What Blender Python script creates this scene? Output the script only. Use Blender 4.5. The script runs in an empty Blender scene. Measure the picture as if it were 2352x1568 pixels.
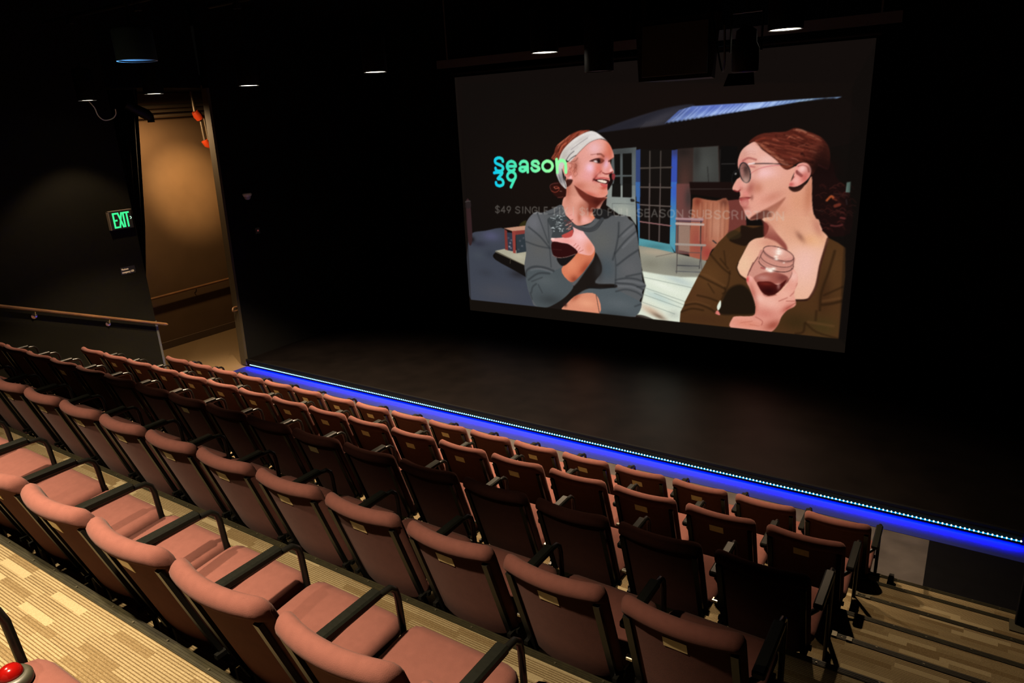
import bpy, math, random
import numpy as np
from mathutils import Matrix, Vector
random.seed(11)
SC = bpy.context.scene
COL = SC.collection
# ------------------------------------------------------------------ camera
cam = bpy.data.cameras.new('camera'); cam_o = bpy.data.objects.new('camera', cam); COL.objects.link(cam_o)
cam.sensor_width = 36.0; cam.lens = 24.6441; cam.clip_start = 0.05; cam.clip_end = 100
cam_o.matrix_world = Matrix([[0.836517, -0.12807, 0.532763, 0.0], [0.545718, 0.282202, -0.789021, 0.0], [-0.049297, 0.950768, 0.305957, 3.647456], [0.0, 0.0, 0.0, 1.0]])
SC.camera = cam_o
# ------------------------------------------------------------------ world, exposure
w = bpy.data.worlds.new('world'); SC.world = w; w.use_nodes = True
w.node_tree.nodes['Background'].inputs[0].default_value = (1, .9, .8, 1)
w.node_tree.nodes['Background'].inputs[1].default_value = 0.0012
vs = SC.view_settings
vs.view_transform = 'Standard'; vs.look = 'None'; vs.gamma = 1; vs.exposure = 0; vs.use_curve_mapping = False
SC.cycles.max_bounces = 6; SC.cycles.diffuse_bounces = 2; SC.cycles.glossy_bounces = 3
# ------------------------------------------------------------------ lights
WARM = (1.0, .72, .46)
def spot(name, loc, tgt, watts, col, half, blend=.35, rad=.04):
    l = bpy.data.lights.new(name, 'SPOT'); l.energy = watts; l.color = col; l.spot_size = 2*math.radians(half)
    l.spot_blend = blend; l.shadow_soft_size = rad
    o = bpy.data.objects.new(name, l); COL.objects.link(o); o.location = loc
    o.rotation_euler = (Vector(tgt)-Vector(loc)).to_track_quat('-Z', 'Y').to_euler()
    return o
PEND = [(-8.871, 4.55, 4.065, 0.1), (-7.611, 4.62, 4.066, 0.1), (-6.927, 5.33, 4.111, 0.112), (-5.02, 5.33, 4.114, 0.112), (-3.13, 5.33, 4.128, 0.112), (-1.246, 5.33, 4.112, 0.112)]      # lit pendants along the stage edge: x, y, z, radius
for i, (x, y, z, rr) in enumerate(PEND):
    spot('pendant_beam', (x, y, z-.02), (x, y-.1, 0), (170, 1100, 2000, 2000, 2000, 640)[i], WARM, 46, .4)
BX = [-5.2, -3.5, -1.75]                                # same lamps over the camera's rows
BY, BZ = .30, 4.75
for x in BX:
    spot('house_beam', (x, BY, BZ-.02), (x, BY, 0), 1850, (1.0, .77, .51), 41.5, .85)
spot('hall_beam', (-9.95, 6.95, 3.35), (-11.8, 7.42, 2.72), 620, (1.0, .60, .25), 25, 1.0, .05)
spot('hall_beam', (-10.75, 6.25, 4.12), (-11.0, 6.9, 0), 420, (1.0, .62, .30), 84, .6, .08)
spot('blue_tint_spot', (-5.3, 2.9, 3.55), (-3.99, 2.34, 4.09), 70, (.12, .45, 1.0), 5, .6, .03)  # added unseen spot, only tints the hanging cylinder blue
spot('fascia_fill', (-3.6, 9.2, 5.1), (-3.2, 9.42, 4.45), 5, (.85, .92, 1), 75, .6, .05)  # added unseen spot that lifts the grey fascia above the screen

# ------------------------------------------------------------------ helpers
def lin(c):
    return tuple(((v/255/12.92) if v/255 <= .04045 else ((v/255+.055)/1.055)**2.4) for v in c)
def tag(o, label=None, cat=None, group=None, kind=None):
    if label: o['label'] = label
    if cat: o['category'] = cat
    if group: o['group'] = group
    if kind: o['kind'] = kind
    return o
def empty(name, loc=(0, 0, 0), rz=0):
    o = bpy.data.objects.new(name, None); COL.objects.link(o); o.location = loc; o.rotation_euler = (0, 0, rz)
    o.empty_display_size = .1
    return o
def link(name, me, parent=None, loc=None):
    o = bpy.data.objects.new(name, me); COL.objects.link(o)
    if parent: o.parent = parent
    if loc: o.location = loc
    return o
class MB:
    def __init__(s): s.v = []; s.f = []
    def add(s, v, f):
        b = len(s.v); s.v += [tuple(p) for p in v]; s.f += [tuple(i+b for i in q) for q in f]; return s
    def box(s, x0, x1, y0, y1, z0, z1, bev=0.0):
        if bev <= 0:
            v = [(x, y, z) for x in (x0, x1) for y in (y0, y1) for z in (z0, z1)]
            return s.add(v, [(0, 1, 3, 2), (4, 6, 7, 5), (0, 4, 5, 1), (2, 3, 7, 6), (0, 2, 6, 4), (1, 5, 7, 3)])
        b = bev                                         # chamfered box
        P = {}; v = []
        for i, x in enumerate((x0, x1)):
            for j, y in enumerate((y0, y1)):
                for k, z in enumerate((z0, z1)):
                    sx, sy, sz = (1, -1)[i], (1, -1)[j], (1, -1)[k]
                    P[i, j, k] = len(v)
                    v += [(x, y+sy*b, z+sz*b), (x+sx*b, y, z+sz*b), (x+sx*b, y+sy*b, z)]
        f = []
        for i in (0, 1):
            f.append((P[i,0,0], P[i,1,0], P[i,1,1], P[i,0,1])); f.append((P[0,i,0]+1, P[1,i,0]+1, P[1,i,1]+1, P[0,i,1]+1)); f.append((P[0,0,i]+2, P[1,0,i]+2, P[1,1,i]+2, P[0,1,i]+2))
        for i in (0, 1):
            for j in (0, 1):
                f.append((P[i,j,0], P[i,j,0]+1, P[i,j,1]+1, P[i,j,1])); f.append((P[i,0,j], P[i,0,j]+2, P[i,1,j]+2, P[i,1,j])); f.append((P[0,i,j]+1, P[0,i,j]+2, P[1,i,j]+2, P[1,i,j]+1))
                for k in (0, 1): f.append((P[i,j,k], P[i,j,k]+1, P[i,j,k]+2))
        return s.add(v, f)
    def ring(s, rings, caps=True, closed=True):
        n = len(rings[0]); v = [p for r in rings for p in r]; f = []
        for i in range(len(rings)-1):
            for j in range(n if closed else n-1):
                k = (j+1) % n; f.append((i*n+j, i*n+k, (i+1)*n+k, (i+1)*n+j))
        if caps and closed: f += [tuple(range(n-1, -1, -1)), tuple(range((len(rings)-1)*n, len(rings)*n))]
        return s.add(v, f)
    def tube(s, pts, r, n=8, flat=1.0):
        pts = [Vector(p) for p in pts]; rings = []; up = None
        for i, p in enumerate(pts):
            d = ((pts[min(i+1, len(pts)-1)]-p).normalized()+(p-pts[max(i-1, 0)]).normalized()).normalized()
            if up is None:
                up = d.orthogonal().normalized() if abs(d.x) > .7 else Vector((1, 0, 0))
            a = (up-d*up.dot(d)).normalized(); b = d.cross(a); up = a
            rr = r[i] if isinstance(r, (list, tuple)) else r
            rings.append([p+a*math.cos(2*math.pi*k/n)*rr*flat+b*math.sin(2*math.pi*k/n)*rr for k in range(n)])
        return s.ring(rings)
    def cyl(s, c, r, z0, z1, n=24, r2=None):
        r2 = r if r2 is None else r2
        return s.ring([[(c[0]+q*math.cos(2*math.pi*k/n), c[1]+q*math.sin(2*math.pi*k/n), z) for k in range(n)] for z, q in ((z0, r), (z1, r2))])
    def lathe(s, c, prof, n=24):
        return s.ring([[(c[0]+q*math.cos(2*math.pi*k/n), c[1]+q*math.sin(2*math.pi*k/n), c[2]+z) for k in range(n)] for q, z in prof])
    def mesh(s, name, m, smooth=False):
        import bmesh
        me = bpy.data.meshes.new(name); me.from_pydata(s.v, [], s.f)
        b = bmesh.new(); b.from_mesh(me); bmesh.ops.recalc_face_normals(b, faces=b.faces); b.to_mesh(me); b.free()
        if m: me.materials.append(m)
        if smooth:
            me.polygons.foreach_set('use_smooth', [True]*len(me.polygons))
            try: me.set_sharp_from_angle(angle=math.radians(50))
            except Exception: pass
        return me
    def obj(s, name, m, parent=None, smooth=False, loc=None):
        return link(name, s.mesh(name, m, smooth), parent, loc)
def smooth_path(pts, k=6):
    P = [Vector(p) for p in pts]; out = []
    for i in range(len(P)-1):
        a, b, c, d = P[max(i-1, 0)], P[i], P[i+1], P[min(i+2, len(P)-1)]
        for j in range(k):
            t = j/k
            out.append(.5*((2*b)+(c-a)*t+(2*a-5*b+4*c-d)*t*t+(3*b-a-3*c+d)*t**3))
    out.append(P[-1]); return out

# ------------------------------------------------------------------ materials
def mat(name, col, rough=.6, metal=0.0, spec=.5, noise=0.0, nscale=20.0, bump=0.0, bscale=200.0, emit=None, estr=0.0, sheen=0.0):
    m = bpy.data.materials.new(name); m.use_nodes = True; t = m.node_tree; b = t.nodes['Principled BSDF']
    b.inputs['Base Color'].default_value = (*col, 1); b.inputs['Roughness'].default_value = rough
    b.inputs['Metallic'].default_value = metal; b.inputs['Specular IOR Level'].default_value = spec
    if sheen: b.inputs['Sheen Weight'].default_value = sheen
    tc = t.nodes.new('ShaderNodeTexCoord')
    if noise:
        n = t.nodes.new('ShaderNodeTexNoise'); n.inputs['Scale'].default_value = nscale; n.inputs['Detail'].default_value = 5
        t.links.new(tc.outputs['Object'], n.inputs['Vector'])
        r = t.nodes.new('ShaderNodeMapRange'); r.inputs[1].default_value = .3; r.inputs[2].default_value = .7; r.inputs[3].default_value = 1-noise; r.inputs[4].default_value = 1+noise
        t.links.new(n.outputs['Fac'], r.inputs[0])
        mx = t.nodes.new('ShaderNodeVectorMath'); mx.operation = 'SCALE'; mx.inputs[0].default_value = col
        t.links.new(r.outputs[0], mx.inputs['Scale']); t.links.new(mx.outputs[0], b.inputs['Base Color'])
    if bump:
        n = t.nodes.new('ShaderNodeTexNoise'); n.inputs['Scale'].default_value = bscale; n.inputs['Detail'].default_value = 2
        t.links.new(tc.outputs['Object'], n.inputs['Vector'])
        bp = t.nodes.new('ShaderNodeBump'); bp.inputs['Strength'].default_value = bump; bp.inputs['Distance'].default_value = .002
        t.links.new(n.outputs['Fac'], bp.inputs['Height']); t.links.new(bp.outputs[0], b.inputs['Normal'])
    if emit:
        b.inputs['Emission Color'].default_value = (*emit, 1); b.inputs['Emission Strength'].default_value = estr
    return m
def carpet_mat():
    m = bpy.data.materials.new('striped_carpet'); m.use_nodes = True; t = m.node_tree; b = t.nodes['Principled BSDF']
    N = lambda k: t.nodes.new(k); L = t.links.new
    def M(op, a, c=None, d=None):
        n = N('ShaderNodeMath'); n.operation = op
        for i, q in enumerate((a, c, d)):
            if q is None: continue
            if isinstance(q, (int, float)): n.inputs[i].default_value = q
            else: L(q, n.inputs[i])
        return n.outputs[0]
    tc = N('ShaderNodeTexCoord'); sx = N('ShaderNodeSeparateXYZ'); L(tc.outputs['Object'], sx.inputs[0])
    X, Y = sx.outputs['X'], sx.outputs['Y']
    band = M('FLOOR', M('DIVIDE', Y, .033))
    wn = N('ShaderNodeTexWhiteNoise'); wn.noise_dimensions = '1D'; L(band, wn.inputs['W'])
    xx = M('ADD', M('DIVIDE', X, .23), M('MULTIPLY', wn.outputs['Value'], 3.7))
    cell = M('FLOOR', xx)
    cb = N('ShaderNodeCombineXYZ'); L(cell, cb.inputs[0]); L(band, cb.inputs[1])
    w2 = N('ShaderNodeTexWhiteNoise'); w2.noise_dimensions = '2D'; L(cb.outputs[0], w2.inputs['Vector'])
    v = w2.outputs['Value']
    line = M('FRACT', M('DIVIDE', Y, .011))
    dark = M('MULTIPLY', M('LESS_THAN', line, .36), 1.0)
    light_b = M('GREATER_THAN', v, .87); dark_b = M('LESS_THAN', v, .2)
    has = M('SUBTRACT', 1.0, M('MAXIMUM', light_b, M('MULTIPLY', dark_b, .55)))
    nz = N('ShaderNodeTexNoise'); nz.inputs['Scale'].default_value = 260; nz.inputs['Detail'].default_value = 3; L(tc.outputs['Object'], nz.inputs['Vector'])
    grain = M('MULTIPLY', M('SUBTRACT', nz.outputs['Fac'], .5), .7)
    val = M('ADD', .74, M('MULTIPLY', M('MULTIPLY', dark, has), -.46))
    val = M('ADD', val, M('MULTIPLY', light_b, .07)); val = M('ADD', val, M('MULTIPLY', dark_b, -.15))
    val = M('ADD', val, M('MULTIPLY', M('SUBTRACT', v,   .5), .2)); val = M('ADD', val, grain)
    cr = N('ShaderNodeValToRGB'); cr.color_ramp.elements[0].color = (.016, .010, .004, 1); cr.color_ramp.elements[1].color = (.142, .119, .069, 1)
    e = cr.color_ramp.elements.new(.45); e.color = (.066, .046, .020, 1)
    L(val, cr.inputs[0]); L(cr.outputs[0], b.inputs['Base Color'])
    b.inputs['Roughness'].default_value = .95; b.inputs['Specular IOR Level'].default_value = .1
    bp = N('ShaderNodeBump'); bp.inputs['Strength'].default_value = .5; bp.inputs['Distance'].default_value = .003
    L(val, bp.inputs['Height']); L(bp.outputs[0], b.inputs['Normal'])
    return m
def emis(name, col, s):
    m = bpy.data.materials.new(name); m.use_nodes = True; t = m.node_tree; t.nodes.clear()
    e = t.nodes.new('ShaderNodeEmission'); e.inputs[0].default_value = (*col, 1); e.inputs[1].default_value = s
    o = t.nodes.new('ShaderNodeOutputMaterial'); t.links.new(e.outputs[0], o.inputs[0]); return m
CARPET = carpet_mat()
FABRIC = mat('rose_fabric', (.080, .0318, .0262), .95, spec=.05, noise=.06, nscale=30, bump=.4, bscale=520, sheen=.02)
BLKMET = mat('black_enamel', (.0035, .0035, .003), .30, spec=.28)
PADBLK = mat('armrest_plastic', (.0032, .0036, .0026), .42, spec=.15, noise=.2, nscale=90)
PLATE = mat('brass_plate', (.50, .385, .20), .4, metal=.1, noise=.08, nscale=40)
CHROME = mat('chrome', (.6, .58, .5), .22, metal=1.0)
CONC = mat('concrete_floor', (.033, .029, .027), .62, spec=.15, noise=.28, nscale=5, bump=.1, bscale=60)
STAGE = mat('stage_black', (.0019, .0014, .0013), .45, spec=.11, noise=.3, nscale=3, bump=.05, bscale=30)
STAGEEDGE = mat('stage_edge', (.002, .002, .002), .6, spec=.1)
WALLBLK = mat('black_wall', (.0030, .0027, .0010), .75, spec=.1, noise=.15, nscale=2)
DRAPE = mat('black_drape', (.004, .004, .004), .95, spec=.05)
CEIL = mat('black_ceiling', (.003, .003, .003), .9, spec=.05)
HALLW = mat('hall_wall', (.075, .048, .027), .38, spec=.25, noise=.06, nscale=3)
HALLB = mat('hall_baseboard', (.055, .036, .021), .5)
HALLF = mat('hall_floor', (.10, .066, .028), .7, noise=.12, nscale=40)
NOSE = mat('rubber_nosing', (.0090, .0080, .0032), .6, spec=.15, noise=.25, nscale=30)
RISER = mat('riser_black', (.015, .013, .010), .8)
STEEL = mat('dull_steel', (.05, .045, .028), .45, metal=.6)
WOOD = mat('rail_wood', (.12, .06, .026), .35, noise=.35, nscale=4)
ORANGE = mat('orange_coupling', (.30, .03, .006), .35)
PIPE = mat('grey_pipe', (.11, .09, .065), .35, metal=.6)
PENDM = mat('pendant_black', (.003, .003, .003), .55, spec=.15)
PENDB = mat('pendant_blue_lit', (.025, .05, .08), .4, spec=.4)  # blue light falling on this cylinder is mixed into its body colour
LAMP = emis('lamp_glow', (1.0, .90, .72), 9.0)
FASC = mat('grey_fascia', (.06, .062, .066), .8)
LEDW = emis('led_diode', (.55, .95, 1.0), 3.0)
LEDC = emis('led_cover', (.0, .42, 1.0), 1.0)
LEDB = emis('led_tape', (.0, .0065, 1.0), 850.0)
EXITG = emis('exit_green', (.06, 1.0, .34), .95)
EXITW = emis('exit_chevron', (.65, 1.0, .75), .8)
SIGNBLK = mat('sign_black', (.012, .012, .010), .4)
SIGNEDGE = mat('sign_trim', (.20, .16, .12), .4, metal=.3)
PAPER = mat('placard_lettering', (.8, .74, .6), .6, emit=(.8, .72, .55), estr=.0)
GREYP = mat('grey_plastic', (.016, .0155, .009), .5)
REDP = mat('red_dome', (.10, .0015, .001), .12, spec=.6)
CABLE = mat('pale_cable', (.4, .38, .33), .35)
SCRN = mat('screen_fabric', (.05, .045, .04), .8)

# ------------------------------------------------------------------ the setting
XL, XH, XR = -9.6, -11.8, 4.0
FLZ = {'a': 0.0, 'b': .412, 'c': .787, 'd': 1.167, 'e': 1.526, 'f': 1.902}
EDGE = {'b': 4.80, 'c': 3.87, 'd': 2.93, 'e': 1.986, 'f': 1.022}
def struct(name, mb, m, parent=None, smooth=False):
    o = mb.obj(name, m, parent, smooth)
    if parent is None: o['kind'] = 'structure'
    return o
struct('floor', MB().box(XL, XR, 4.2, 6.52, -.2, 0), CONC)
struct('floor', MB().box(XH-.2, XL, 3.0, 10.6, -.2, 0), HALLF)
tag(MB().box(XL, XR, 6.235, 6.50, 0, .004).obj('glow_strip', mat('glow_blue', (.008, .012, .10), .8, spec=.1)), 'added dark blue floor strip deepening the LED glow at the stage edge', 'mat')  # added strip, the LED's blue glow is put into its dark colour
tag(MB().box(.01, XR, 5.23, 6.23, 0, .004).obj('floor_mat', mat('black_mat', (.0013, .0013, .0017), .8, spec=.04, noise=.2, nscale=8)), 'dark mat on the concrete between aisle steps and stage edge', 'mat')
st = struct('floor', MB().box(XL, XR, 6.52, 10.7, -.2, .115), STAGE)
struct('stage_edge', MB().box(XL, XR, 6.505, 6.535, .085, .122), STAGEEDGE, st)
def nosing(parent, x0, x1, y, z):
    o = struct('nosing', MB().box(x0, x1, y-.030, y+.006, z-.022, z+.004).box(x0, x1, y-.026, y-.021, z+.004, z+.006).box(x0, x1, y-.016, y-.011, z+.004, z+.006).box(x0, x1, y-.006, y-.001, z+.004, z+.006), NOSE, parent)
    s = MB(); x = x0+.05; k = 0
    while x < x1-.02:
        s.cyl((x, y-.018+.010*(k % 2)), .005, z+.004, z+.009, 6); x += .16+.05*(k % 3); k += 1
    so = s.obj('screw', STEEL, parent); so['kind'] = 'stuff'
    return o
keys = 'bcdef'
for i, k in enumerate(keys):
    y1 = EDGE[k]; y0 = EDGE[keys[i+1]]-.25 if i < 4 else -2.6
    z = FLZ[k]
    p = struct('floor', MB().box(XL, XR, y0, y1, z-.03, z), CARPET)
    prev = FLZ['abcde'[i]]
    struct('riser', MB().box(XL, XR, y1-.04, y1-.015, prev-.02, z-.03), RISER, p)
    nosing(p, XL, XR, y1, z)
    run = .41 if k == 'b' else .47                       # the aisle's half step in front of each tier
    zs = (prev+z)/2
    a = struct('floor', MB().box(-.36, XR, y1-.015, y1+run, zs-.03, zs), CARPET)
    struct('riser', MB().box(-.355, XR, y1-.01, y1+run-.015, prev, zs-.03), RISER, a)
    nosing(a, -.36, XR, y1+run, zs)
    br = MB().box(-.36, -.335, y1+run-.030, y1+run+.010, zs+.003, zs+.010).box(-.29, -.262, y1+run-.030, y1+run+.0, zs+.005, zs+.011)
    br.obj('end_bracket', STEEL, a)
def wall(name, mb, m): return struct(name, mb, m)
YJ0, YJ1 = 5.19, 6.555
wall('wall_left', MB().box(XL-.16, XL, -2.6, YJ0, -.1, 5.4), WALLBLK)
struct('trim_1', MB().box(XL-.175, XL+.006, YJ0-.02, YJ0+.012, 0, 1.12), mat('corner_steel', (.05, .052, .048), .5, metal=.2))
def lean(mb): mb.v = [(a, b+.10*(c-1.3)/3 if b < 7 else b, c) for a, b, c in mb.v]; return mb
struct('trim_2', lean(MB().box(XL-.13, XL+.004, YJ1-.012, YJ1+.03, 0.02, 4.25)), mat('jamb_board', (.030, .022, .010), .6))
wall('wall_left', lean(MB().box(XL-.16, XL, YJ1+.03, 10.7, -.1, 5.4)), DRAPE)
struct('trim_3', MB().box(XL-.01, XL+.05, YJ1-.03, YJ1+.09, 0.0, .06), STEEL)
wall('wall_left', MB().box(XL-.3, XL, YJ0, YJ1, 4.25, 5.4), CEIL)
hw = wall('wall_hall', MB().box(XH-.15, XH, 3.0, 10.6, 0, 4.6), HALLW)
struct('baseboard_hall', MB().box(XH, XH+.025, 3.0, 10.6, 0, .13, .004), HALLB)
wall('wall_hall', MB().box(XH, XL-.16, 10.4, 10.6, 0, 4.6), HALLW)
wall('wall_hall', MB().box(XH, XL-.16, 2.9, 3.0, 0, 4.6), HALLW)
wall('wall_back', MB().box(XH, XR, 10.6, 10.75, -.2, 5.4), DRAPE)
wall('wall_rear', MB().box(XH, XR, -2.75, -2.6, -.2, 5.6), DRAPE)
wall('wall_right', MB().box(XR, XR+.15, -2.6, 10.7, -.2, 5.4), DRAPE)
struct('ceiling', MB().box(XH, XR, -2.7, 10.7, 5.4, 5.5), CEIL)
struct('ceiling', MB().box(XH, XL-.16, 3.0, 10.6, 4.3, 4.4), CEIL)

# ------------------------------------------------------------------ theatre chairs
def bar(mb, a, b, w, h, up=(1, 0, 0)):
    a, b = Vector(a), Vector(b); d = (b-a).normalized(); u = Vector(up); u = (u-d*u.dot(d)).normalized(); v = d.cross(u)
    R = [[p+u*sx*w/2+v*sy*h/2 for sx, sy in ((-1, -1), (1, -1), (1, 1), (-1, 1))] for p in (a, b)]
    mb.ring(R); return mb
BB, BT = Vector((0, .205, .285)), Vector((0, .012, .862))      # rear line of the back, bottom and top
BD = (BT-BB); BLN = BD.length; BD.normalize(); BN = Vector((0, -BD.z, BD.y))
def back_pt(x, s, n): return BB+BD*(s*BLN)+BN*n+Vector((x, .040*(x/.22)**2, 0))
def make_back():
    hw_ = .217; prof = [(0, -.022), (.012, -.005), (.05, 0), (.3, 0), (.6, 0), (.84, 0), (.885, .001), (.896, .010), (.915, .019), (.945, .022), (.975, .017), (.995, .003), (1.004, -.014), (.995, -.031), (.965, -.043), (.92, -.047), (.7, -.046), (.4, -.046), (.12, -.045), (.03, -.038)]
    xs = [-1, -.985, -.94, -.87, -.76, -.6, -.4, -.2, 0, .2, .4, .6, .76, .87, .94, .985, 1]
    rings = []
    for u in xs:
        x = u*hw_
        e = max(0, (abs(x)-(hw_-.024))/.024); th = math.sqrt(max(0, 1-e*e))*.97+.03
        rt, rb = .045, .125
        dt = 0 if abs(x) < hw_-rt else rt-math.sqrt(max(0, rt*rt-(abs(x)-(hw_-rt))**2))
        db = 0 if abs(x) < hw_-rb else (rb-math.sqrt(max(0, rb*rb-(abs(x)-(hw_-rb))**2)))*.85
        r = []
        for s, n in prof:
            s0, s1 = db/BLN, 1-dt/BLN
            ss = s0+s*(s1-s0); nn = -.020+(n+.020)*th
            r.append(back_pt(x, ss, nn))
        rings.append(r)
    return MB().ring(rings).mesh('backrest', FABRIC, True)
def make_seat():
    hw_ = .231; d0, d1 = .212, .605
    xs = [-1, -.985, -.95, -.88, -.76, -.6, -.3, 0, .3, .6, .76, .88, .95, .985, 1]
    prof = [(0, .405), (-.005, .43), (.02, .447), (.12, .440), (.4, .440), (.7, .452), (.86, .456), (.95, .446), (.99, .424), (1, .400), (.985, .378), (.93, .368), (.5, .372), (.05, .375)]
    rings = []
    for u in xs:
        x = u*hw_; e = max(0, (abs(x)-(hw_-.035))/.035); th = math.sqrt(max(0, 1-e*e))*.96+.04
        r_ = .062; dy = 0 if abs(x) < hw_-r_ else r_-math.sqrt(max(0, r_*r_-(abs(x)-(hw_-r_))**2))
        d0_ = d0+dy*.5
        rings.append([(x, d0_+t*(d1-dy-d0_), .408+(z-.408)*th) for t, z in prof])
    return MB().ring(rings).mesh('seat', FABRIC, True)
def make_uprights(s):
    mb = MB(); x = .190*s
    pts = [back_pt(x, .02, .008), back_pt(x, .3, .010), back_pt(x, .6, .010), back_pt(x, .875, .009)]
    for a, b in zip(pts, pts[1:]): bar(mb, a, b, .026, .016)
    return mb.mesh('upright', BLKMET)
def make_rear_leg(s):
    x = .190*s; p = back_pt(x, .02, .004)
    return MB().tube(smooth_path([p, (x, p.y+.0, p.z-.12), (x, .165, .10), (x, .115, .0)], 4), .011, 6).mesh('leg', BLKMET, True)
AX = .2435
def make_arm(s):
    x = AX*s; q = back_pt(.20*s, .50, -.03)
    pts = [q, (x*.97, q.y+.02, .612), (x, q.y+.06, .622), (x, .30, .628), (x, .47, .632), (x, .512, .628), (x, .536, .606), (x, .545, .57), (x, .560, .30), (x, .577, 0)]
    return MB().tube(pts, .0125, 8).mesh('arm_frame', BLKMET, True)
def make_pad(s):
    return MB().box(AX*s-.0225, AX*s+.0225, .155, .458, .632, .664, .007).mesh('armrest', PADBLK)
def make_plate():
    mb = MB(); v = [back_pt(x, s, n) for n in (.0005, .003) for q0, q1 in ((.76, .845),) for x, s in ((-.052, q0), (.034, q0), (.034, q1), (-.052, q1))]
    return mb.add(v, [(0, 1, 2, 3), (7, 6, 5, 4), (0, 1, 5, 4), (1, 2, 6, 5), (2, 3, 7, 6), (3, 0, 4, 7)]).mesh('number_plate', PLATE)
def make_under():
    mb = MB(); bar(mb, (-.225, .22, .362), (.225, .22, .362), .02, .02, (0, 1, 0)); bar(mb, (-.235, .50, .360), (.235, .50, .360), .02, .02, (0, 1, 0))
    for s in (-1, 1): bar(mb, (.205*s, .17, .362), (.205*s, .54, .362), .018, .018)
    return mb.mesh('seat_frame', BLKMET)
def make_clip():
    q = back_pt(-.238, .33, .0); return MB().box(q.x-.016, q.x+.016, q.y-.004, q.y+.02, q.z-.008, q.z+.008, .003).mesh('ganging_clip', CHROME)
ME = dict(backrest=make_back(), seat=make_seat(), plate=make_plate(), under=make_under(), clip=make_clip(),
          up=[make_uprights(-1), make_uprights(1)], rl=[make_rear_leg(-1), make_rear_leg(1)], arm=[make_arm(-1), make_arm(1)], pad=[make_pad(-1), make_pad(1)])
def chair(x, y, z, label, group, plate, last, rz):
    r = empty('theatre_chair', (x, y, z), rz); tag(r, label, 'chair', group)
    link('seat', ME['seat'], r); bk = link('backrest', ME['backrest'], r); link('seat_frame', ME['under'], r)
    for k in (0, 1): link('upright', ME['up'][k], r); link('leg', ME['rl'][k], r)
    af = link('arm_frame', ME['arm'][0], r); link('armrest', ME['pad'][0], af); link('ganging_clip', ME['clip'], r)
    if last: af = link('arm_frame', ME['arm'][1], r); link('armrest', ME['pad'][1], af)
    if plate: link('number_plate', ME['plate'], bk)
    return r
ORD = 'first second third fourth fifth sixth seventh eighth ninth tenth eleventh twelfth thirteenth fourteenth fifteenth sixteenth seventeenth eighteenth'.split()
ROWN = {'A': 'front row', 'B': 'second row', 'C': 'third row', 'D': 'fourth row', 'E': 'fifth row', 'F': 'rearmost row'}
ROWS = {'A': (4.693, 0.0, [(-8.505, 0),(-8.004, 1),(-7.504, 0),(-7.01, 0),(-6.505, 1),(-6.014, 1),(-5.516, 1),(-5.019, 1),(-4.516, 0),(-4.024, 1),(-3.524, 0),(-3.032, 1),(-2.534, 1),(-2.035, 1),(-1.538, 1),(-1.043, 0),(-0.549, 0)]), 'B': (3.729, 0.412, [(-8.552, 0),(-8.051, 1),(-7.553, 1),(-7.061, 1),(-6.559, 1),(-6.068, 1),(-5.564, 1),(-5.072, 1),(-4.573, 1),(-4.081, 1),(-3.581, 1),(-3.082, 1),(-2.584, 1),(-2.087, 0),(-1.591, 1),(-1.094, 1),(-0.598, 1)]), 'C': (2.802, 0.787, [(-8.571, 0),(-8.074, 0),(-7.576, 0),(-7.086, 1),(-6.594, 0),(-6.1, 0),(-5.596, 0),(-5.105, 1),(-4.602, 0),(-4.109, 0),(-3.607, 1),(-3.111, 0),(-2.612, 0),(-2.116, 0),(-1.618, 0),(-1.123, 0),(-0.627, 0)]), 'D': (1.837, 1.167, [(-7.626, 1),(-7.128, 1),(-6.631, 1),(-6.133, 1),(-5.636, 1),(-5.138, 1),(-4.641, 1),(-4.144, 1),(-3.642, 1),(-3.152, 1),(-2.655, 1),(-2.154, 1),(-1.655, 1),(-1.161, 1),(-0.664, 1)]), 'E': (0.893, 1.526, [(-5.721, 0),(-5.224, 0),(-4.727, 0),(-4.23, 0),(-3.733, 1),(-3.236, 1),(-2.739, 1),(-2.248, 1),(-1.752, 0),(-1.254, 0),(-0.757, 0)]), 'F': (-0.035, 1.902, [(-1.724, 0)])}
for k, (y, z, seats) in ROWS.items():
    n = len(seats)
    for i, (x, pl) in enumerate(seats):
        pos = ORD[n-1-i] if k != 'E' and k != 'F' else ORD[n-1-i]
        lab = 'rose chair %s plate in the %s, %s from the aisle end' % ('with' if pl else 'without', ROWN[k], pos)
        if k == 'E': lab = 'rose chair %s plate in the fifth row, %s from the aisle side' % ('with' if pl else 'without', pos)
        if k == 'F': lab = 'rose chair in the rearmost row, red button on its seat'
        if k != 'E' and k != 'F' and i == n-1: lab = 'rose chair at the aisle end of the %s, armrests on both sides' % ROWN[k]
        chair(x, y, z, lab, 'theatre chairs in rows', pl, (k in 'ABCD' and i == n-1) or (k == 'E' and i == n-1), random.uniform(-.006, .006))

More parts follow.
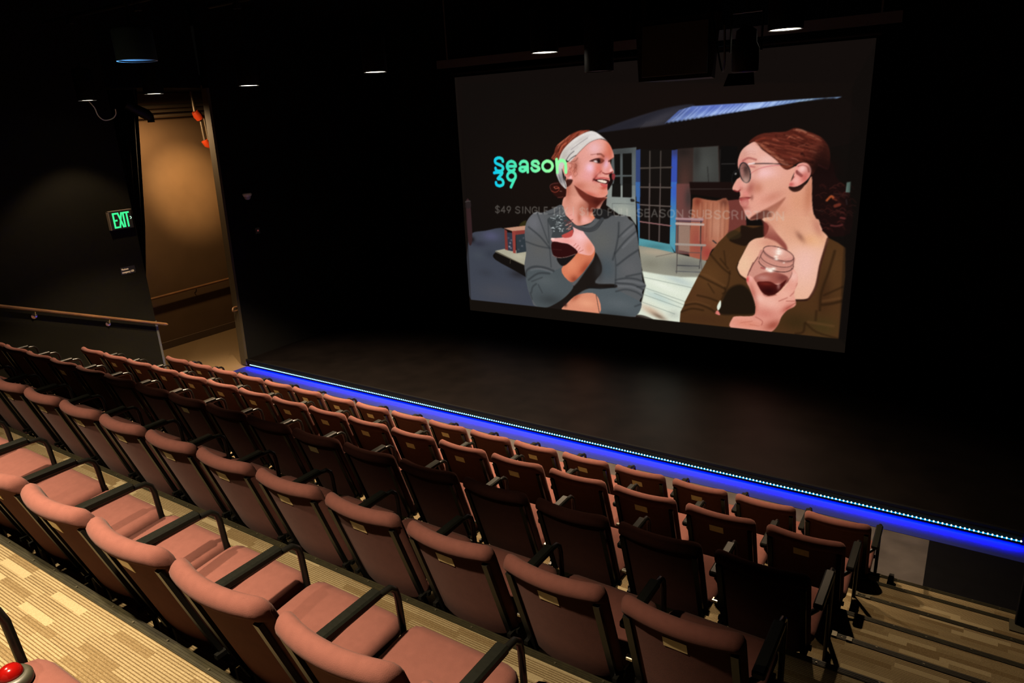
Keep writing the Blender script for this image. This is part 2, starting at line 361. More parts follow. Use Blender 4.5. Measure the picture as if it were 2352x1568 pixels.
# ------------------------------------------------------------------ screen with the projected picture
SQ = [(-7.268, 0.43), (-1.218, 0.509), (-1.219, 4.284), (-7.255, 4.272)]          # corners of the screen: lower left, lower right, upper right, upper left (x, z)
SY = 9.5
scr = empty('projection_screen', ((SQ[0][0]+SQ[1][0])/2, SY, SQ[0][1])); tag(scr, 'large screen above the stage showing two women holding jars', 'screen')
def loc_s(mb): mb.v = [(a-scr.location.x, b-scr.location.y, c-scr.location.z) for a, b, c in mb.v]; return mb
mb = MB(); F0 = [(x, SY+.012, z) for x, z in SQ]; F1 = [(x, SY+.03, z) for x, z in SQ]; mb.ring([F0, F1]); loc_s(mb).obj('screen_cloth', SCRN, scr)
xa, xb, zt = SQ[0][0]-.05, SQ[1][0]+.05, max(SQ[2][1], SQ[3][1])
loc_s(MB().tube([(xa, SY+.03, zt+.05), (xb, SY+.03, zt+.05)], .03, 10)).obj('roller', PENDM, scr, True)
for hx in (xa+.6, 0.5*(xa+xb), xb-.6): loc_s(MB().tube([(hx, SY+.03, zt+.06), (hx, SY+.03, 5.41)], .008, 6)).obj('hanger', PENDM, scr)
OPS = [
('F',(17,13,11),[(-7.124,4.186),(-1.406,3.817),(-1.311,0.687),(-7.232,0.623)],0.0186,1,'img','',0),
('G',(27,18,14),(-5.662,2.638),1.3392,0.8928,0.6,'img',0),
('G',(24,15,12),(-3.289,3.723),1.9344,0.4464,0.6,'img',0),
('F',(62,66,77),[(-7.215,1.622),(-7.117,1.793),(-6.836,1.848),(-6.442,1.895),(-6.449,1.555),(-6.656,1.494),(-6.664,1.371),(-6.07,1.123),(-6.041,0.992),(-5.995,0.788),(-5.849,0.641),(-7.234,0.621)],0.0124,1,'lf','',1),
('G',(84,84,112),(-6.724,1.769),0.1851,0.0864,0.8,'lf',0),
('G',(46,46,58),(-6.987,1.622),0.1481,0.0494,0.7,'lf',0),
('G',(70,76,84),(-7.003,1.423),0.1604,0.074,0.5,'lf',0),
('G',(50,54,64),(-6.746,1.464),0.1357,0.074,0.6,'lf',0),
('G',(74,74,80),(-6.643,0.814),0.4318,0.1481,0.6,'lf',0),
('G',(52,54,62),(-6.889,1.132),0.1481,0.074,0.5,'lf',0),
('G',(40,38,42),(-6.216,1.16),0.1727,0.074,0.8,'lf',0),
('G',(17,13,12),(-7.133,1.688),0.0617,0.0494,0.9,'lf',0),
('F',(52,33,34),[(-7.203,2.292),(-7.113,2.294),(-7.119,1.676),(-7.206,1.641)],0.0124,1.0,'','',1),
('F',(74,68,66),[(-7.208,2.328),(-7.11,2.336),(-7.112,2.318),(-7.21,2.305)],0.0062,1.0,'','',1),
('F',(40,32,32),[(-7.205,2.305),(-7.105,2.318),(-7.11,2.224),(-7.21,2.212)],0.0124,1.0,'','',1),
('F',(168,163,142),[(-6.657,1.521),(-6.477,1.563),(-6.041,1.549),(-6.053,1.311)],0.0062,1,'pl','',0),
('G',(190,184,160),(-6.199,1.462),0.1481,0.0494,0.6,'pl',0),
('F',(20,16,14),[(-6.655,1.497),(-6.054,1.305),(-6.063,1.117),(-6.664,1.378)],0.0093,1.0,'','',0),
('S',(120,112,92),[(-6.658,1.506),(-6.056,1.31)],0.0062,1.0,0.005,''),
('S',(70,62,50),[(-6.358,1.41),(-6.37,1.33)],0.0051,1.0,0.005,''),
('F',(50,44,20),[(-6.158,1.954),(-6.099,2.02),(-6.023,2.045),(-6.027,1.959)],0.0186,1.0,'','',1),
('F',(120,50,45),[(-6.449,1.889),(-6.398,1.867),(-6.399,1.543),(-6.456,1.554)],0.0062,1.0,'','',0),
('F',(48,52,66),[(-6.402,1.844),(-6.297,1.837),(-6.301,1.534),(-6.399,1.543)],0.0062,1.0,'','',0),
('F',(46,54,60),[(-6.232,1.816),(-6.033,1.843),(-6.048,1.543),(-6.236,1.505)],0.0062,1.0,'','',0),
('F',(132,56,50),[(-6.302,1.866),(-6.03,1.901),(-6.033,1.839),(-6.238,1.806)],0.0062,1.0,'','',0),
('F',(145,62,55),[(-6.302,1.866),(-6.236,1.857),(-6.25,1.502),(-6.302,1.509)],0.0062,1.0,'','',0),
('F',(190,140,115),[(-6.458,1.906),(-6.027,1.967),(-6.03,1.897),(-6.299,1.866)],0.0062,1.0,'','',0),
('G',(150,150,158),(-6.349,1.668),0.0173,0.0123,0.9,'',0),
('G',(190,190,198),(-6.367,1.608),0.0173,0.0123,0.9,'',0),
('G',(110,110,118),(-6.325,1.717),0.0173,0.0123,0.9,'',0),
('G',(90,90,98),(-6.38,1.75),0.0173,0.0123,0.9,'',0),
('G',(130,130,138),(-6.34,1.585),0.0173,0.0123,0.9,'',0),
('G',(90,90,98),(-6.157,1.714),0.0173,0.0123,0.9,'',0),
('G',(110,110,118),(-6.12,1.633),0.0173,0.0123,0.9,'',0),
('G',(80,80,88),(-6.193,1.57),0.0173,0.0123,0.9,'',0),
('G',(90,90,98),(-6.085,1.764),0.0173,0.0123,0.9,'',0),
('F',(36,35,43),[(-4.757,3.371),(-4.429,3.474),(-4.011,3.578),(-3.633,3.656),(-3.308,3.66),(-3.561,3.461),(-4.092,3.407),(-4.646,3.36)],0.0186,1,'rd','',1),
('G',(62,60,68),(-3.759,3.522),0.3085,0.0593,0.7,'rd',-18),
('G',(48,45,52),(-3.91,3.619),0.3085,0.0237,0.7,'rd',-18),
('G',(54,50,52),(-3.948,3.439),0.178,0.0297,0.6,'rd',-12),
('F',(118,148,212),[(-3.723,3.448),(-3.524,3.608),(-3.346,3.65),(-2.609,3.656),(-1.524,3.67),(-1.599,3.649),(-2.006,3.636),(-2.438,3.585),(-2.987,3.525),(-3.472,3.467)],0.0074,1,'rf','',0),
('G',(60,70,110),(-3.523,3.581),0.2976,0.1042,0.8,'rf',0),
('G',(170,192,240),(-3.05,3.538),0.5208,0.067,0.8,'rf',-9),
('G',(90,108,190),(-3.054,3.625),0.4464,0.0595,0.8,'rf',-5),
('G',(175,200,245),(-2.552,3.596),0.5208,0.0521,0.8,'rf',-9),
('G',(120,150,150),(-1.832,3.647),0.372,0.0595,0.6,'rf',-5),
('S',(70,90,165),[(-3.704,3.45),(-3.493,3.629)],0.0093,0.45,0.005,'rf'),
('S',(190,212,250),[(-3.641,3.456),(-3.437,3.63)],0.0046,0.45,0.005,'rf'),
('S',(160,185,238),[(-3.579,3.463),(-3.381,3.631)],0.0093,0.45,0.005,'rf'),
('S',(85,105,180),[(-3.517,3.469),(-3.326,3.633)],0.0093,0.45,0.005,'rf'),
('S',(190,212,250),[(-3.455,3.475),(-3.271,3.634)],0.0046,0.45,0.005,'rf'),
('S',(190,212,250),[(-3.394,3.481),(-3.216,3.635)],0.0046,0.45,0.005,'rf'),
('S',(85,105,180),[(-3.334,3.486),(-3.162,3.636)],0.0068,0.45,0.005,'rf'),
('S',(190,212,250),[(-3.273,3.492),(-3.108,3.637)],0.0046,0.45,0.005,'rf'),
('S',(70,90,165),[(-3.214,3.498),(-3.054,3.638)],0.0093,0.45,0.005,'rf'),
('S',(85,105,180),[(-3.154,3.504),(-3.001,3.639)],0.0093,0.45,0.005,'rf'),
('S',(190,212,250),[(-3.095,3.51),(-2.948,3.64)],0.0068,0.45,0.005,'rf'),
('S',(85,105,180),[(-3.037,3.515),(-2.895,3.641)],0.0093,0.45,0.005,'rf'),
('S',(70,90,165),[(-2.979,3.521),(-2.843,3.642)],0.0046,0.45,0.005,'rf'),
('S',(70,90,165),[(-2.921,3.527),(-2.791,3.644)],0.0093,0.45,0.005,'rf'),
('S',(85,105,180),[(-2.864,3.532),(-2.739,3.645)],0.0093,0.45,0.005,'rf'),
('S',(60,78,150),[(-2.807,3.538),(-2.688,3.646)],0.0093,0.45,0.005,'rf'),
('S',(60,78,150),[(-2.75,3.543),(-2.637,3.647)],0.0046,0.45,0.005,'rf'),
('S',(190,212,250),[(-2.694,3.549),(-2.586,3.648)],0.0046,0.45,0.005,'rf'),
('S',(160,185,238),[(-2.639,3.554),(-2.536,3.649)],0.0046,0.45,0.005,'rf'),
('S',(160,185,238),[(-2.583,3.56),(-2.486,3.65)],0.0068,0.45,0.005,'rf'),
('S',(190,212,250),[(-2.528,3.565),(-2.436,3.651)],0.0093,0.45,0.005,'rf'),
('S',(85,105,180),[(-2.474,3.57),(-2.386,3.652)],0.0093,0.45,0.005,'rf'),
('S',(85,105,180),[(-2.42,3.577),(-2.338,3.653)],0.0068,0.45,0.005,'rf'),
('S',(190,212,250),[(-2.366,3.582),(-2.289,3.654)],0.0068,0.45,0.005,'rf'),
('S',(70,90,165),[(-2.313,3.586),(-2.24,3.655)],0.0068,0.45,0.005,'rf'),
('S',(60,78,150),[(-2.259,3.591),(-2.191,3.656)],0.0046,0.45,0.005,'rf'),
('S',(70,90,165),[(-2.207,3.596),(-2.143,3.657)],0.0068,0.45,0.005,'rf'),
('S',(70,90,165),[(-2.154,3.601),(-2.095,3.658)],0.0068,0.45,0.005,'rf'),
('S',(85,105,180),[(-2.102,3.606),(-2.047,3.659)],0.0093,0.45,0.005,'rf'),
('S',(160,185,238),[(-2.051,3.611),(-2.0,3.66)],0.0068,0.45,0.005,'rf'),
('S',(190,212,250),[(-1.999,3.615),(-1.953,3.661)],0.0068,0.45,0.005,'rf'),
('S',(190,212,250),[(-1.949,3.62),(-1.906,3.662)],0.0068,0.45,0.005,'rf'),
('S',(190,212,250),[(-1.898,3.625),(-1.859,3.663)],0.0093,0.45,0.005,'rf'),
('S',(85,105,180),[(-1.848,3.629),(-1.813,3.663)],0.0093,0.45,0.005,'rf'),
('S',(70,90,165),[(-1.798,3.634),(-1.767,3.664)],0.0068,0.45,0.005,'rf'),
('S',(60,78,150),[(-1.748,3.638),(-1.721,3.665)],0.0068,0.45,0.005,'rf'),
('S',(190,212,250),[(-1.699,3.643),(-1.675,3.666)],0.0093,0.45,0.005,'rf'),
('S',(70,90,165),[(-1.65,3.647),(-1.63,3.667)],0.0093,0.45,0.005,'rf'),
('G',(14,11,11),(-3.692,3.443),0.0238,0.0193,1,'',0),
('G',(14,11,11),(-3.631,3.449),0.0238,0.0193,1,'',0),
('G',(14,11,11),(-3.571,3.455),0.0238,0.0193,1,'',0),
('G',(14,11,11),(-3.512,3.461),0.0238,0.0193,1,'',0),
('G',(14,11,11),(-3.453,3.466),0.0238,0.0193,1,'',0),
('G',(14,11,11),(-3.394,3.472),0.0238,0.0193,1,'',0),
('G',(14,11,11),(-3.336,3.478),0.0238,0.0193,1,'',0),
('G',(14,11,11),(-3.278,3.484),0.0238,0.0193,1,'',0),
('G',(14,11,11),(-3.22,3.489),0.0238,0.0193,1,'',0),
('G',(14,11,11),(-3.163,3.495),0.0238,0.0193,1,'',0),
('G',(14,11,11),(-3.106,3.5),0.0238,0.0193,1,'',0),
('G',(14,11,11),(-3.05,3.506),0.0238,0.0193,1,'',0),
('G',(14,11,11),(-2.994,3.511),0.0238,0.0193,1,'',0),
('G',(14,11,11),(-2.939,3.517),0.0238,0.0193,1,'',0),
('G',(14,11,11),(-2.884,3.522),0.0238,0.0193,1,'',0),
('G',(14,11,11),(-2.829,3.528),0.0238,0.0193,1,'',0),
('G',(14,11,11),(-2.774,3.533),0.0238,0.0193,1,'',0),
('G',(14,11,11),(-2.72,3.538),0.0238,0.0193,1,'',0),
('G',(14,11,11),(-2.667,3.544),0.0238,0.0193,1,'',0),
('G',(14,11,11),(-2.613,3.549),0.0238,0.0193,1,'',0),
('G',(14,11,11),(-2.56,3.554),0.0238,0.0193,1,'',0),
('G',(14,11,11),(-2.508,3.559),0.0238,0.0193,1,'',0),
('G',(14,11,11),(-2.455,3.564),0.0238,0.0193,1,'',0),
('G',(14,11,11),(-2.403,3.57),0.0238,0.0193,1,'',0),
('G',(14,11,11),(-2.352,3.575),0.0238,0.0193,1,'',0),
('G',(14,11,11),(-2.301,3.58),0.0238,0.0193,1,'',0),
('G',(14,11,11),(-2.25,3.584),0.0238,0.0193,1,'',0),
('G',(14,11,11),(-2.199,3.589),0.0238,0.0193,1,'',0),
('G',(14,11,11),(-2.149,3.594),0.0238,0.0193,1,'',0),
('G',(14,11,11),(-2.099,3.598),0.0238,0.0193,1,'',0),
('G',(14,11,11),(-2.049,3.603),0.0238,0.0193,1,'',0),
('G',(14,11,11),(-2.0,3.608),0.0238,0.0193,1,'',0),
('G',(14,11,11),(-1.951,3.612),0.0238,0.0193,1,'',0),
('G',(14,11,11),(-1.902,3.617),0.0238,0.0193,1,'',0),
('G',(14,11,11),(-1.854,3.621),0.0238,0.0193,1,'',0),
('G',(14,11,11),(-1.806,3.626),0.0238,0.0193,1,'',0),
('G',(14,11,11),(-1.758,3.63),0.0238,0.0193,1,'',0),
('G',(14,11,11),(-1.711,3.634),0.0238,0.0193,1,'',0),
('G',(14,11,11),(-1.664,3.639),0.0238,0.0193,1,'',0),
('G',(14,11,11),(-1.617,3.643),0.0238,0.0193,1,'',0),
('S',(78,74,80),[(-4.084,3.392),(-3.982,3.481)],0.005,0.35,0.005,''),
('S',(78,74,80),[(-4.052,3.394),(-3.95,3.483)],0.005,0.35,0.005,''),
('S',(78,74,80),[(-4.02,3.397),(-3.918,3.485)],0.005,0.35,0.005,''),
('S',(78,74,80),[(-3.988,3.399),(-3.887,3.487)],0.005,0.35,0.005,''),
('S',(78,74,80),[(-3.956,3.402),(-3.855,3.49)],0.005,0.35,0.005,''),
('S',(78,74,80),[(-3.924,3.404),(-3.824,3.492)],0.005,0.35,0.005,''),
('S',(78,74,80),[(-3.892,3.406),(-3.792,3.494)],0.005,0.35,0.005,''),
('S',(78,74,80),[(-3.86,3.409),(-3.761,3.496)],0.005,0.35,0.005,''),
('S',(78,74,80),[(-3.829,3.411),(-3.73,3.499)],0.005,0.35,0.005,''),
('S',(78,74,80),[(-3.797,3.414),(-3.699,3.501)],0.005,0.35,0.005,''),
('S',(78,74,80),[(-3.766,3.416),(-3.668,3.503)],0.005,0.35,0.005,''),
('S',(78,74,80),[(-3.735,3.418),(-3.638,3.505)],0.005,0.35,0.005,''),
('S',(78,74,80),[(-3.704,3.421),(-3.607,3.507)],0.005,0.35,0.005,''),
('S',(78,74,80),[(-3.673,3.423),(-3.576,3.509)],0.005,0.35,0.005,''),
('F',(20,14,12),[(-4.654,3.308),(-4.084,3.386),(-3.704,3.431),(-2.604,3.551),(-1.494,3.644),(-1.401,3.13),(-2.689,3.076),(-3.512,3.118),(-4.552,3.077)],0.0124,0.85,'','',1),
('F',(84,90,90),[(-4.501,3.12),(-4.137,3.142),(-4.133,2.466),(-4.588,2.458)],0.0074,1,'wd','',0),
('F',(138,145,140),[(-4.581,2.609),(-4.151,2.613),(-4.132,2.043),(-4.229,2.168),(-4.413,2.201),(-4.612,2.325)],0.0093,1,'wd2','',0),
('G',(60,62,62),(-4.398,3.085),0.2373,0.0712,0.8,'wd',0),
('G',(100,108,110),(-4.172,2.727),0.0475,0.3559,0.6,'wd',0),
('G',(168,172,158),(-4.342,2.255),0.1822,0.0911,0.7,'wd2',0),
('G',(110,118,118),(-4.203,2.512),0.0759,0.1822,0.6,'wd2',0),
('F',(19,17,15),[(-4.479,3.049),(-4.385,3.056),(-4.385,2.76),(-4.473,2.757)],0.0062,1.0,'','',0),
('F',(19,17,15),[(-4.346,3.057),(-4.207,3.063),(-4.206,2.76),(-4.346,2.76)],0.0062,1.0,'','',0),
('F',(19,17,15),[(-4.473,2.733),(-4.385,2.736),(-4.386,2.449),(-4.519,2.447)],0.0062,1.0,'','',0),
('F',(19,17,15),[(-4.346,2.736),(-4.206,2.739),(-4.205,2.453),(-4.347,2.45)],0.0062,1.0,'','',0),
('F',(22,20,18),[(-4.51,2.635),(-4.378,2.636),(-4.381,2.446),(-4.52,2.449)],0.0062,1.0,'','',0),
('F',(22,20,18),[(-4.348,2.637),(-4.206,2.638),(-4.208,2.442),(-4.348,2.444)],0.0062,1.0,'','',0),
('S',(96,100,98),[(-4.512,2.354),(-4.168,2.349)],0.0032,1.0,0.005,''),
('S',(96,100,98),[(-4.512,2.354),(-4.515,2.237)],0.0032,1.0,0.005,''),
('F',(35,32,30),[(-4.223,2.424),(-4.168,2.415),(-4.164,2.387),(-4.219,2.386)],0.0062,1.0,'','',1),
('F',(21,17,15),[(-4.09,3.113),(-3.602,3.1),(-3.603,2.463),(-4.085,2.455)],0.0093,1.0,'','',0),
('F',(21,16,14),[(-4.087,2.626),(-3.605,2.63),(-3.607,1.792),(-4.089,1.851)],0.0062,1.0,'','',0),
('F',(50,66,112),[(-4.144,3.104),(-4.077,3.113),(-4.073,2.455),(-4.143,2.454)],0.0062,1,'bs','',0),
('F',(58,98,158),[(-4.148,2.663),(-4.078,2.664),(-4.08,1.851),(-4.088,1.744)],0.0062,1,'bs2','',0),
('F',(55,78,170),[(-3.616,3.091),(-3.535,3.099),(-3.528,2.465),(-3.62,2.463)],0.0062,1,'bs3','',0),
('F',(62,128,172),[(-3.619,2.667),(-3.534,2.667),(-3.532,1.678),(-3.62,1.798)],0.0062,1,'bs4','',0),
('G',(56,88,190),(-3.565,2.546),0.0911,0.2126,0.9,'bs4',0),
('G',(90,160,165),(-3.575,1.851),0.0911,0.2429,0.7,'bs4',0),
('G',(70,135,150),(-4.11,1.876),0.0607,0.2429,0.7,'bs2',0),
('G',(52,54,90),(-3.571,3.072),0.0712,0.0712,0.8,'bs3',0),
('F',(84,150,160),[(-4.086,1.861),(-3.616,1.798),(-3.548,1.677),(-4.091,1.753)],0.0062,1,'br','',0),
('G',(60,110,115),(-3.827,1.748),0.2278,0.0456,0.6,'br',0),
('S',(70,62,57),[(-3.934,3.082),(-3.932,2.457)],0.0094,1.0,0.005,''),
('S',(70,62,57),[(-3.775,3.08),(-3.774,2.46)],0.0094,1.0,0.005,''),
('S',(74,66,60),[(-4.072,2.854),(-3.615,2.864)],0.0099,1.0,0.005,''),
('S',(84,74,68),[(-4.074,2.591),(-3.615,2.591)],0.0094,1.0,0.005,''),
('S',(86,74,70),[(-3.935,2.64),(-3.932,1.848)],0.0095,1.0,0.005,''),
('S',(86,74,70),[(-3.774,2.641),(-3.78,1.825)],0.0095,1.0,0.005,''),
('S',(96,84,78),[(-4.078,2.343),(-3.614,2.33)],0.0089,1.0,0.005,''),
('S',(150,104,104),[(-4.077,2.102),(-3.608,2.059)],0.0082,1.0,0.005,''),
('S',(30,26,26),[(-4.14,2.381),(-4.092,2.37)],0.0101,1.0,0.005,''),
('F',(52,40,36),[(-3.535,3.108),(-2.973,3.138),(-2.932,2.604),(-3.362,2.59),(-3.359,2.468),(-3.528,2.465)],0.0124,1,'rw','',0),
('F',(60,60,57),[(-3.31,3.12),(-2.982,3.133),(-2.947,2.622),(-3.309,2.6)],0.0124,1,'rp','',0),
('G',(78,80,76),(-3.149,2.867),0.1424,0.2017,0.6,'rp',0),
('G',(40,38,36),(-3.268,3.004),0.0593,0.178,0.6,'rp',0),
('S',(40,38,36),[(-3.112,2.867),(-3.084,2.62)],0.0069,0.7,0.005,''),
('G',(82,52,45),(-3.424,2.683),0.0949,0.2136,0.7,'rw',0),
('G',(34,28,26),(-3.454,3.07),0.1186,0.0712,0.7,'rw',0),
('F',(15,13,12),[(-2.945,3.133),(-2.727,3.128),(-2.704,2.642),(-2.924,2.64)],0.0124,1.0,'','',0),
('S',(52,48,46),[(-2.926,2.905),(-2.744,2.906)],0.0049,1.0,0.005,''),
('S',(66,62,58),[(-2.943,2.638),(-2.768,2.645)],0.0069,1.0,0.005,''),
('S',(60,56,54),[(-2.952,3.089),(-2.938,2.64)],0.0044,0.5,0.005,''),
('F',(106,64,60),[(-3.539,2.643),(-3.339,2.645),(-3.31,1.664),(-3.525,1.676)],0.0124,1,'rl','',0),
('G',(60,50,48),(-3.359,2.453),0.0607,0.167,0.9,'rl',0),
('G',(150,110,100),(-3.497,1.855),0.0911,0.2278,0.6,'rl',0),
('F',(26,15,13),[(-3.358,2.668),(-2.644,2.673),(-2.632,2.431),(-3.335,2.504)],0.0124,1.0,'','',0),
('S',(60,50,46),[(-3.349,2.573),(-2.744,2.583)],0.0057,0.8,0.005,''),
('F',(112,56,49),[(-2.855,2.427),(-2.598,2.455),(-2.556,2.082),(-2.858,1.937)],0.0124,1.0,'','',0),
('F',(168,100,74),[(-3.283,2.456),(-3.097,2.434),(-2.975,2.424),(-2.817,2.428),(-2.81,1.939),(-3.01,1.757),(-3.091,1.59),(-3.322,1.625),(-3.322,2.075),(-3.305,2.357)],0.0124,1,'cu','',1),
('G',(150,72,62),(-3.214,1.845),0.1518,0.2733,0.8,'cu',0),
('G',(196,140,115),(-2.962,2.09),0.1063,0.2278,0.7,'cu',0),
('G',(120,50,35),(-3.232,2.407),0.0607,0.0759,0.8,'cu',0),
('G',(90,45,36),(-2.866,2.403),0.0607,0.0607,0.7,'cu',0),
('G',(160,60,55),(-3.07,1.704),0.0759,0.0911,0.8,'cu',0),
('S',(205,150,122),[(-3.194,2.384),(-3.194,1.871)],0.0063,0.3,0.0093,'cu'),
('S',(110,60,46),[(-3.165,2.396),(-3.166,1.922)],0.0051,0.35,0.0093,'cu'),
('S',(205,150,122),[(-3.12,2.385),(-3.119,1.875)],0.0063,0.3,0.0093,'cu'),
('S',(110,60,46),[(-3.091,2.398),(-3.091,1.926)],0.0051,0.35,0.0093,'cu'),
('S',(205,150,122),[(-3.046,2.387),(-3.044,1.879)],0.0063,0.3,0.0093,'cu'),
('S',(110,60,46),[(-3.018,2.4),(-3.017,1.929)],0.0051,0.35,0.0093,'cu'),
('S',(205,150,122),[(-2.937,2.39),(-2.934,1.884)],0.0063,0.3,0.0093,'cu'),
('S',(110,60,46),[(-2.909,2.402),(-2.906,1.935)],0.0051,0.35,0.0093,'cu'),
('S',(205,150,122),[(-2.877,2.391),(-2.873,1.888)],0.0063,0.3,0.0093,'cu'),
('S',(110,60,46),[(-2.849,2.403),(-2.846,1.937)],0.0051,0.35,0.0093,'cu'),
('F',(150,122,106),[(-3.499,2.068),(-3.33,2.075),(-3.324,1.701),(-3.48,1.723)],0.0124,0.9,'','',0),
('F',(146,144,128),[(-4.095,1.752),(-3.827,1.722),(-3.545,1.677),(-3.322,1.638),(-3.079,1.591),(-3.159,1.344),(-3.42,0.646),(-3.853,0.636),(-4.139,0.687),(-4.04,0.891),(-3.978,1.156),(-4.044,1.432)],0.0093,1,'fl','',0),
('G',(105,104,100),(-3.344,1.509),0.2733,0.1063,0.8,'fl',0),
('G',(176,160,138),(-3.826,1.67),0.2581,0.0531,0.8,'fl',0),
('G',(118,114,100),(-3.906,1.495),0.167,0.0759,0.5,'fl',0),
('F',(220,227,209),[(-4.036,1.373),(-3.712,1.345),(-3.444,1.333),(-3.185,1.354),(-3.292,1.034),(-3.42,0.646),(-3.853,0.636),(-4.11,0.704),(-4.04,0.905),(-3.978,1.156)],0.0248,1,'fb','',0),
('G',(178,192,190),(-3.469,1.279),0.2581,0.0607,0.7,'fb',15),
('G',(180,200,196),(-3.775,1.0),0.2581,0.0607,0.7,'fb',20),
('G',(205,178,152),(-3.883,0.784),0.1974,0.0607,0.9,'fb',20),
('G',(120,96,78),(-3.77,0.714),0.1215,0.0334,0.8,'fb',20),
('G',(175,180,170),(-3.538,0.768),0.0911,0.0607,0.6,'fb',0),
('G',(236,240,226),(-3.709,1.18),0.2581,0.0456,0.7,'fb',18),
('S',(112,124,116),[(-4.015,1.287),(-3.218,1.184)],0.0044,0.6,0.0074,'fb'),
('S',(112,124,116),[(-3.999,1.13),(-3.356,0.974)],0.0044,0.6,0.0074,'fb'),
('S',(112,124,116),[(-4.015,1.024),(-3.379,0.868)],0.0044,0.6,0.0074,'fb'),
('S',(112,124,116),[(-4.026,0.904),(-3.525,0.777)],0.0044,0.6,0.0074,'fb'),
('S',(112,124,116),[(-3.845,1.06),(-3.367,0.92)],0.0044,0.6,0.0074,'fb'),
('S',(90,82,74),[(-3.825,1.605),(-3.558,1.674)],0.0038,0.8,0.005,''),
('F',(40,30,26),[(-4.131,0.688),(-4.01,0.701),(-3.839,0.652),(-3.839,0.61),(-4.131,0.618)],0.0124,0.8,'','',1),
('S',(66,58,56),[(-3.501,2.143),(-3.509,1.387)],0.0057,1.0,0.005,''),
('S',(60,48,46),[(-3.179,2.154),(-3.173,1.822)],0.007,1.0,0.005,''),
('S',(66,62,62),[(-3.152,1.799),(-3.179,1.476)],0.0057,1.0,0.005,''),
('S',(90,84,82),[(-3.168,1.798),(-3.143,1.447)],0.0044,1.0,0.005,''),
('S',(84,74,72),[(-3.493,1.693),(-3.171,1.7)],0.0044,1.0,0.005,''),
('S',(60,60,64),[(-3.501,1.5),(-3.19,1.51)],0.0057,1.0,0.005,''),
('S',(80,80,84),[(-3.526,1.412),(-3.162,1.427)],0.0051,1.0,0.005,''),
('S',(160,146,136),[(-3.528,1.803),(-3.109,1.811)],0.0152,1.0,0.005,''),
('S',(170,134,136),[(-3.53,2.164),(-3.155,2.165)],0.0152,1.0,0.005,''),
('S',(190,164,152),[(-3.528,2.095),(-3.144,2.095)],0.0171,1.0,0.005,''),
('S',(70,64,90),[(-3.529,2.134),(-3.154,2.136)],0.0051,1.0,0.005,''),
('S',(50,46,46),[(-3.0,1.881),(-2.954,1.847)],0.0089,1.0,0.005,''),
('F',(44,18,14),[(-5.553,2.612),(-5.414,2.655),(-5.282,2.565),(-5.296,2.415),(-5.413,2.412),(-5.532,2.503)],0.0186,1.0,'','',1),
('S',(120,62,58),[(-5.546,2.528),(-5.563,2.595),(-5.503,2.629),(-5.415,2.638)],0.0036,0.9,0.0062,''),
('S',(150,60,44),[(-5.495,2.571),(-5.446,2.588),(-5.398,2.563),(-5.419,2.521),(-5.478,2.499),(-5.537,2.52)],0.0055,0.9,0.0062,''),
('S',(190,90,66),[(-5.467,2.554),(-5.408,2.563)],0.0063,0.9,0.0062,''),
('S',(130,66,58),[(-5.432,2.42),(-5.334,2.431)],0.0036,0.9,0.0062,''),
('S',(180,120,105),[(-5.39,2.517),(-5.356,2.514)],0.0036,0.9,0.0062,''),
('S',(210,130,110),[(-5.49,2.583),(-5.476,2.558)],0.004,0.9,0.0062,''),
('F',(112,48,34),[(-4.863,3.391),(-4.953,3.397),(-5.045,3.39),(-5.138,3.362),(-5.251,3.306),(-5.425,3.186),(-5.472,3.081),(-5.519,3.001),(-5.404,2.975),(-5.305,3.079),(-5.179,3.213),(-5.028,3.319)],0.0093,1,'h1','',1),
('S',(170,72,50),[(-4.99,3.384),(-5.119,3.345),(-5.233,3.277)],0.0063,0.8,0.0093,'h1'),
('S',(205,120,88),[(-5.194,3.332),(-5.309,3.255),(-5.416,3.194)],0.0063,0.8,0.0093,'h1'),
('S',(150,60,40),[(-5.101,3.353),(-5.195,3.284),(-5.292,3.183)],0.0063,0.8,0.0093,'h1'),
('S',(190,90,60),[(-5.253,3.222),(-5.33,3.176),(-5.381,3.08)],0.0063,0.8,0.0093,'h1'),
('S',(80,30,22),[(-5.378,3.169),(-5.419,3.081),(-5.47,3.016)],0.0063,0.8,0.0093,'h1'),
('S',(180,80,62),[(-4.917,3.386),(-5.027,3.366)],0.0063,0.8,0.0093,'h1'),
('S',(70,26,18),[(-5.28,3.263),(-5.349,3.192),(-5.4,3.097)],0.0063,0.8,0.0093,'h1'),
('S',(170,80,60),[(-5.312,3.151),(-5.381,3.072),(-5.403,3.007)],0.0063,0.8,0.0093,'h1'),
('S',(96,38,26),[(-5.48,3.087),(-5.54,3.032),(-5.582,2.96)],0.0037,0.45,0.0087,'h1'),
('S',(70,26,18),[(-4.947,3.391),(-5.002,3.366),(-5.039,3.331)],0.0038,0.45,0.0087,'h1'),
('S',(210,120,92),[(-5.468,3.048),(-5.528,2.993),(-5.57,2.921)],0.0051,0.45,0.0087,'h1'),
('S',(70,26,18),[(-5.415,3.109),(-5.474,3.056),(-5.516,2.986)],0.0048,0.45,0.0087,'h1'),
('S',(210,120,92),[(-5.09,3.334),(-5.146,3.302),(-5.184,3.259)],0.0046,0.45,0.0087,'h1'),
('S',(70,26,18),[(-5.277,3.17),(-5.335,3.124),(-5.375,3.063)],0.0051,0.45,0.0087,'h1'),
('S',(190,96,70),[(-5.262,3.228),(-5.32,3.186),(-5.359,3.13)],0.0057,0.45,0.0087,'h1'),
('S',(190,96,70),[(-5.364,3.114),(-5.423,3.063),(-5.464,2.995)],0.0054,0.45,0.0087,'h1'),
('S',(210,120,92),[(-5.298,3.26),(-5.357,3.216),(-5.397,3.158)],0.0057,0.45,0.0087,'h1'),
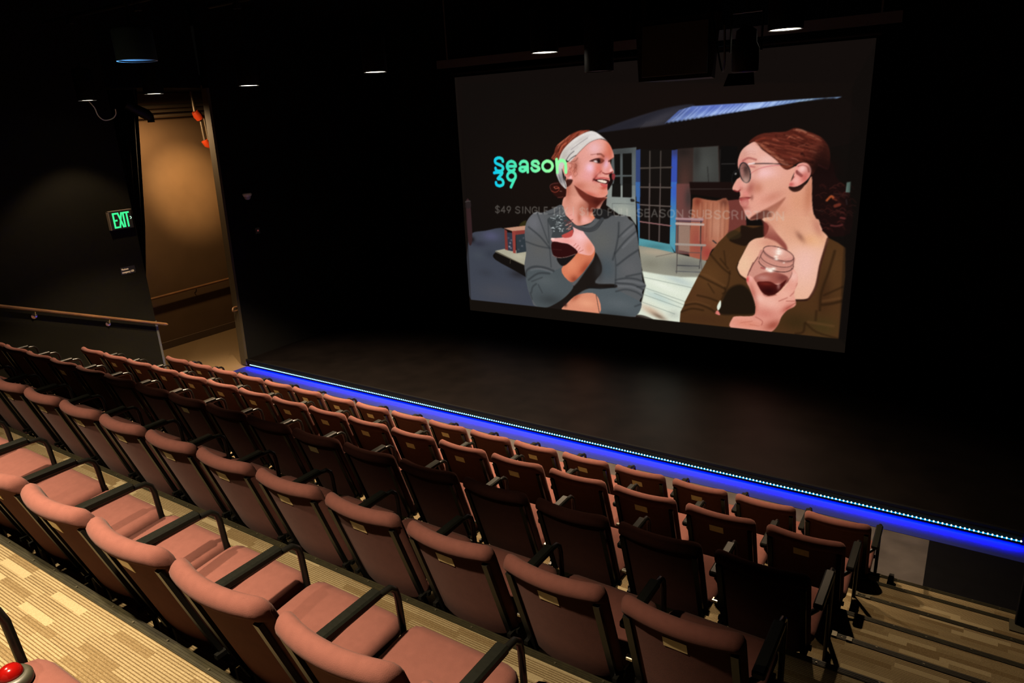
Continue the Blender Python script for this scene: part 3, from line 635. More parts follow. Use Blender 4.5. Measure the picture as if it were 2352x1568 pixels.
('S',(96,38,26),[(-5.147,3.342),(-5.204,3.307),(-5.243,3.259)],0.0043,0.45,0.0087,'h1'),
('S',(96,38,26),[(-5.456,3.076),(-5.516,3.022),(-5.558,2.952)],0.0048,0.45,0.0087,'h1'),
('S',(96,38,26),[(-5.052,3.355),(-5.108,3.324),(-5.146,3.282)],0.0053,0.45,0.0087,'h1'),
('S',(96,38,26),[(-5.421,3.123),(-5.481,3.071),(-5.522,3.002)],0.0041,0.45,0.0087,'h1'),
('S',(150,64,44),[(-5.144,3.297),(-5.201,3.261),(-5.24,3.213)],0.0046,0.45,0.0087,'h1'),
('S',(150,64,44),[(-5.149,3.309),(-5.206,3.274),(-5.244,3.227)],0.0032,0.45,0.0087,'h1'),
('S',(150,64,44),[(-5.129,3.315),(-5.185,3.281),(-5.224,3.235)],0.0044,0.45,0.0087,'h1'),
('S',(150,64,44),[(-4.952,3.368),(-5.007,3.345),(-5.045,3.312)],0.005,0.45,0.0087,'h1'),
('S',(150,64,44),[(-4.969,3.407),(-5.024,3.383),(-5.061,3.349)],0.0057,0.45,0.0087,'h1'),
('S',(210,120,92),[(-5.127,3.314),(-5.184,3.278),(-5.223,3.229)],0.0035,0.45,0.0087,'h1'),
('S',(96,38,26),[(-5.038,3.338),(-5.094,3.307),(-5.132,3.265)],0.0052,0.45,0.0087,'h1'),
('S',(210,120,92),[(-5.273,3.225),(-5.331,3.181),(-5.371,3.124)],0.0039,0.45,0.0087,'h1'),
('S',(70,26,18),[(-4.98,3.392),(-5.035,3.367),(-5.073,3.332)],0.0041,0.45,0.0087,'h1'),
('S',(190,96,70),[(-4.973,3.381),(-5.028,3.354),(-5.066,3.317)],0.0037,0.45,0.0087,'h1'),
('S',(150,64,44),[(-4.956,3.374),(-5.011,3.35),(-5.048,3.317)],0.0046,0.45,0.0087,'h1'),
('S',(70,26,18),[(-5.2,3.337),(-5.257,3.3),(-5.296,3.249)],0.0048,0.45,0.0087,'h1'),
('S',(210,120,92),[(-5.253,3.278),(-5.311,3.236),(-5.35,3.18)],0.0055,0.45,0.0087,'h1'),
('S',(70,26,18),[(-4.921,3.364),(-4.976,3.341),(-5.013,3.309)],0.0037,0.45,0.0087,'h1'),
('S',(96,38,26),[(-5.316,3.215),(-5.375,3.168),(-5.415,3.106)],0.0044,0.45,0.0087,'h1'),
('S',(70,26,18),[(-5.05,3.382),(-5.106,3.352),(-5.144,3.312)],0.0057,0.45,0.0087,'h1'),
('S',(190,96,70),[(-5.24,3.248),(-5.298,3.207),(-5.337,3.153)],0.0033,0.45,0.0087,'h1'),
('S',(96,38,26),[(-5.167,3.331),(-5.224,3.293),(-5.263,3.242)],0.0051,0.45,0.0087,'h1'),
('S',(96,38,26),[(-5.027,3.379),(-5.083,3.349),(-5.121,3.307)],0.0055,0.45,0.0087,'h1'),
('S',(190,96,70),[(-5.019,3.392),(-5.075,3.363),(-5.113,3.323)],0.0039,0.45,0.0087,'h1'),
('S',(210,120,92),[(-5.447,3.033),(-5.507,2.977),(-5.549,2.905)],0.0049,0.45,0.0087,'h1'),
('S',(210,120,92),[(-4.968,3.352),(-5.023,3.325),(-5.061,3.287)],0.005,0.45,0.0087,'h1'),
('S',(190,96,70),[(-5.022,3.376),(-5.078,3.345),(-5.116,3.304)],0.0039,0.45,0.0087,'h1'),
('S',(96,38,26),[(-4.955,3.377),(-5.01,3.351),(-5.048,3.314)],0.0054,0.45,0.0087,'h1'),
('S',(70,26,18),[(-5.486,3.051),(-5.547,2.995),(-5.589,2.923)],0.0042,0.45,0.0087,'h1'),
('S',(70,26,18),[(-5.291,3.259),(-5.349,3.215),(-5.389,3.158)],0.0057,0.45,0.0087,'h1'),
('S',(150,64,44),[(-5.115,3.349),(-5.172,3.316),(-5.21,3.272)],0.0037,0.45,0.0087,'h1'),
('S',(190,96,70),[(-5.062,3.374),(-5.118,3.34),(-5.156,3.296)],0.0053,0.45,0.0087,'h1'),
('S',(70,26,18),[(-4.87,3.373),(-4.925,3.351),(-4.962,3.32)],0.0034,0.45,0.0087,'h1'),
('S',(190,96,70),[(-4.951,3.385),(-5.006,3.361),(-5.043,3.329)],0.0057,0.45,0.0087,'h1'),
('S',(190,96,70),[(-5.116,3.315),(-5.173,3.279),(-5.211,3.232)],0.0041,0.45,0.0087,'h1'),
('S',(150,64,44),[(-5.258,3.255),(-5.316,3.211),(-5.356,3.152)],0.0054,0.45,0.0087,'h1'),
('S',(150,64,44),[(-5.279,3.253),(-5.338,3.209),(-5.377,3.152)],0.0038,0.45,0.0087,'h1'),
('S',(190,96,70),[(-4.97,3.358),(-5.026,3.333),(-5.063,3.298)],0.0035,0.45,0.0087,'h1'),
('S',(150,64,44),[(-5.397,3.064),(-5.457,3.011),(-5.498,2.942)],0.0045,0.45,0.0087,'h1'),
('S',(190,96,70),[(-5.138,3.31),(-5.195,3.274),(-5.233,3.227)],0.0038,0.45,0.0087,'h1'),
('S',(70,26,18),[(-5.01,3.344),(-5.066,3.315),(-5.104,3.276)],0.0044,0.45,0.0087,'h1'),
('S',(150,64,44),[(-5.045,3.387),(-5.101,3.356),(-5.139,3.315)],0.0052,0.45,0.0087,'h1'),
('S',(150,64,44),[(-5.213,3.296),(-5.27,3.256),(-5.31,3.203)],0.0054,0.45,0.0087,'h1'),
('S',(210,120,92),[(-4.956,3.364),(-5.011,3.339),(-5.048,3.304)],0.0042,0.45,0.0087,'h1'),
('S',(210,120,92),[(-5.301,3.251),(-5.36,3.207),(-5.4,3.149)],0.0056,0.45,0.0087,'h1'),
('S',(96,38,26),[(-5.135,3.33),(-5.191,3.294),(-5.23,3.246)],0.0054,0.45,0.0087,'h1'),
('S',(70,26,18),[(-5.288,3.243),(-5.346,3.199),(-5.386,3.141)],0.0058,0.45,0.0087,'h1'),
('S',(70,26,18),[(-4.93,3.366),(-4.986,3.341),(-5.023,3.306)],0.0038,0.45,0.0087,'h1'),
('S',(70,26,18),[(-5.15,3.303),(-5.207,3.265),(-5.246,3.216)],0.0053,0.45,0.0087,'h1'),
('S',(210,120,92),[(-4.96,3.376),(-5.016,3.349),(-5.053,3.312)],0.0051,0.45,0.0087,'h1'),
('S',(210,120,92),[(-5.45,3.081),(-5.509,3.027),(-5.551,2.956)],0.0051,0.45,0.0087,'h1'),
('F',(206,138,118),[(-5.277,2.721),(-5.154,2.722),(-4.879,2.48),(-4.651,2.435),(-4.706,2.369),(-4.883,2.233),(-5.38,2.219),(-5.318,2.33),(-5.276,2.515)],0.0074,1,'n1','',1),
('F',(216,146,126),[(-5.359,2.31),(-5.278,2.446),(-4.894,2.429),(-4.603,2.446),(-4.656,2.375),(-4.805,2.12),(-4.874,2.058),(-5.025,2.009),(-5.122,2.009),(-5.259,2.123),(-5.341,2.201)],0.0074,1,'n2','',1),
('G',(240,170,150),(-5.068,2.377),0.1044,0.1139,0.6,'n1',0),
('G',(170,88,68),(-5.253,2.557),0.0569,0.1708,0.6,'n1',0),
('F',(104,38,28),[(-5.138,2.615),(-5.008,2.535),(-4.879,2.471),(-4.615,2.431),(-4.697,2.361),(-4.827,2.235),(-4.92,2.232),(-4.9,2.332),(-4.983,2.396),(-5.066,2.477)],0.0248,0.95,'','',1),
('G',(60,18,14),(-4.788,2.367),0.1329,0.0664,0.8,'',0),
('G',(120,50,38),(-4.87,2.274),0.0826,0.1376,0.7,'n2',0),
('G',(235,130,90),(-4.832,2.156),0.0688,0.055,0.9,'n2',0),
('G',(245,180,172),(-4.968,2.09),0.1101,0.0688,0.8,'n2',0),
('G',(242,170,160),(-5.203,2.131),0.0963,0.1101,0.7,'n2',0),
('G',(180,95,72),(-5.064,2.124),0.0358,0.0826,0.8,'n2',0),
('G',(170,92,70),(-5.006,2.283),0.0826,0.0826,0.6,'n2',0),
('F',(229,156,140),[(-4.722,3.266),(-4.616,3.243),(-4.551,3.188),(-4.503,3.098),(-4.485,3.005),(-4.546,2.967),(-4.522,2.881),(-4.486,2.81),(-4.505,2.783),(-4.554,2.763),(-4.548,2.684),(-4.575,2.628),(-4.59,2.548),(-4.585,2.496),(-4.624,2.451),(-4.714,2.432),(-4.833,2.452),(-4.971,2.515),(-5.119,2.599),(-5.175,2.656),(-5.191,2.738),(-5.268,2.721),(-5.323,2.803),(-5.329,2.917),(-5.223,2.957),(-5.108,3.044),(-4.986,3.146),(-4.866,3.237)],0.0062,1,'f1','',1),
('G',(212,118,92),(-4.564,3.161),0.0664,0.1329,0.9,'f1',0),
('G',(236,186,190),(-4.795,3.142),0.1234,0.1044,0.8,'f1',0),
('G',(206,104,80),(-4.609,3.022),0.0569,0.0759,0.8,'f1',0),
('G',(226,160,150),(-4.998,3.011),0.1044,0.1044,0.6,'f1',0),
('G',(246,200,222),(-4.872,2.859),0.0759,0.0759,0.9,'f1',0),
('G',(234,160,160),(-4.911,2.739),0.1329,0.0949,0.7,'f1',0),
('G',(214,138,116),(-5.007,2.6),0.1423,0.0759,0.8,'f1',0),
('G',(222,132,108),(-4.668,2.507),0.0854,0.0569,0.8,'f1',0),
('G',(224,110,96),(-4.736,2.85),0.0569,0.0854,0.7,'f1',0),
('G',(240,190,214),(-4.61,2.913),0.0474,0.0854,0.9,'f1',0),
('G',(228,140,130),(-4.567,2.834),0.0569,0.0474,0.7,'f1',0),
('G',(248,205,205),(-4.531,2.826),0.0247,0.0247,0.8,'f1',0),
('G',(170,60,50),(-4.774,2.723),0.0474,0.0759,0.6,'f1',0),
('G',(196,90,70),(-4.879,2.48),0.1518,0.038,0.7,'f1',15),
('G',(220,150,130),(-4.785,2.586),0.0854,0.0474,0.7,'f1',0),
('F',(26,15,14),[(-4.563,2.763),(-4.505,2.783),(-4.499,2.692),(-4.515,2.637),(-4.582,2.54),(-4.588,2.628),(-4.548,2.684)],0.0093,1.0,'','',1),
('F',(142,52,56),[(-4.514,2.771),(-4.483,2.779),(-4.463,2.748),(-4.484,2.692),(-4.514,2.708)],0.0124,1.0,'','',1),
('S',(130,44,40),[(-4.665,2.793),(-4.621,2.775),(-4.567,2.779),(-4.505,2.803)],0.0087,0.9,0.0062,'f1'),
('F',(92,48,44),[(-4.88,2.958),(-4.788,2.993),(-4.707,3.001),(-4.636,2.968),(-4.682,2.925),(-4.753,2.928),(-4.807,2.947)],0.0093,1.0,'','',1),
('F',(196,176,172),[(-4.814,2.957),(-4.773,2.969),(-4.735,2.948),(-4.762,2.934)],0.0062,1.0,'','',1),
('F',(30,18,18),[(-4.748,2.977),(-4.712,2.983),(-4.699,2.945),(-4.735,2.933)],0.0062,1.0,'','',1),
('S',(60,28,26),[(-4.852,2.966),(-4.78,2.987),(-4.708,2.992)],0.004,1.0,0.005,''),
('S',(150,84,74),[(-4.855,3.049),(-4.752,3.059)],0.0055,0.7,0.0093,''),
('S',(128,66,54),[(-4.743,3.055),(-4.689,3.054),(-4.645,3.023)],0.0134,0.8,0.0124,'f1'),
('S',(84,34,28),[(-4.561,2.955),(-4.486,2.994)],0.0134,0.9,0.0093,'f1'),
('G',(160,70,52),(-4.672,2.968),0.0569,0.0759,0.6,'f1',0),
('S',(150,64,58),[(-4.683,2.815),(-4.765,2.747),(-4.825,2.675)],0.0095,0.75,0.0124,'f1'),
('G',(236,170,160),(-4.701,2.755),0.0474,0.038,0.8,'f1',0),
('F',(66,22,24),[(-4.807,2.687),(-4.702,2.703),(-4.563,2.684),(-4.591,2.632),(-4.667,2.64),(-4.748,2.659)],0.0062,1.0,'','',1),
('S',(200,96,92),[(-4.765,2.707),(-4.675,2.719),(-4.563,2.704)],0.0103,1.0,0.005,''),
('F',(246,228,208),[(-4.757,2.683),(-4.684,2.69),(-4.602,2.67),(-4.617,2.644),(-4.694,2.655)],0.005,1.0,'','',1),
('F',(206,92,88),[(-4.703,2.637),(-4.591,2.619),(-4.609,2.58),(-4.676,2.599)],0.0074,1.0,'','',1),
('G',(184,70,54),(-4.649,2.572),0.0569,0.0228,0.8,'f1',0),
('G',(60,18,16),(-4.806,2.695),0.0209,0.0152,0.8,'',0),
('F',(238,156,146),[(-5.322,2.836),(-5.245,2.86),(-5.167,2.762),(-5.178,2.693),(-5.231,2.693),(-5.295,2.762)],0.0074,1,'e1','',1),
('G',(200,90,80),(-5.247,2.779),0.0474,0.038,0.7,'e1',0),
('G',(250,200,200),(-5.197,2.722),0.0228,0.0285,0.9,'e1',0),
('S',(150,76,66),[(-5.214,2.933),(-5.149,2.916),(-5.113,2.868),(-5.151,2.819)],0.0071,0.7,0.0124,''),
('S',(170,90,76),[(-5.111,2.916),(-5.094,2.868),(-5.133,2.803)],0.0071,0.7,0.0124,''),
('S',(120,70,58),[(-5.186,2.949),(-5.11,2.964),(-5.072,3.004)],0.0071,0.7,0.0124,''),
('S',(225,130,110),[(-5.225,2.884),(-5.179,2.836),(-5.162,2.779)],0.0071,0.7,0.0124,''),
('G',(250,240,235),(-5.223,2.691),0.0095,0.0095,1,'',0),
('F',(50,20,16),[(-5.269,2.688),(-5.164,2.689),(-5.194,2.623),(-5.262,2.581),(-5.28,2.622)],0.0155,0.9,'','',1),
('F',(213,206,200),[(-4.881,3.379),(-4.783,3.37),(-4.686,3.314),(-4.585,3.234),(-4.642,3.261),(-4.731,3.265),(-4.866,3.222),(-4.995,3.13),(-5.109,3.028),(-5.205,2.947),(-5.27,2.974),(-5.331,2.844),(-5.33,2.721),(-5.28,2.647),(-5.28,2.552),(-5.376,2.63),(-5.429,2.729),(-5.444,2.803),(-5.394,2.983),(-5.313,3.127),(-5.178,3.244),(-5.046,3.32)],0.0062,1,'hb','',1),
('G',(232,226,224),(-4.82,3.314),0.1518,0.0664,0.7,'hb',0),
('G',(186,178,166),(-5.306,3.031),0.0759,0.1044,0.6,'hb',0),
('G',(120,114,116),(-5.355,2.704),0.0854,0.1044,0.8,'hb',0),
('G',(226,220,214),(-5.124,3.18),0.0949,0.0854,0.5,'hb',0),
('S',(150,140,142),[(-5.181,3.125),(-5.049,3.206),(-4.901,3.289)],0.0055,0.8,0.0062,''),
('S',(90,82,84),[(-5.27,2.974),(-5.202,3.053),(-5.13,3.104)],0.0063,0.8,0.0062,''),
('S',(50,42,42),[(-5.233,2.953),(-5.175,3.005),(-5.099,3.044)],0.0055,0.8,0.0062,''),
('S',(236,230,226),[(-5.204,2.973),(-5.156,3.005)],0.004,0.8,0.0062,''),
('S',(80,46,42),[(-5.109,3.028),(-4.995,3.13),(-4.866,3.223),(-4.731,3.266),(-4.642,3.262),(-4.581,3.231)],0.0028,0.8,0.0062,''),
('S',(60,52,54),[(-5.341,2.844),(-5.325,2.721),(-5.282,2.573)],0.0055,0.8,0.0062,''),
('S',(90,86,90),[(-5.401,2.762),(-5.366,2.647)],0.004,0.8,0.0062,''),
('S',(176,170,170),[(-5.305,2.762),(-5.3,2.622)],0.0032,0.8,0.0062,''),
('S',(160,156,156),[(-5.381,2.779),(-5.337,2.655)],0.0032,0.8,0.0062,''),
('G',(30,16,16),(-4.724,2.961),0.0228,0.0228,0.95,'f1',0),
('G',(235,225,222),(-4.78,2.955),0.0133,0.0114,0.6,'f1',0),
('S',(150,110,100),[(-4.729,2.685),(-4.724,2.647)],0.0012,0.5,0.005,''),
('S',(150,110,100),[(-4.693,2.685),(-4.688,2.647)],0.0012,0.5,0.005,''),
('S',(150,110,100),[(-4.657,2.685),(-4.652,2.648)],0.0012,0.5,0.005,''),
('S',(150,110,100),[(-4.63,2.685),(-4.625,2.648)],0.0012,0.5,0.005,''),
('G',(150,84,66),(-5.112,2.9),0.0664,0.1044,0.55,'f1',0),
('G',(190,104,86),(-5.063,2.592),0.1044,0.0569,0.6,'f1',0),
('G',(206,120,100),(-5.133,2.803),0.0474,0.1139,0.5,'f1',0),
('G',(196,96,74),(-4.538,3.068),0.038,0.1044,0.6,'f1',0),
('G',(190,92,78),(-4.701,2.803),0.0247,0.0569,0.5,'f1',0),
('S',(205,120,98),[(-5.222,2.954),(-5.242,2.922),(-5.268,2.882)],0.0036,0.45,0.0099,''),
('S',(170,90,72),[(-5.1,2.882),(-5.119,2.85),(-5.093,2.809)],0.0036,0.45,0.0099,''),
('S',(205,120,98),[(-5.136,2.949),(-5.131,2.917),(-5.17,2.877)],0.0036,0.45,0.0099,''),
('S',(205,120,98),[(-5.145,2.953),(-5.152,2.92),(-5.179,2.88)],0.0036,0.45,0.0099,''),
('S',(170,90,72),[(-5.174,2.872),(-5.189,2.839),(-5.207,2.799)],0.0036,0.45,0.0099,''),
('S',(120,56,44),[(-5.148,2.88),(-5.122,2.848),(-5.17,2.807)],0.0036,0.45,0.0099,''),
('S',(205,120,98),[(-5.2,2.831),(-5.227,2.798),(-5.193,2.758)],0.0036,0.45,0.0099,''),
('S',(170,90,72),[(-5.111,2.862),(-5.127,2.83),(-5.128,2.789)],0.0036,0.45,0.0099,''),
('S',(170,90,72),[(-5.176,2.917),(-5.173,2.885),(-5.205,2.844)],0.0036,0.45,0.0099,''),
('S',(205,120,98),[(-5.187,2.876),(-5.173,2.844),(-5.173,2.803)],0.0036,0.45,0.0099,''),
('S',(120,56,44),[(-5.1,2.807),(-5.078,2.775),(-5.126,2.734)],0.0036,0.45,0.0099,''),
('S',(96,44,36),[(-5.202,2.867),(-5.225,2.835),(-5.237,2.794)],0.0036,0.45,0.0099,''),
('S',(120,56,44),[(-5.104,2.871),(-5.089,2.838),(-5.132,2.798)],0.0036,0.45,0.0099,''),
('S',(170,90,72),[(-5.186,2.83),(-5.208,2.798),(-5.22,2.757)],0.0036,0.45,0.0099,''),
('S',(120,56,44),[(-5.181,2.905),(-5.173,2.872),(-5.221,2.832)],0.0036,0.45,0.0099,''),
('S',(120,56,44),[(-5.214,2.806),(-5.18,2.773),(-5.249,2.732)],0.0036,0.45,0.0099,''),
('S',(170,90,72),[(-5.206,2.805),(-5.204,2.772),(-5.218,2.731)],0.0036,0.45,0.0099,''),
('S',(96,44,36),[(-5.12,2.925),(-5.085,2.893),(-5.132,2.853)],0.0036,0.45,0.0099,''),
('S',(205,120,98),[(-5.149,2.828),(-5.169,2.795),(-5.143,2.755)],0.0036,0.45,0.0099,''),
('S',(120,56,44),[(-5.136,2.808),(-5.148,2.775),(-5.127,2.734)],0.0036,0.45,0.0099,''),
('S',(120,56,44),[(-5.095,2.913),(-5.117,2.881),(-5.1,2.841)],0.0036,0.45,0.0099,''),
('S',(170,90,72),[(-5.168,2.804),(-5.189,2.772),(-5.152,2.731)],0.0036,0.45,0.0099,''),
('S',(170,90,72),[(-5.219,2.869),(-5.196,2.836),(-5.197,2.796)],0.0036,0.45,0.0099,''),
('S',(205,120,98),[(-5.112,2.856),(-5.104,2.823),(-5.122,2.783)],0.0036,0.45,0.0099,''),
('S',(170,90,72),[(-5.132,2.887),(-5.126,2.855),(-5.126,2.815)],0.0036,0.45,0.0099,''),
('S',(205,120,98),[(-5.165,2.851),(-5.173,2.819),(-5.186,2.778)],0.0036,0.45,0.0099,''),
('S',(176,168,166),[(-5.314,3.079),(-5.18,3.173),(-5.029,3.257),(-4.883,3.315)],0.0103,0.35,0.031,'hb'),
('S',(176,168,166),[(-5.356,2.966),(-5.267,3.078),(-5.143,3.164)],0.0103,0.35,0.031,'hb'),
('S',(176,168,166),[(-5.297,3.014),(-5.182,3.093),(-5.068,3.163)],0.0103,0.35,0.031,'hb'),
('S',(176,168,166),[(-5.047,3.281),(-4.909,3.332),(-4.775,3.328)],0.0103,0.35,0.031,'hb'),
('S',(246,242,240),[(-5.122,3.259),(-4.973,3.326),(-4.828,3.345),(-4.704,3.295)],0.0119,0.4,0.0372,'hb'),
('F',(88,90,92),[(-5.359,2.31),(-5.54,2.244),(-5.717,2.183),(-5.85,2.186),(-6.007,2.04),(-6.059,1.858),(-6.054,1.715),(-6.048,1.531),(-6.093,1.316),(-6.076,1.129),(-6.047,0.928),(-5.978,0.743),(-5.882,0.636),(-5.33,0.642),(-4.743,0.649),(-4.214,0.654),(-4.122,0.69),(-4.084,0.82),(-4.039,0.862),(-4.072,0.921),(-4.024,1.006),(-4.034,1.061),(-3.974,1.164),(-4.029,1.233),(-4.05,1.474),(-4.09,1.651),(-4.103,1.817),(-4.161,2.061),(-4.244,2.128),(-4.307,2.184),(-4.475,2.179),(-4.67,2.262),(-4.792,2.133),(-4.901,2.038),(-5.039,2.0),(-5.15,2.023),(-5.287,2.135)],0.0062,1,'t1','',1),
('G',(108,108,114),(-5.887,2.019),0.1514,0.1651,0.8,'t1',0),
('G',(102,102,104),(-4.256,1.975),0.1101,0.1651,0.6,'t1',0),
('G',(96,96,92),(-4.702,1.798),0.2202,0.2064,0.7,'t1',0),
('G',(70,80,86),(-4.612,1.372),0.1651,0.1927,0.8,'t1',0),
('G',(94,92,88),(-5.8,1.625),0.1789,0.1651,0.5,'t1',0),
('G',(98,98,100),(-4.242,1.399),0.1514,0.1239,0.6,'t1',0),
('G',(64,70,74),(-5.771,0.886),0.2202,0.1376,0.7,'t1',0),
('F',(28,26,26),[(-4.83,2.252),(-4.67,2.262),(-4.474,2.185),(-4.527,2.171),(-4.619,2.121),(-4.792,2.127)],0.0155,0.95,'','',1),
('F',(26,20,17),[(-5.258,1.117),(-5.174,1.057),(-4.941,1.348),(-4.835,1.493),(-4.799,1.608),(-4.706,1.452),(-4.701,1.303),(-4.806,1.13),(-4.48,1.139),(-4.48,1.082),(-4.919,1.03),(-5.127,0.913),(-5.327,0.748),(-5.412,0.641),(-5.736,0.638),(-5.596,0.714),(-5.383,0.843)],0.0186,0.96,'','',1),
('G',(48,46,46),(-4.748,1.337),0.0688,0.1651,0.6,'',0),
('F',(76,83,86),[(-6.076,1.129),(-5.938,1.267),(-5.576,1.261),(-5.39,1.321),(-5.315,1.164),(-5.188,1.055),(-5.339,0.86),(-5.597,0.687),(-5.736,0.638),(-5.874,0.637),(-6.005,0.837)],0.0124,1,'s1','',1),
('G',(90,96,98),(-5.717,1.092),0.2064,0.0963,0.6,'s1',0),
('G',(56,60,62),(-5.624,0.779),0.2477,0.0963,0.8,'s1',0),
('F',(80,88,92),[(-4.802,0.944),(-5.005,0.951),(-4.919,1.028),(-4.48,1.08),(-4.4,1.039),(-4.111,0.929),(-4.039,0.862),(-4.122,0.69),(-4.347,0.653),(-4.74,0.649)],0.0093,1,'s2','',1),
('G',(94,100,104),(-4.414,0.848),0.2477,0.0826,0.6,'s2',0),
('G',(60,66,70),(-4.482,0.662),0.2752,0.055,0.6,'s2',0),
('S',(24,22,22),[(-4.947,1.053),(-4.724,1.054),(-4.473,1.102)],0.0126,0.8,0.0124,''),
('F',(214,122,88),[(-5.401,1.307),(-5.104,1.589),(-4.921,1.675),(-4.819,1.681),(-4.82,1.55),(-4.941,1.373),(-5.07,1.223),(-5.237,1.108)],0.0062,1,'a1','',1),
('G',(150,62,40),(-4.983,1.344),0.1651,0.0688,0.8,'a1',-50),
('G',(230,145,110),(-5.222,1.391),0.1239,0.0963,0.6,'a1',-45),
('G',(120,46,30),(-5.171,1.15),0.0826,0.0688,0.7,'a1',0),
('F',(240,176,170),[(-5.189,2.021),(-5.053,1.977),(-4.973,1.882),(-4.852,1.741),(-4.812,1.656),(-4.882,1.559),(-5.034,1.568),(-5.111,1.589),(-5.138,1.637),(-5.299,1.717),(-5.486,1.717),(-5.575,1.759),(-5.527,1.8),(-5.353,1.814),(-5.239,1.823),(-5.164,1.911)],0.0062,1,'hd1','',1),
('G',(226,140,112),(-4.894,1.664),0.0963,0.1239,0.9,'hd1',0),
('G',(248,200,200),(-5.07,1.841),0.1101,0.0826,0.7,'hd1',0),
('G',(236,150,140),(-5.298,1.754),0.1239,0.033,0.6,'hd1',0),
('S',(170,82,66),[(-5.111,1.601),(-5.06,1.667)],0.0046,0.7,0.0062,'hd1'),
('S',(170,82,66),[(-5.138,1.65),(-5.087,1.703)],0.0046,0.7,0.0062,'hd1'),
('S',(170,82,66),[(-5.172,1.686),(-5.129,1.726)],0.0046,0.7,0.0062,'hd1'),
('S',(170,82,66),[(-5.09,1.59),(-5.005,1.633)],0.0046,0.7,0.0062,'hd1'),
('S',(252,225,215),[(-5.564,1.779),(-5.521,1.775)],0.0103,0.9,0.005,''),
('S',(190,90,85),[(-5.559,1.734),(-5.486,1.719)],0.0046,0.7,0.005,''),
('F',(216,140,110),[(-5.12,0.913),(-4.798,0.949),(-4.74,0.649),(-5.155,0.644),(-5.412,0.641),(-5.327,0.742)],0.0074,1,'a2','',1),
('G',(236,165,130),(-4.966,0.792),0.1514,0.0688,0.7,'a2',0),
('G',(160,80,58),(-5.149,0.879),0.1101,0.0413,0.7,'a2',-40),
('G',(50,26,22),(-5.35,0.726),0.033,0.033,0.9,'',0),
('S',(30,30,32),[(-4.798,0.945),(-4.743,0.659)],0.0046,0.8,0.005,''),
('F',(60,64,66),[(-5.626,2.086),(-5.458,2.129),(-5.343,2.157),(-5.259,2.105),(-5.179,1.966),(-5.217,1.846),(-5.542,1.793),(-5.545,1.906)],0.0093,0.95,'j1','',1),
('F',(185,72,66),[(-5.381,1.838),(-5.265,1.894),(-5.177,1.935),(-5.199,1.835),(-5.325,1.803)],0.0093,1.0,'','',1),
('F',(46,14,14),[(-5.559,1.722),(-5.356,1.72),(-5.242,1.701),(-5.104,1.602),(-5.176,1.54),(-5.363,1.486),(-5.537,1.511)],0.0093,1.0,'','',1),
('F',(24,21,21),[(-5.48,1.476),(-5.305,1.498),(-5.133,1.562),(-5.309,1.385),(-5.411,1.365)],0.0124,1.0,'','',1),
('S',(176,140,130),[(-5.552,1.517),(-5.45,1.485),(-5.305,1.504),(-5.144,1.561)],0.0029,1.0,0.005,''),
('S',(90,40,38),[(-5.548,1.613),(-5.388,1.613)],0.0034,0.8,0.005,''),
('S',(202,210,210),[(-5.529,1.905),(-5.512,1.909)],0.0034,0.85,0.0037,''),
('S',(202,210,210),[(-5.524,1.895),(-5.502,1.899)],0.0046,0.85,0.0037,''),
('S',(202,210,210),[(-5.472,2.03),(-5.437,2.032)],0.0046,0.85,0.0037,''),
('S',(162,170,170),[(-5.518,2.153),(-5.493,2.154)],0.0046,0.85,0.0037,''),
('S',(227,235,235),[(-5.41,1.988),(-5.373,1.993)],0.0057,0.85,0.0037,''),
('S',(227,235,235),[(-5.382,2.134),(-5.362,2.134)],0.0046,0.85,0.0037,''),
('S',(202,210,210),[(-5.369,2.028),(-5.342,2.032)],0.0034,0.85,0.0037,''),
('S',(202,210,210),[(-5.448,2.151),(-5.433,2.148)],0.0046,0.85,0.0037,''),
('S',(162,170,170),[(-5.412,1.931),(-5.386,1.93)],0.0046,0.85,0.0037,''),
('S',(227,235,235),[(-5.548,1.956),(-5.522,1.959)],0.0046,0.85,0.0037,''),
('S',(202,210,210),[(-5.361,1.943),(-5.341,1.945)],0.0046,0.85,0.0037,''),
('S',(202,210,210),[(-5.455,2.141),(-5.435,2.139)],0.0046,0.85,0.0037,''),
('S',(112,120,120),[(-5.495,2.089),(-5.477,2.091)],0.0057,0.85,0.0037,''),
('S',(112,120,120),[(-5.369,2.117),(-5.354,2.115)],0.0034,0.85,0.0037,''),
('S',(162,170,170),[(-5.533,1.956),(-5.518,1.955)],0.0046,0.85,0.0037,''),
('S',(112,120,120),[(-5.495,2.114),(-5.459,2.118)],0.0057,0.85,0.0037,''),
('S',(227,235,235),[(-5.473,2.05),(-5.454,2.054)],0.0034,0.85,0.0037,''),
('S',(162,170,170),[(-5.426,1.961),(-5.41,1.959)],0.0046,0.85,0.0037,''),
('S',(227,235,235),[(-5.417,1.905),(-5.401,1.902)],0.0046,0.85,0.0037,''),
('S',(162,170,170),[(-5.488,2.009),(-5.467,2.006)],0.0034,0.85,0.0037,''),
('S',(227,235,235),[(-5.427,2.031),(-5.393,2.035)],0.0057,0.85,0.0037,''),
('S',(112,120,120),[(-5.535,2.069),(-5.512,2.073)],0.0057,0.85,0.0037,''),
('S',(202,210,210),[(-5.528,1.944),(-5.506,1.948)],0.0057,0.85,0.0037,''),
('S',(112,120,120),[(-5.469,2.127),(-5.444,2.131)],0.0046,0.85,0.0037,''),
('S',(112,120,120),[(-5.449,1.946),(-5.432,1.949)],0.0046,0.85,0.0037,''),
('S',(227,235,235),[(-5.548,2.102),(-5.518,2.102)],0.0034,0.85,0.0037,''),
('S',(227,235,235),[(-5.428,1.944),(-5.391,1.944)],0.0057,0.85,0.0037,''),
('S',(202,210,210),[(-5.462,1.975),(-5.438,1.978)],0.0046,0.85,0.0037,''),
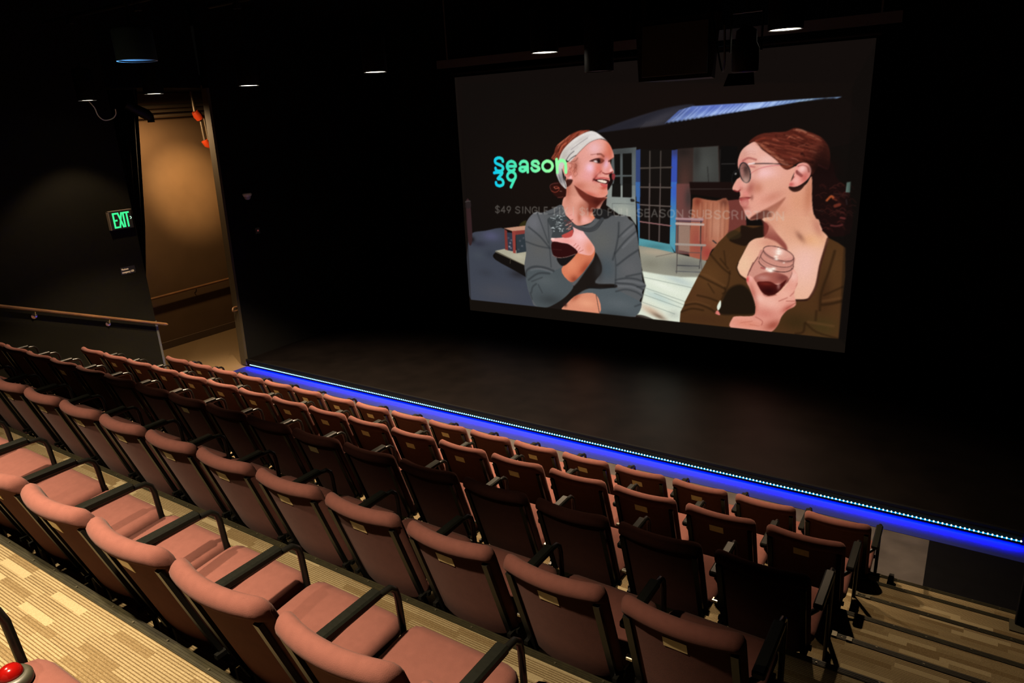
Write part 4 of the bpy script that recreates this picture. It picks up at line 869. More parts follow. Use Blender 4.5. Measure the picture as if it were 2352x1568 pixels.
('S',(227,235,235),[(-5.406,1.993),(-5.387,1.995)],0.0034,0.85,0.0037,''),
('S',(112,120,120),[(-5.409,1.919),(-5.391,1.921)],0.0057,0.85,0.0037,''),
('S',(162,170,170),[(-5.482,1.964),(-5.457,1.964)],0.0046,0.85,0.0037,''),
('S',(227,235,235),[(-5.394,2.085),(-5.378,2.087)],0.0057,0.85,0.0037,''),
('S',(162,170,170),[(-5.38,2.081),(-5.358,2.083)],0.0057,0.85,0.0037,''),
('S',(162,170,170),[(-5.457,1.979),(-5.425,1.98)],0.0046,0.85,0.0037,''),
('S',(227,235,235),[(-5.419,2.11),(-5.4,2.114)],0.0057,0.85,0.0037,''),
('S',(227,235,235),[(-5.381,1.904),(-5.354,1.903)],0.0046,0.85,0.0037,''),
('S',(162,170,170),[(-5.516,1.941),(-5.498,1.939)],0.0046,0.85,0.0037,''),
('S',(202,210,210),[(-5.518,2.094),(-5.486,2.093)],0.0034,0.85,0.0037,''),
('S',(202,210,210),[(-5.525,1.945),(-5.504,1.943)],0.0034,0.85,0.0037,''),
('S',(112,120,120),[(-5.488,1.987),(-5.453,1.987)],0.0034,0.85,0.0037,''),
('S',(162,170,170),[(-5.569,2.106),(-5.555,2.107)],0.0057,0.85,0.0037,''),
('S',(227,235,235),[(-5.372,1.921),(-5.357,1.923)],0.0057,0.85,0.0037,''),
('S',(227,235,235),[(-5.564,1.948),(-5.53,1.949)],0.0046,0.85,0.0037,''),
('S',(202,210,210),[(-5.344,2.144),(-5.314,2.144)],0.0046,0.85,0.0037,''),
('S',(162,170,170),[(-5.528,1.962),(-5.514,1.96)],0.0057,0.85,0.0037,''),
('S',(202,210,210),[(-5.435,2.047),(-5.417,2.049)],0.0046,0.85,0.0037,''),
('S',(202,210,210),[(-5.405,2.145),(-5.392,2.142)],0.0046,0.85,0.0037,''),
('S',(227,235,235),[(-5.4,2.133),(-5.388,2.132)],0.0034,0.85,0.0037,''),
('S',(162,170,170),[(-5.387,2.016),(-5.368,2.019)],0.0057,0.85,0.0037,''),
('S',(227,235,235),[(-5.466,2.012),(-5.429,2.011)],0.0034,0.85,0.0037,''),
('S',(202,210,210),[(-5.522,2.101),(-5.506,2.099)],0.0034,0.85,0.0037,''),
('S',(162,170,170),[(-5.416,2.044),(-5.394,2.042)],0.0057,0.85,0.0037,''),
('S',(90,40,40),[(-5.26,1.99),(-5.217,2.007)],0.0046,0.8,0.0043,''),
('S',(235,180,160),[(-5.261,1.935),(-5.218,1.952)],0.0046,0.8,0.0043,''),
('S',(205,130,120),[(-5.237,1.992),(-5.194,2.008)],0.0046,0.8,0.0043,''),
('S',(235,180,160),[(-5.308,2.001),(-5.265,2.018)],0.0046,0.8,0.0043,''),
('S',(90,40,40),[(-5.242,1.968),(-5.2,1.985)],0.0046,0.8,0.0043,''),
('S',(90,40,40),[(-5.285,1.937),(-5.243,1.953)],0.0046,0.8,0.0043,''),
('S',(235,180,160),[(-5.244,2.028),(-5.201,2.045)],0.0046,0.8,0.0043,''),
('S',(235,180,160),[(-5.251,1.971),(-5.208,1.988)],0.0046,0.8,0.0043,''),
('S',(130,56,54),[(-5.33,2.064),(-5.287,2.08)],0.0046,0.8,0.0043,''),
('S',(90,40,40),[(-5.236,2.042),(-5.193,2.059)],0.0046,0.8,0.0043,''),
('S',(205,130,120),[(-5.303,1.997),(-5.26,2.014)],0.0046,0.8,0.0043,''),
('S',(205,130,120),[(-5.237,2.151),(-5.195,2.167)],0.0046,0.8,0.0043,''),
('S',(235,180,160),[(-5.292,1.942),(-5.249,1.958)],0.0046,0.8,0.0043,''),
('S',(130,56,54),[(-5.275,2.025),(-5.232,2.041)],0.0046,0.8,0.0043,''),
('S',(90,40,40),[(-5.299,2.041),(-5.256,2.057)],0.0046,0.8,0.0043,''),
('S',(90,40,40),[(-5.22,2.076),(-5.177,2.092)],0.0046,0.8,0.0043,''),
('S',(205,130,120),[(-5.263,2.048),(-5.221,2.064)],0.0046,0.8,0.0043,''),
('S',(90,40,40),[(-5.264,2.048),(-5.221,2.064)],0.0046,0.8,0.0043,''),
('S',(40,44,46),[(-5.553,2.082),(-5.545,1.894)],0.0023,0.6,0.005,''),
('S',(40,44,46),[(-5.527,2.083),(-5.516,1.895)],0.0023,0.6,0.005,''),
('S',(40,44,46),[(-5.501,2.084),(-5.487,1.896)],0.0023,0.6,0.005,''),
('S',(40,44,46),[(-5.475,2.085),(-5.458,1.898)],0.0023,0.6,0.005,''),
('S',(40,44,46),[(-5.449,2.086),(-5.429,1.899)],0.0023,0.6,0.005,''),
('S',(40,44,46),[(-5.423,2.087),(-5.401,1.9)],0.0023,0.6,0.005,''),
('S',(40,44,46),[(-5.397,2.088),(-5.372,1.901)],0.0023,0.6,0.005,''),
('S',(40,44,46),[(-5.372,2.088),(-5.343,1.903)],0.0023,0.6,0.005,''),
('S',(62,64,66),[(-5.164,2.007),(-5.04,1.959),(-4.903,1.949),(-4.794,1.994),(-4.678,2.113)],0.0298,0.95,0.0093,'t1'),
('S',(44,46,48),[(-5.013,1.93),(-4.89,1.917),(-4.767,1.965),(-4.672,2.089)],0.004,0.9,0.005,''),
('S',(44,46,48),[(-5.094,2.0),(-4.929,2.013),(-4.819,2.084)],0.0034,0.8,0.005,''),
('S',(48,51,54),[(-4.155,2.085),(-4.294,1.973),(-4.411,1.861)],0.0095,0.75,0.0248,'t1'),
('S',(48,51,54),[(-4.123,1.969),(-4.307,1.806),(-4.471,1.609)],0.0103,0.75,0.0248,'t1'),
('S',(48,51,54),[(-4.1,1.686),(-4.255,1.581),(-4.441,1.434)],0.012,0.75,0.0248,'t1'),
('S',(48,51,54),[(-4.41,2.075),(-4.417,1.896),(-4.457,1.689),(-4.511,1.515)],0.012,0.75,0.0248,'t1'),
('S',(48,51,54),[(-4.477,1.627),(-4.459,1.383),(-4.473,1.108)],0.0069,0.75,0.0248,'t1'),
('S',(48,51,54),[(-4.466,1.203),(-4.307,1.247),(-4.138,1.248),(-4.025,1.221)],0.0112,0.75,0.0248,'t1'),
('S',(48,51,54),[(-4.466,1.159),(-4.216,1.162),(-4.086,1.13),(-3.99,1.077)],0.0112,0.75,0.0248,'t1'),
('S',(48,51,54),[(-4.46,1.027),(-4.307,1.073),(-4.137,1.051),(-4.034,0.999)],0.0103,0.75,0.0248,'t1'),
('S',(48,51,54),[(-4.294,1.273),(-4.049,1.341)],0.0103,0.75,0.0248,'t1'),
('S',(48,51,54),[(-4.112,1.128),(-3.971,1.152)],0.0086,0.75,0.0248,'t1'),
('S',(48,51,54),[(-5.981,1.945),(-5.777,1.807),(-5.609,1.636)],0.012,0.75,0.0248,'t1'),
('S',(48,51,54),[(-6.047,1.709),(-5.814,1.65),(-5.592,1.624)],0.0095,0.75,0.0248,'t1'),
('S',(48,51,54),[(-6.076,1.129),(-6.047,1.239),(-5.905,1.306),(-5.709,1.304),(-5.546,1.264)],0.0172,0.75,0.0248,'t1'),
('S',(48,51,54),[(-6.024,1.079),(-5.834,1.202),(-5.622,1.216)],0.0138,0.75,0.0248,'t1'),
('S',(48,51,54),[(-5.963,1.058),(-5.761,1.141)],0.0077,0.75,0.0248,'t1'),
('S',(48,51,54),[(-5.98,0.866),(-5.952,0.964),(-5.88,1.024)],0.0112,0.75,0.0248,'t1'),
('S',(48,51,54),[(-5.806,2.168),(-5.712,1.937),(-5.625,1.712)],0.0077,0.75,0.0248,'t1'),
('S',(48,51,54),[(-5.619,2.067),(-5.605,1.661),(-5.588,1.326)],0.0069,0.75,0.0248,'t1'),
('S',(48,51,54),[(-6.004,0.864),(-5.97,0.758)],0.0103,0.75,0.0248,'t1'),
('S',(48,51,54),[(-5.842,1.014),(-5.771,0.886)],0.0077,0.75,0.0248,'t1'),
('S',(48,51,54),[(-4.149,0.825),(-4.046,0.874)],0.0086,0.75,0.0248,'t1'),
('S',(48,51,54),[(-5.717,2.177),(-5.543,2.163),(-5.382,2.249)],0.006,0.75,0.0248,'t1'),
('S',(118,120,124),[(-5.97,1.245),(-5.785,1.279),(-5.577,1.242)],0.0093,0.5,0.031,'t1'),
('S',(118,120,124),[(-4.426,1.193),(-4.216,1.205),(-4.035,1.184)],0.0103,0.5,0.031,'t1'),
('S',(118,120,124),[(-4.426,1.112),(-4.19,1.121),(-4.034,1.061)],0.0124,0.5,0.031,'t1'),
('S',(118,120,124),[(-4.129,1.922),(-4.346,1.708)],0.0124,0.5,0.031,'t1'),
('S',(118,120,124),[(-4.142,2.05),(-4.346,1.876)],0.0103,0.5,0.031,'t1'),
('S',(120,90,84),[(-5.287,1.128),(-5.174,1.057)],0.0029,0.8,0.005,''),
('F',(26,13,12),[(-1.815,2.826),(-1.6,2.933),(-1.505,2.734),(-1.334,2.52),(-1.293,2.063),(-1.64,2.047),(-1.736,2.323),(-1.793,2.691)],0.0186,1.0,'','',1),
('F',(84,34,25),[(-2.584,3.167),(-2.531,3.226),(-2.43,3.274),(-2.294,3.287),(-2.144,3.291),(-2.023,3.333),(-1.899,3.292),(-1.792,3.252),(-1.692,3.188),(-1.62,3.081),(-1.596,2.933),(-1.615,2.826),(-1.722,2.868),(-1.786,2.767),(-1.807,2.826),(-1.887,2.919),(-1.984,2.903),(-2.087,2.818),(-2.174,2.861),(-2.221,2.939),(-2.347,3.034),(-2.419,3.095),(-2.502,3.174)],0.0112,1,'h2','',1),
('S',(130,52,36),[(-2.494,3.191),(-2.375,3.222),(-2.221,3.201)],0.0128,0.75,0.0124,'h2'),
('S',(118,52,38),[(-2.372,3.171),(-2.216,3.126),(-2.065,3.114),(-1.915,3.07)],0.0109,0.75,0.0124,'h2'),
('S',(170,80,56),[(-2.113,3.207),(-2.058,3.247),(-1.974,3.22)],0.0089,0.75,0.0124,'h2'),
('S',(176,120,96),[(-2.013,3.312),(-1.94,3.301),(-1.897,3.276)],0.0089,0.75,0.0124,'h2'),
('S',(150,90,68),[(-1.914,3.276),(-1.822,3.233),(-1.739,3.19)],0.0079,0.75,0.0124,'h2'),
('S',(112,46,34),[(-2.297,3.059),(-2.158,3.006),(-2.04,2.988),(-1.944,3.02)],0.0119,0.75,0.0124,'h2'),
('S',(160,84,56),[(-2.422,3.138),(-2.331,3.06),(-2.206,2.973)],0.0119,0.75,0.0124,'h2'),
('S',(120,56,42),[(-1.874,3.069),(-1.799,3.035),(-1.719,3.042)],0.0089,0.75,0.0124,'h2'),
('S',(120,62,54),[(-2.055,2.971),(-1.989,2.962)],0.0109,0.75,0.0124,'h2'),
('S',(110,46,34),[(-1.746,3.182),(-1.695,3.131),(-1.696,3.05)],0.0079,0.75,0.0124,'h2'),
('S',(56,22,16),[(-2.137,2.938),(-2.066,2.886),(-2.001,2.903)],0.0128,0.75,0.0124,'h2'),
('S',(40,16,13),[(-1.927,3.02),(-1.872,2.936),(-1.798,2.918)],0.0198,0.75,0.0124,'h2'),
('S',(120,56,36),[(-2.158,2.87),(-2.09,2.861),(-2.033,2.886)],0.0109,0.75,0.0124,'h2'),
('S',(54,20,15),[(-2.258,3.244),(-2.168,3.158),(-2.002,3.155)],0.0089,0.75,0.0124,'h2'),
('S',(50,20,15),[(-1.97,3.162),(-1.87,3.127),(-1.784,3.15)],0.0099,0.75,0.0124,'h2'),
('S',(110,46,44),[(-1.724,2.901),(-1.656,2.851),(-1.617,2.851)],0.0079,0.75,0.0124,'h2'),
('S',(60,24,18),[(-2.027,3.271),(-1.909,3.21),(-1.838,3.134)],0.0079,0.75,0.0124,'h2'),
('S',(140,60,44),[(-2.288,3.195),(-2.169,3.167),(-2.084,3.148)],0.0069,0.75,0.0124,'h2'),
('S',(150,80,62),[(-1.975,3.112),(-1.903,3.128)],0.0069,0.75,0.0124,'h2'),
('S',(104,50,40),[(-1.828,3.101),(-1.742,3.124)],0.0069,0.75,0.0124,'h2'),
('S',(46,17,13),[(-2.394,3.037),(-2.314,3.034),(-2.234,3.007)],0.0051,0.42,0.0087,'h2'),
('S',(58,22,16),[(-1.748,3.231),(-1.678,3.195),(-1.609,3.156)],0.0056,0.42,0.0087,'h2'),
('S',(58,22,16),[(-2.475,2.994),(-2.42,2.989),(-2.366,2.978)],0.0074,0.42,0.0087,'h2'),
('S',(150,76,54),[(-1.895,3.144),(-1.83,3.115),(-1.764,3.078)],0.0035,0.42,0.0087,'h2'),
('S',(58,22,16),[(-1.751,3.157),(-1.705,3.14),(-1.657,3.106)],0.0031,0.42,0.0087,'h2'),
('S',(92,38,28),[(-2.397,3.02),(-2.331,3.007),(-2.267,3.0)],0.0068,0.42,0.0087,'h2'),
('S',(92,38,28),[(-2.332,2.998),(-2.28,2.993),(-2.227,2.971)],0.0064,0.42,0.0087,'h2'),
('S',(130,58,42),[(-2.041,3.015),(-1.996,3.001),(-1.95,2.988)],0.0071,0.42,0.0087,'h2'),
('S',(130,58,42),[(-1.801,3.141),(-1.741,3.12),(-1.682,3.096)],0.0051,0.42,0.0087,'h2'),
('S',(130,58,42),[(-2.304,2.975),(-2.254,2.96),(-2.206,2.952)],0.0033,0.42,0.0087,'h2'),
('S',(150,76,54),[(-2.032,3.1),(-1.958,3.079),(-1.885,3.061)],0.0059,0.42,0.0087,'h2'),
('S',(104,44,32),[(-2.0,2.972),(-1.941,2.949),(-1.882,2.927)],0.0037,0.42,0.0087,'h2'),
('S',(58,22,16),[(-1.78,3.235),(-1.718,3.224),(-1.655,3.2)],0.007,0.42,0.0087,'h2'),
('S',(150,76,54),[(-1.744,3.141),(-1.645,3.079),(-1.547,3.024)],0.0045,0.42,0.0087,'h2'),
('S',(150,76,54),[(-2.105,3.042),(-2.008,3.017),(-1.912,2.997)],0.0065,0.42,0.0087,'h2'),
('S',(104,44,32),[(-1.89,3.113),(-1.802,3.1),(-1.714,3.074)],0.0031,0.42,0.0087,'h2'),
('S',(46,17,13),[(-2.33,3.159),(-2.236,3.149),(-2.141,3.115)],0.0063,0.42,0.0087,'h2'),
('S',(92,38,28),[(-2.139,3.213),(-2.041,3.188),(-1.943,3.156)],0.0072,0.42,0.0087,'h2'),
('S',(130,58,42),[(-1.793,3.159),(-1.747,3.146),(-1.7,3.126)],0.007,0.42,0.0087,'h2'),
('S',(92,38,28),[(-2.144,3.26),(-2.069,3.24),(-1.995,3.228)],0.006,0.42,0.0087,'h2'),
('S',(150,76,54),[(-1.76,3.295),(-1.687,3.262),(-1.614,3.224)],0.006,0.42,0.0087,'h2'),
('S',(130,58,42),[(-1.898,2.979),(-1.852,2.966),(-1.807,2.957)],0.0031,0.42,0.0087,'h2'),
('S',(46,17,13),[(-2.169,3.259),(-2.076,3.232),(-1.984,3.203)],0.0072,0.42,0.0087,'h2'),
('S',(130,58,42),[(-2.191,2.951),(-2.113,2.936),(-2.036,2.921)],0.0063,0.42,0.0087,'h2'),
('S',(58,22,16),[(-1.9,3.064),(-1.832,3.043),(-1.762,3.005)],0.003,0.42,0.0087,'h2'),
('S',(92,38,28),[(-2.157,3.291),(-2.071,3.272),(-1.986,3.253)],0.0073,0.42,0.0087,'h2'),
('S',(92,38,28),[(-2.021,3.008),(-1.968,3.006),(-1.915,2.984)],0.0043,0.42,0.0087,'h2'),
('S',(150,76,54),[(-2.111,3.091),(-2.013,3.068),(-1.917,3.051)],0.0056,0.42,0.0087,'h2'),
('S',(150,76,54),[(-2.262,3.107),(-2.205,3.092),(-2.148,3.078)],0.0057,0.42,0.0087,'h2'),
('S',(130,58,42),[(-2.269,3.237),(-2.226,3.224),(-2.184,3.215)],0.0033,0.42,0.0087,'h2'),
('S',(150,76,54),[(-2.471,2.985),(-2.382,2.983),(-2.293,2.958)],0.006,0.42,0.0087,'h2'),
('S',(58,22,16),[(-1.946,3.12),(-1.876,3.088),(-1.806,3.056)],0.0032,0.42,0.0087,'h2'),
('S',(92,38,28),[(-2.177,3.216),(-2.094,3.192),(-2.011,3.162)],0.0065,0.42,0.0087,'h2'),
('S',(92,38,28),[(-2.204,3.184),(-2.151,3.164),(-2.098,3.149)],0.0051,0.42,0.0087,'h2'),
('S',(92,38,28),[(-2.116,3.021),(-2.021,2.996),(-1.926,2.958)],0.0057,0.42,0.0087,'h2'),
('S',(130,58,42),[(-1.921,3.064),(-1.834,3.05),(-1.746,3.015)],0.0047,0.42,0.0087,'h2'),
('S',(58,22,16),[(-2.01,2.975),(-1.911,2.931),(-1.812,2.889)],0.0039,0.42,0.0087,'h2'),
('S',(150,76,54),[(-1.801,3.017),(-1.758,3.007),(-1.716,2.994)],0.0072,0.42,0.0087,'h2'),
('S',(92,38,28),[(-1.916,3.122),(-1.872,3.104),(-1.827,3.078)],0.006,0.42,0.0087,'h2'),
('S',(58,22,16),[(-2.22,3.079),(-2.17,3.071),(-2.12,3.061)],0.0041,0.42,0.0087,'h2'),
('S',(150,76,54),[(-1.843,3.245),(-1.765,3.229),(-1.687,3.2)],0.0062,0.42,0.0087,'h2'),
('S',(92,38,28),[(-2.408,3.161),(-2.343,3.15),(-2.278,3.137)],0.0037,0.42,0.0087,'h2'),
('S',(58,22,16),[(-2.218,3.207),(-2.167,3.192),(-2.117,3.173)],0.0058,0.42,0.0087,'h2'),
('S',(130,58,42),[(-1.814,3.158),(-1.773,3.146),(-1.731,3.123)],0.0061,0.42,0.0087,'h2'),
('S',(104,44,32),[(-2.347,3.319),(-2.273,3.306),(-2.2,3.293)],0.0046,0.42,0.0087,'h2'),
('S',(130,58,42),[(-2.547,3.259),(-2.471,3.252),(-2.394,3.236)],0.0032,0.42,0.0087,'h2'),
('S',(150,76,54),[(-2.382,3.157),(-2.308,3.154),(-2.233,3.131)],0.0069,0.42,0.0087,'h2'),
('S',(92,38,28),[(-2.525,3.084),(-2.481,3.089),(-2.435,3.071)],0.0059,0.42,0.0087,'h2'),
('S',(130,58,42),[(-2.41,3.118),(-2.337,3.108),(-2.264,3.09)],0.0065,0.42,0.0087,'h2'),
('S',(92,38,28),[(-2.257,3.209),(-2.196,3.193),(-2.136,3.183)],0.0066,0.42,0.0087,'h2'),
('S',(104,44,32),[(-1.985,3.236),(-1.941,3.218),(-1.897,3.198)],0.0032,0.42,0.0087,'h2'),
('S',(46,17,13),[(-2.51,3.121),(-2.426,3.105),(-2.342,3.094)],0.004,0.42,0.0087,'h2'),
('S',(150,76,54),[(-2.24,3.216),(-2.189,3.209),(-2.139,3.196)],0.0044,0.42,0.0087,'h2'),
('S',(92,38,28),[(-2.352,3.114),(-2.267,3.102),(-2.181,3.078)],0.0037,0.42,0.0087,'h2'),
('S',(58,22,16),[(-1.942,3.11),(-1.895,3.099),(-1.846,3.067)],0.006,0.42,0.0087,'h2'),
('S',(58,22,16),[(-2.347,2.999),(-2.25,2.991),(-2.153,2.96)],0.0047,0.42,0.0087,'h2'),
('S',(104,44,32),[(-1.741,2.927),(-1.656,2.908),(-1.572,2.89)],0.0041,0.42,0.0087,'h2'),
('S',(150,76,54),[(-2.523,3.171),(-2.435,3.162),(-2.347,3.145)],0.0048,0.42,0.0087,'h2'),
('S',(104,44,32),[(-2.346,3.109),(-2.289,3.108),(-2.231,3.086)],0.004,0.42,0.0087,'h2'),
('S',(150,76,54),[(-2.037,3.17),(-1.956,3.136),(-1.876,3.105)],0.0031,0.42,0.0087,'h2'),
('S',(46,17,13),[(-2.177,3.079),(-2.138,3.075),(-2.097,3.056)],0.0039,0.42,0.0087,'h2'),
('S',(46,17,13),[(-2.091,3.164),(-1.991,3.139),(-1.892,3.113)],0.0049,0.42,0.0087,'h2'),
('S',(104,44,32),[(-1.99,2.997),(-1.905,2.966),(-1.821,2.936)],0.0066,0.42,0.0087,'h2'),
('S',(46,17,13),[(-2.35,3.125),(-2.308,3.112),(-2.267,3.105)],0.0066,0.42,0.0087,'h2'),
('S',(46,17,13),[(-2.034,2.985),(-1.95,2.957),(-1.866,2.924)],0.0047,0.42,0.0087,'h2'),
('S',(130,58,42),[(-2.535,3.05),(-2.457,3.038),(-2.38,3.028)],0.004,0.42,0.0087,'h2'),
('S',(104,44,32),[(-1.913,2.979),(-1.846,2.976),(-1.779,2.951)],0.0036,0.42,0.0087,'h2'),
('S',(92,38,28),[(-2.258,3.174),(-2.184,3.164),(-2.11,3.139)],0.0068,0.42,0.0087,'h2'),
('S',(58,22,16),[(-1.912,3.158),(-1.859,3.144),(-1.805,3.11)],0.0038,0.42,0.0087,'h2'),
('S',(92,38,28),[(-1.818,2.946),(-1.776,2.932),(-1.734,2.92)],0.0063,0.42,0.0087,'h2'),
('S',(150,76,54),[(-1.772,3.263),(-1.697,3.227),(-1.623,3.192)],0.0052,0.42,0.0087,'h2'),
('S',(92,38,28),[(-1.948,3.222),(-1.868,3.202),(-1.789,3.174)],0.003,0.42,0.0087,'h2'),
('S',(58,22,16),[(-1.841,3.193),(-1.787,3.165),(-1.733,3.139)],0.0069,0.42,0.0087,'h2'),
('S',(130,58,42),[(-2.001,3.303),(-1.918,3.277),(-1.836,3.243)],0.0054,0.42,0.0087,'h2'),
('S',(46,17,13),[(-2.076,3.138),(-2.037,3.124),(-1.997,3.106)],0.0063,0.42,0.0087,'h2'),
('S',(46,17,13),[(-2.004,3.126),(-1.934,3.106),(-1.865,3.091)],0.0058,0.42,0.0087,'h2'),
('S',(58,22,16),[(-2.16,3.226),(-2.085,3.206),(-2.01,3.182)],0.0037,0.42,0.0087,'h2'),
('S',(58,22,16),[(-2.536,3.215),(-2.451,3.206),(-2.367,3.19)],0.0039,0.42,0.0087,'h2'),
('S',(46,17,13),[(-2.541,3.263),(-2.492,3.26),(-2.442,3.248)],0.0035,0.42,0.0087,'h2'),
('S',(150,76,54),[(-2.187,3.004),(-2.135,2.986),(-2.084,2.975)],0.0064,0.42,0.0087,'h2'),
('S',(150,76,54),[(-2.35,3.087),(-2.296,3.084),(-2.241,3.066)],0.0066,0.42,0.0087,'h2'),
('S',(130,58,42),[(-2.186,2.921),(-2.096,2.893),(-2.006,2.871)],0.0052,0.42,0.0087,'h2'),
('S',(92,38,28),[(-1.786,2.995),(-1.714,2.972),(-1.642,2.955)],0.0073,0.42,0.0087,'h2'),
('S',(104,44,32),[(-1.881,3.017),(-1.811,3.001),(-1.742,2.982)],0.0051,0.42,0.0087,'h2'),
('S',(150,76,54),[(-2.303,2.94),(-2.245,2.929),(-2.188,2.921)],0.0044,0.42,0.0087,'h2'),
('S',(58,22,16),[(-1.867,3.003),(-1.82,2.99),(-1.774,2.975)],0.006,0.42,0.0087,'h2'),
('S',(150,76,54),[(-1.797,3.286),(-1.714,3.248),(-1.631,3.198)],0.0058,0.42,0.0087,'h2'),
('S',(130,58,42),[(-2.135,3.088),(-2.075,3.081),(-2.014,3.062)],0.0057,0.42,0.0087,'h2'),
('S',(46,17,13),[(-2.162,3.0),(-2.122,2.987),(-2.083,2.979)],0.0039,0.42,0.0087,'h2'),
('S',(92,38,28),[(-1.818,3.171),(-1.742,3.159),(-1.664,3.125)],0.0041,0.42,0.0087,'h2'),
('S',(46,17,13),[(-2.228,2.969),(-2.177,2.963),(-2.126,2.942)],0.0051,0.42,0.0087,'h2'),
('S',(92,38,28),[(-2.249,2.95),(-2.156,2.942),(-2.064,2.917)],0.0061,0.42,0.0087,'h2'),
('S',(104,44,32),[(-1.934,3.278),(-1.893,3.262),(-1.852,3.243)],0.0047,0.42,0.0087,'h2'),
('S',(104,44,32),[(-1.738,3.237),(-1.677,3.218),(-1.616,3.178)],0.0039,0.42,0.0087,'h2'),
('S',(58,22,16),[(-1.712,2.996),(-1.662,2.992),(-1.611,2.969)],0.0066,0.42,0.0087,'h2'),
('S',(46,17,13),[(-1.725,3.104),(-1.646,3.076),(-1.566,3.035)],0.0049,0.42,0.0087,'h2'),
('S',(46,17,13),[(-1.985,3.192),(-1.94,3.185),(-1.894,3.164)],0.0063,0.42,0.0087,'h2'),
('S',(104,44,32),[(-2.408,3.279),(-2.338,3.265),(-2.269,3.256)],0.0052,0.42,0.0087,'h2'),
('S',(130,58,42),[(-2.288,3.137),(-2.205,3.13),(-2.12,3.1)],0.0054,0.42,0.0087,'h2'),
('S',(104,44,32),[(-2.314,3.319),(-2.249,3.306),(-2.184,3.285)],0.007,0.42,0.0087,'h2'),
('S',(92,38,28),[(-1.81,3.2),(-1.753,3.186),(-1.693,3.152)],0.0045,0.42,0.0087,'h2'),
('S',(58,22,16),[(-1.996,2.978),(-1.941,2.967),(-1.885,2.934)],0.0032,0.42,0.0087,'h2'),
('S',(58,22,16),[(-1.871,3.028),(-1.803,3.012),(-1.736,2.998)],0.0055,0.42,0.0087,'h2'),
('S',(46,17,13),[(-2.06,2.966),(-1.968,2.942),(-1.877,2.907)],0.0038,0.42,0.0087,'h2'),
('S',(92,38,28),[(-2.385,3.019),(-2.32,3.01),(-2.254,2.996)],0.0065,0.42,0.0087,'h2'),
('S',(104,44,32),[(-1.817,3.005),(-1.735,2.981),(-1.654,2.957)],0.0066,0.42,0.0087,'h2'),
('S',(130,58,42),[(-1.902,3.232),(-1.806,3.197),(-1.71,3.154)],0.006,0.42,0.0087,'h2'),
('S',(130,58,42),[(-1.891,3.233),(-1.815,3.203),(-1.739,3.153)],0.0033,0.42,0.0087,'h2'),
('S',(150,76,54),[(-1.938,3.113),(-1.846,3.1),(-1.752,3.066)],0.0057,0.42,0.0087,'h2'),
('S',(92,38,28),[(-2.528,3.006),(-2.424,2.998),(-2.32,2.977)],0.0058,0.42,0.0087,'h2'),
('S',(150,76,54),[(-2.477,2.927),(-2.374,2.915),(-2.272,2.897)],0.0073,0.42,0.0087,'h2'),
('S',(150,76,54),[(-1.808,2.988),(-1.741,2.969),(-1.675,2.948)],0.0064,0.42,0.0087,'h2'),
('S',(130,58,42),[(-2.358,3.295),(-2.261,3.283),(-2.165,3.259)],0.0054,0.42,0.0087,'h2'),
('S',(150,76,54),[(-1.897,3.15),(-1.813,3.121),(-1.731,3.097)],0.0033,0.42,0.0087,'h2'),
('S',(46,17,13),[(-2.373,3.224),(-2.313,3.219),(-2.252,3.201)],0.0051,0.42,0.0087,'h2'),
('S',(92,38,28),[(-1.886,3.031),(-1.829,3.012),(-1.772,2.985)],0.0048,0.42,0.0087,'h2'),
('S',(46,17,13),[(-2.333,2.948),(-2.239,2.944),(-2.144,2.916)],0.0053,0.42,0.0087,'h2'),
('S',(130,58,42),[(-1.797,3.267),(-1.716,3.244),(-1.636,3.215)],0.0053,0.42,0.0087,'h2'),
('S',(92,38,28),[(-2.333,3.216),(-2.24,3.204),(-2.145,3.172)],0.0067,0.42,0.0087,'h2'),
('S',(58,22,16),[(-2.075,3.289),(-1.976,3.269),(-1.877,3.242)],0.0054,0.42,0.0087,'h2'),
('S',(130,58,42),[(-1.723,2.99),(-1.672,2.981),(-1.62,2.95)],0.0067,0.42,0.0087,'h2'),
('S',(92,38,28),[(-2.198,3.064),(-2.149,3.055),(-2.099,3.044)],0.0046,0.42,0.0087,'h2'),
('S',(92,38,28),[(-2.367,3.044),(-2.264,3.027),(-2.161,2.997)],0.0047,0.42,0.0087,'h2'),
('S',(104,44,32),[(-2.292,3.017),(-2.238,3.007),(-2.184,2.992)],0.0045,0.42,0.0087,'h2'),
('S',(46,17,13),[(-2.187,3.294),(-2.106,3.275),(-2.025,3.237)],0.0034,0.42,0.0087,'h2'),
('S',(104,44,32),[(-1.975,2.941),(-1.926,2.93),(-1.877,2.908)],0.0062,0.42,0.0087,'h2'),
('S',(130,58,42),[(-1.983,3.277),(-1.886,3.243),(-1.789,3.192)],0.0055,0.42,0.0087,'h2'),
('S',(58,22,16),[(-2.373,2.922),(-2.309,2.923),(-2.245,2.901)],0.0036,0.42,0.0087,'h2'),
('S',(130,58,42),[(-1.763,3.152),(-1.688,3.133),(-1.614,3.11)],0.006,0.42,0.0087,'h2'),
('S',(104,44,32),[(-2.364,3.11),(-2.314,3.099),(-2.264,3.093)],0.0073,0.42,0.0087,'h2'),
('S',(104,44,32),[(-1.873,3.172),(-1.81,3.142),(-1.748,3.116)],0.0062,0.42,0.0087,'h2'),
('S',(104,44,32),[(-2.19,3.008),(-2.089,2.981),(-1.99,2.957)],0.0053,0.42,0.0087,'h2'),
('S',(130,58,42),[(-2.457,2.973),(-2.388,2.971),(-2.318,2.951)],0.0064,0.42,0.0087,'h2'),
('S',(58,22,16),[(-1.791,2.983),(-1.729,2.963),(-1.666,2.927)],0.0063,0.42,0.0087,'h2'),
('S',(150,76,54),[(-2.06,3.216),(-2.006,3.201),(-1.952,3.18)],0.0064,0.42,0.0087,'h2'),
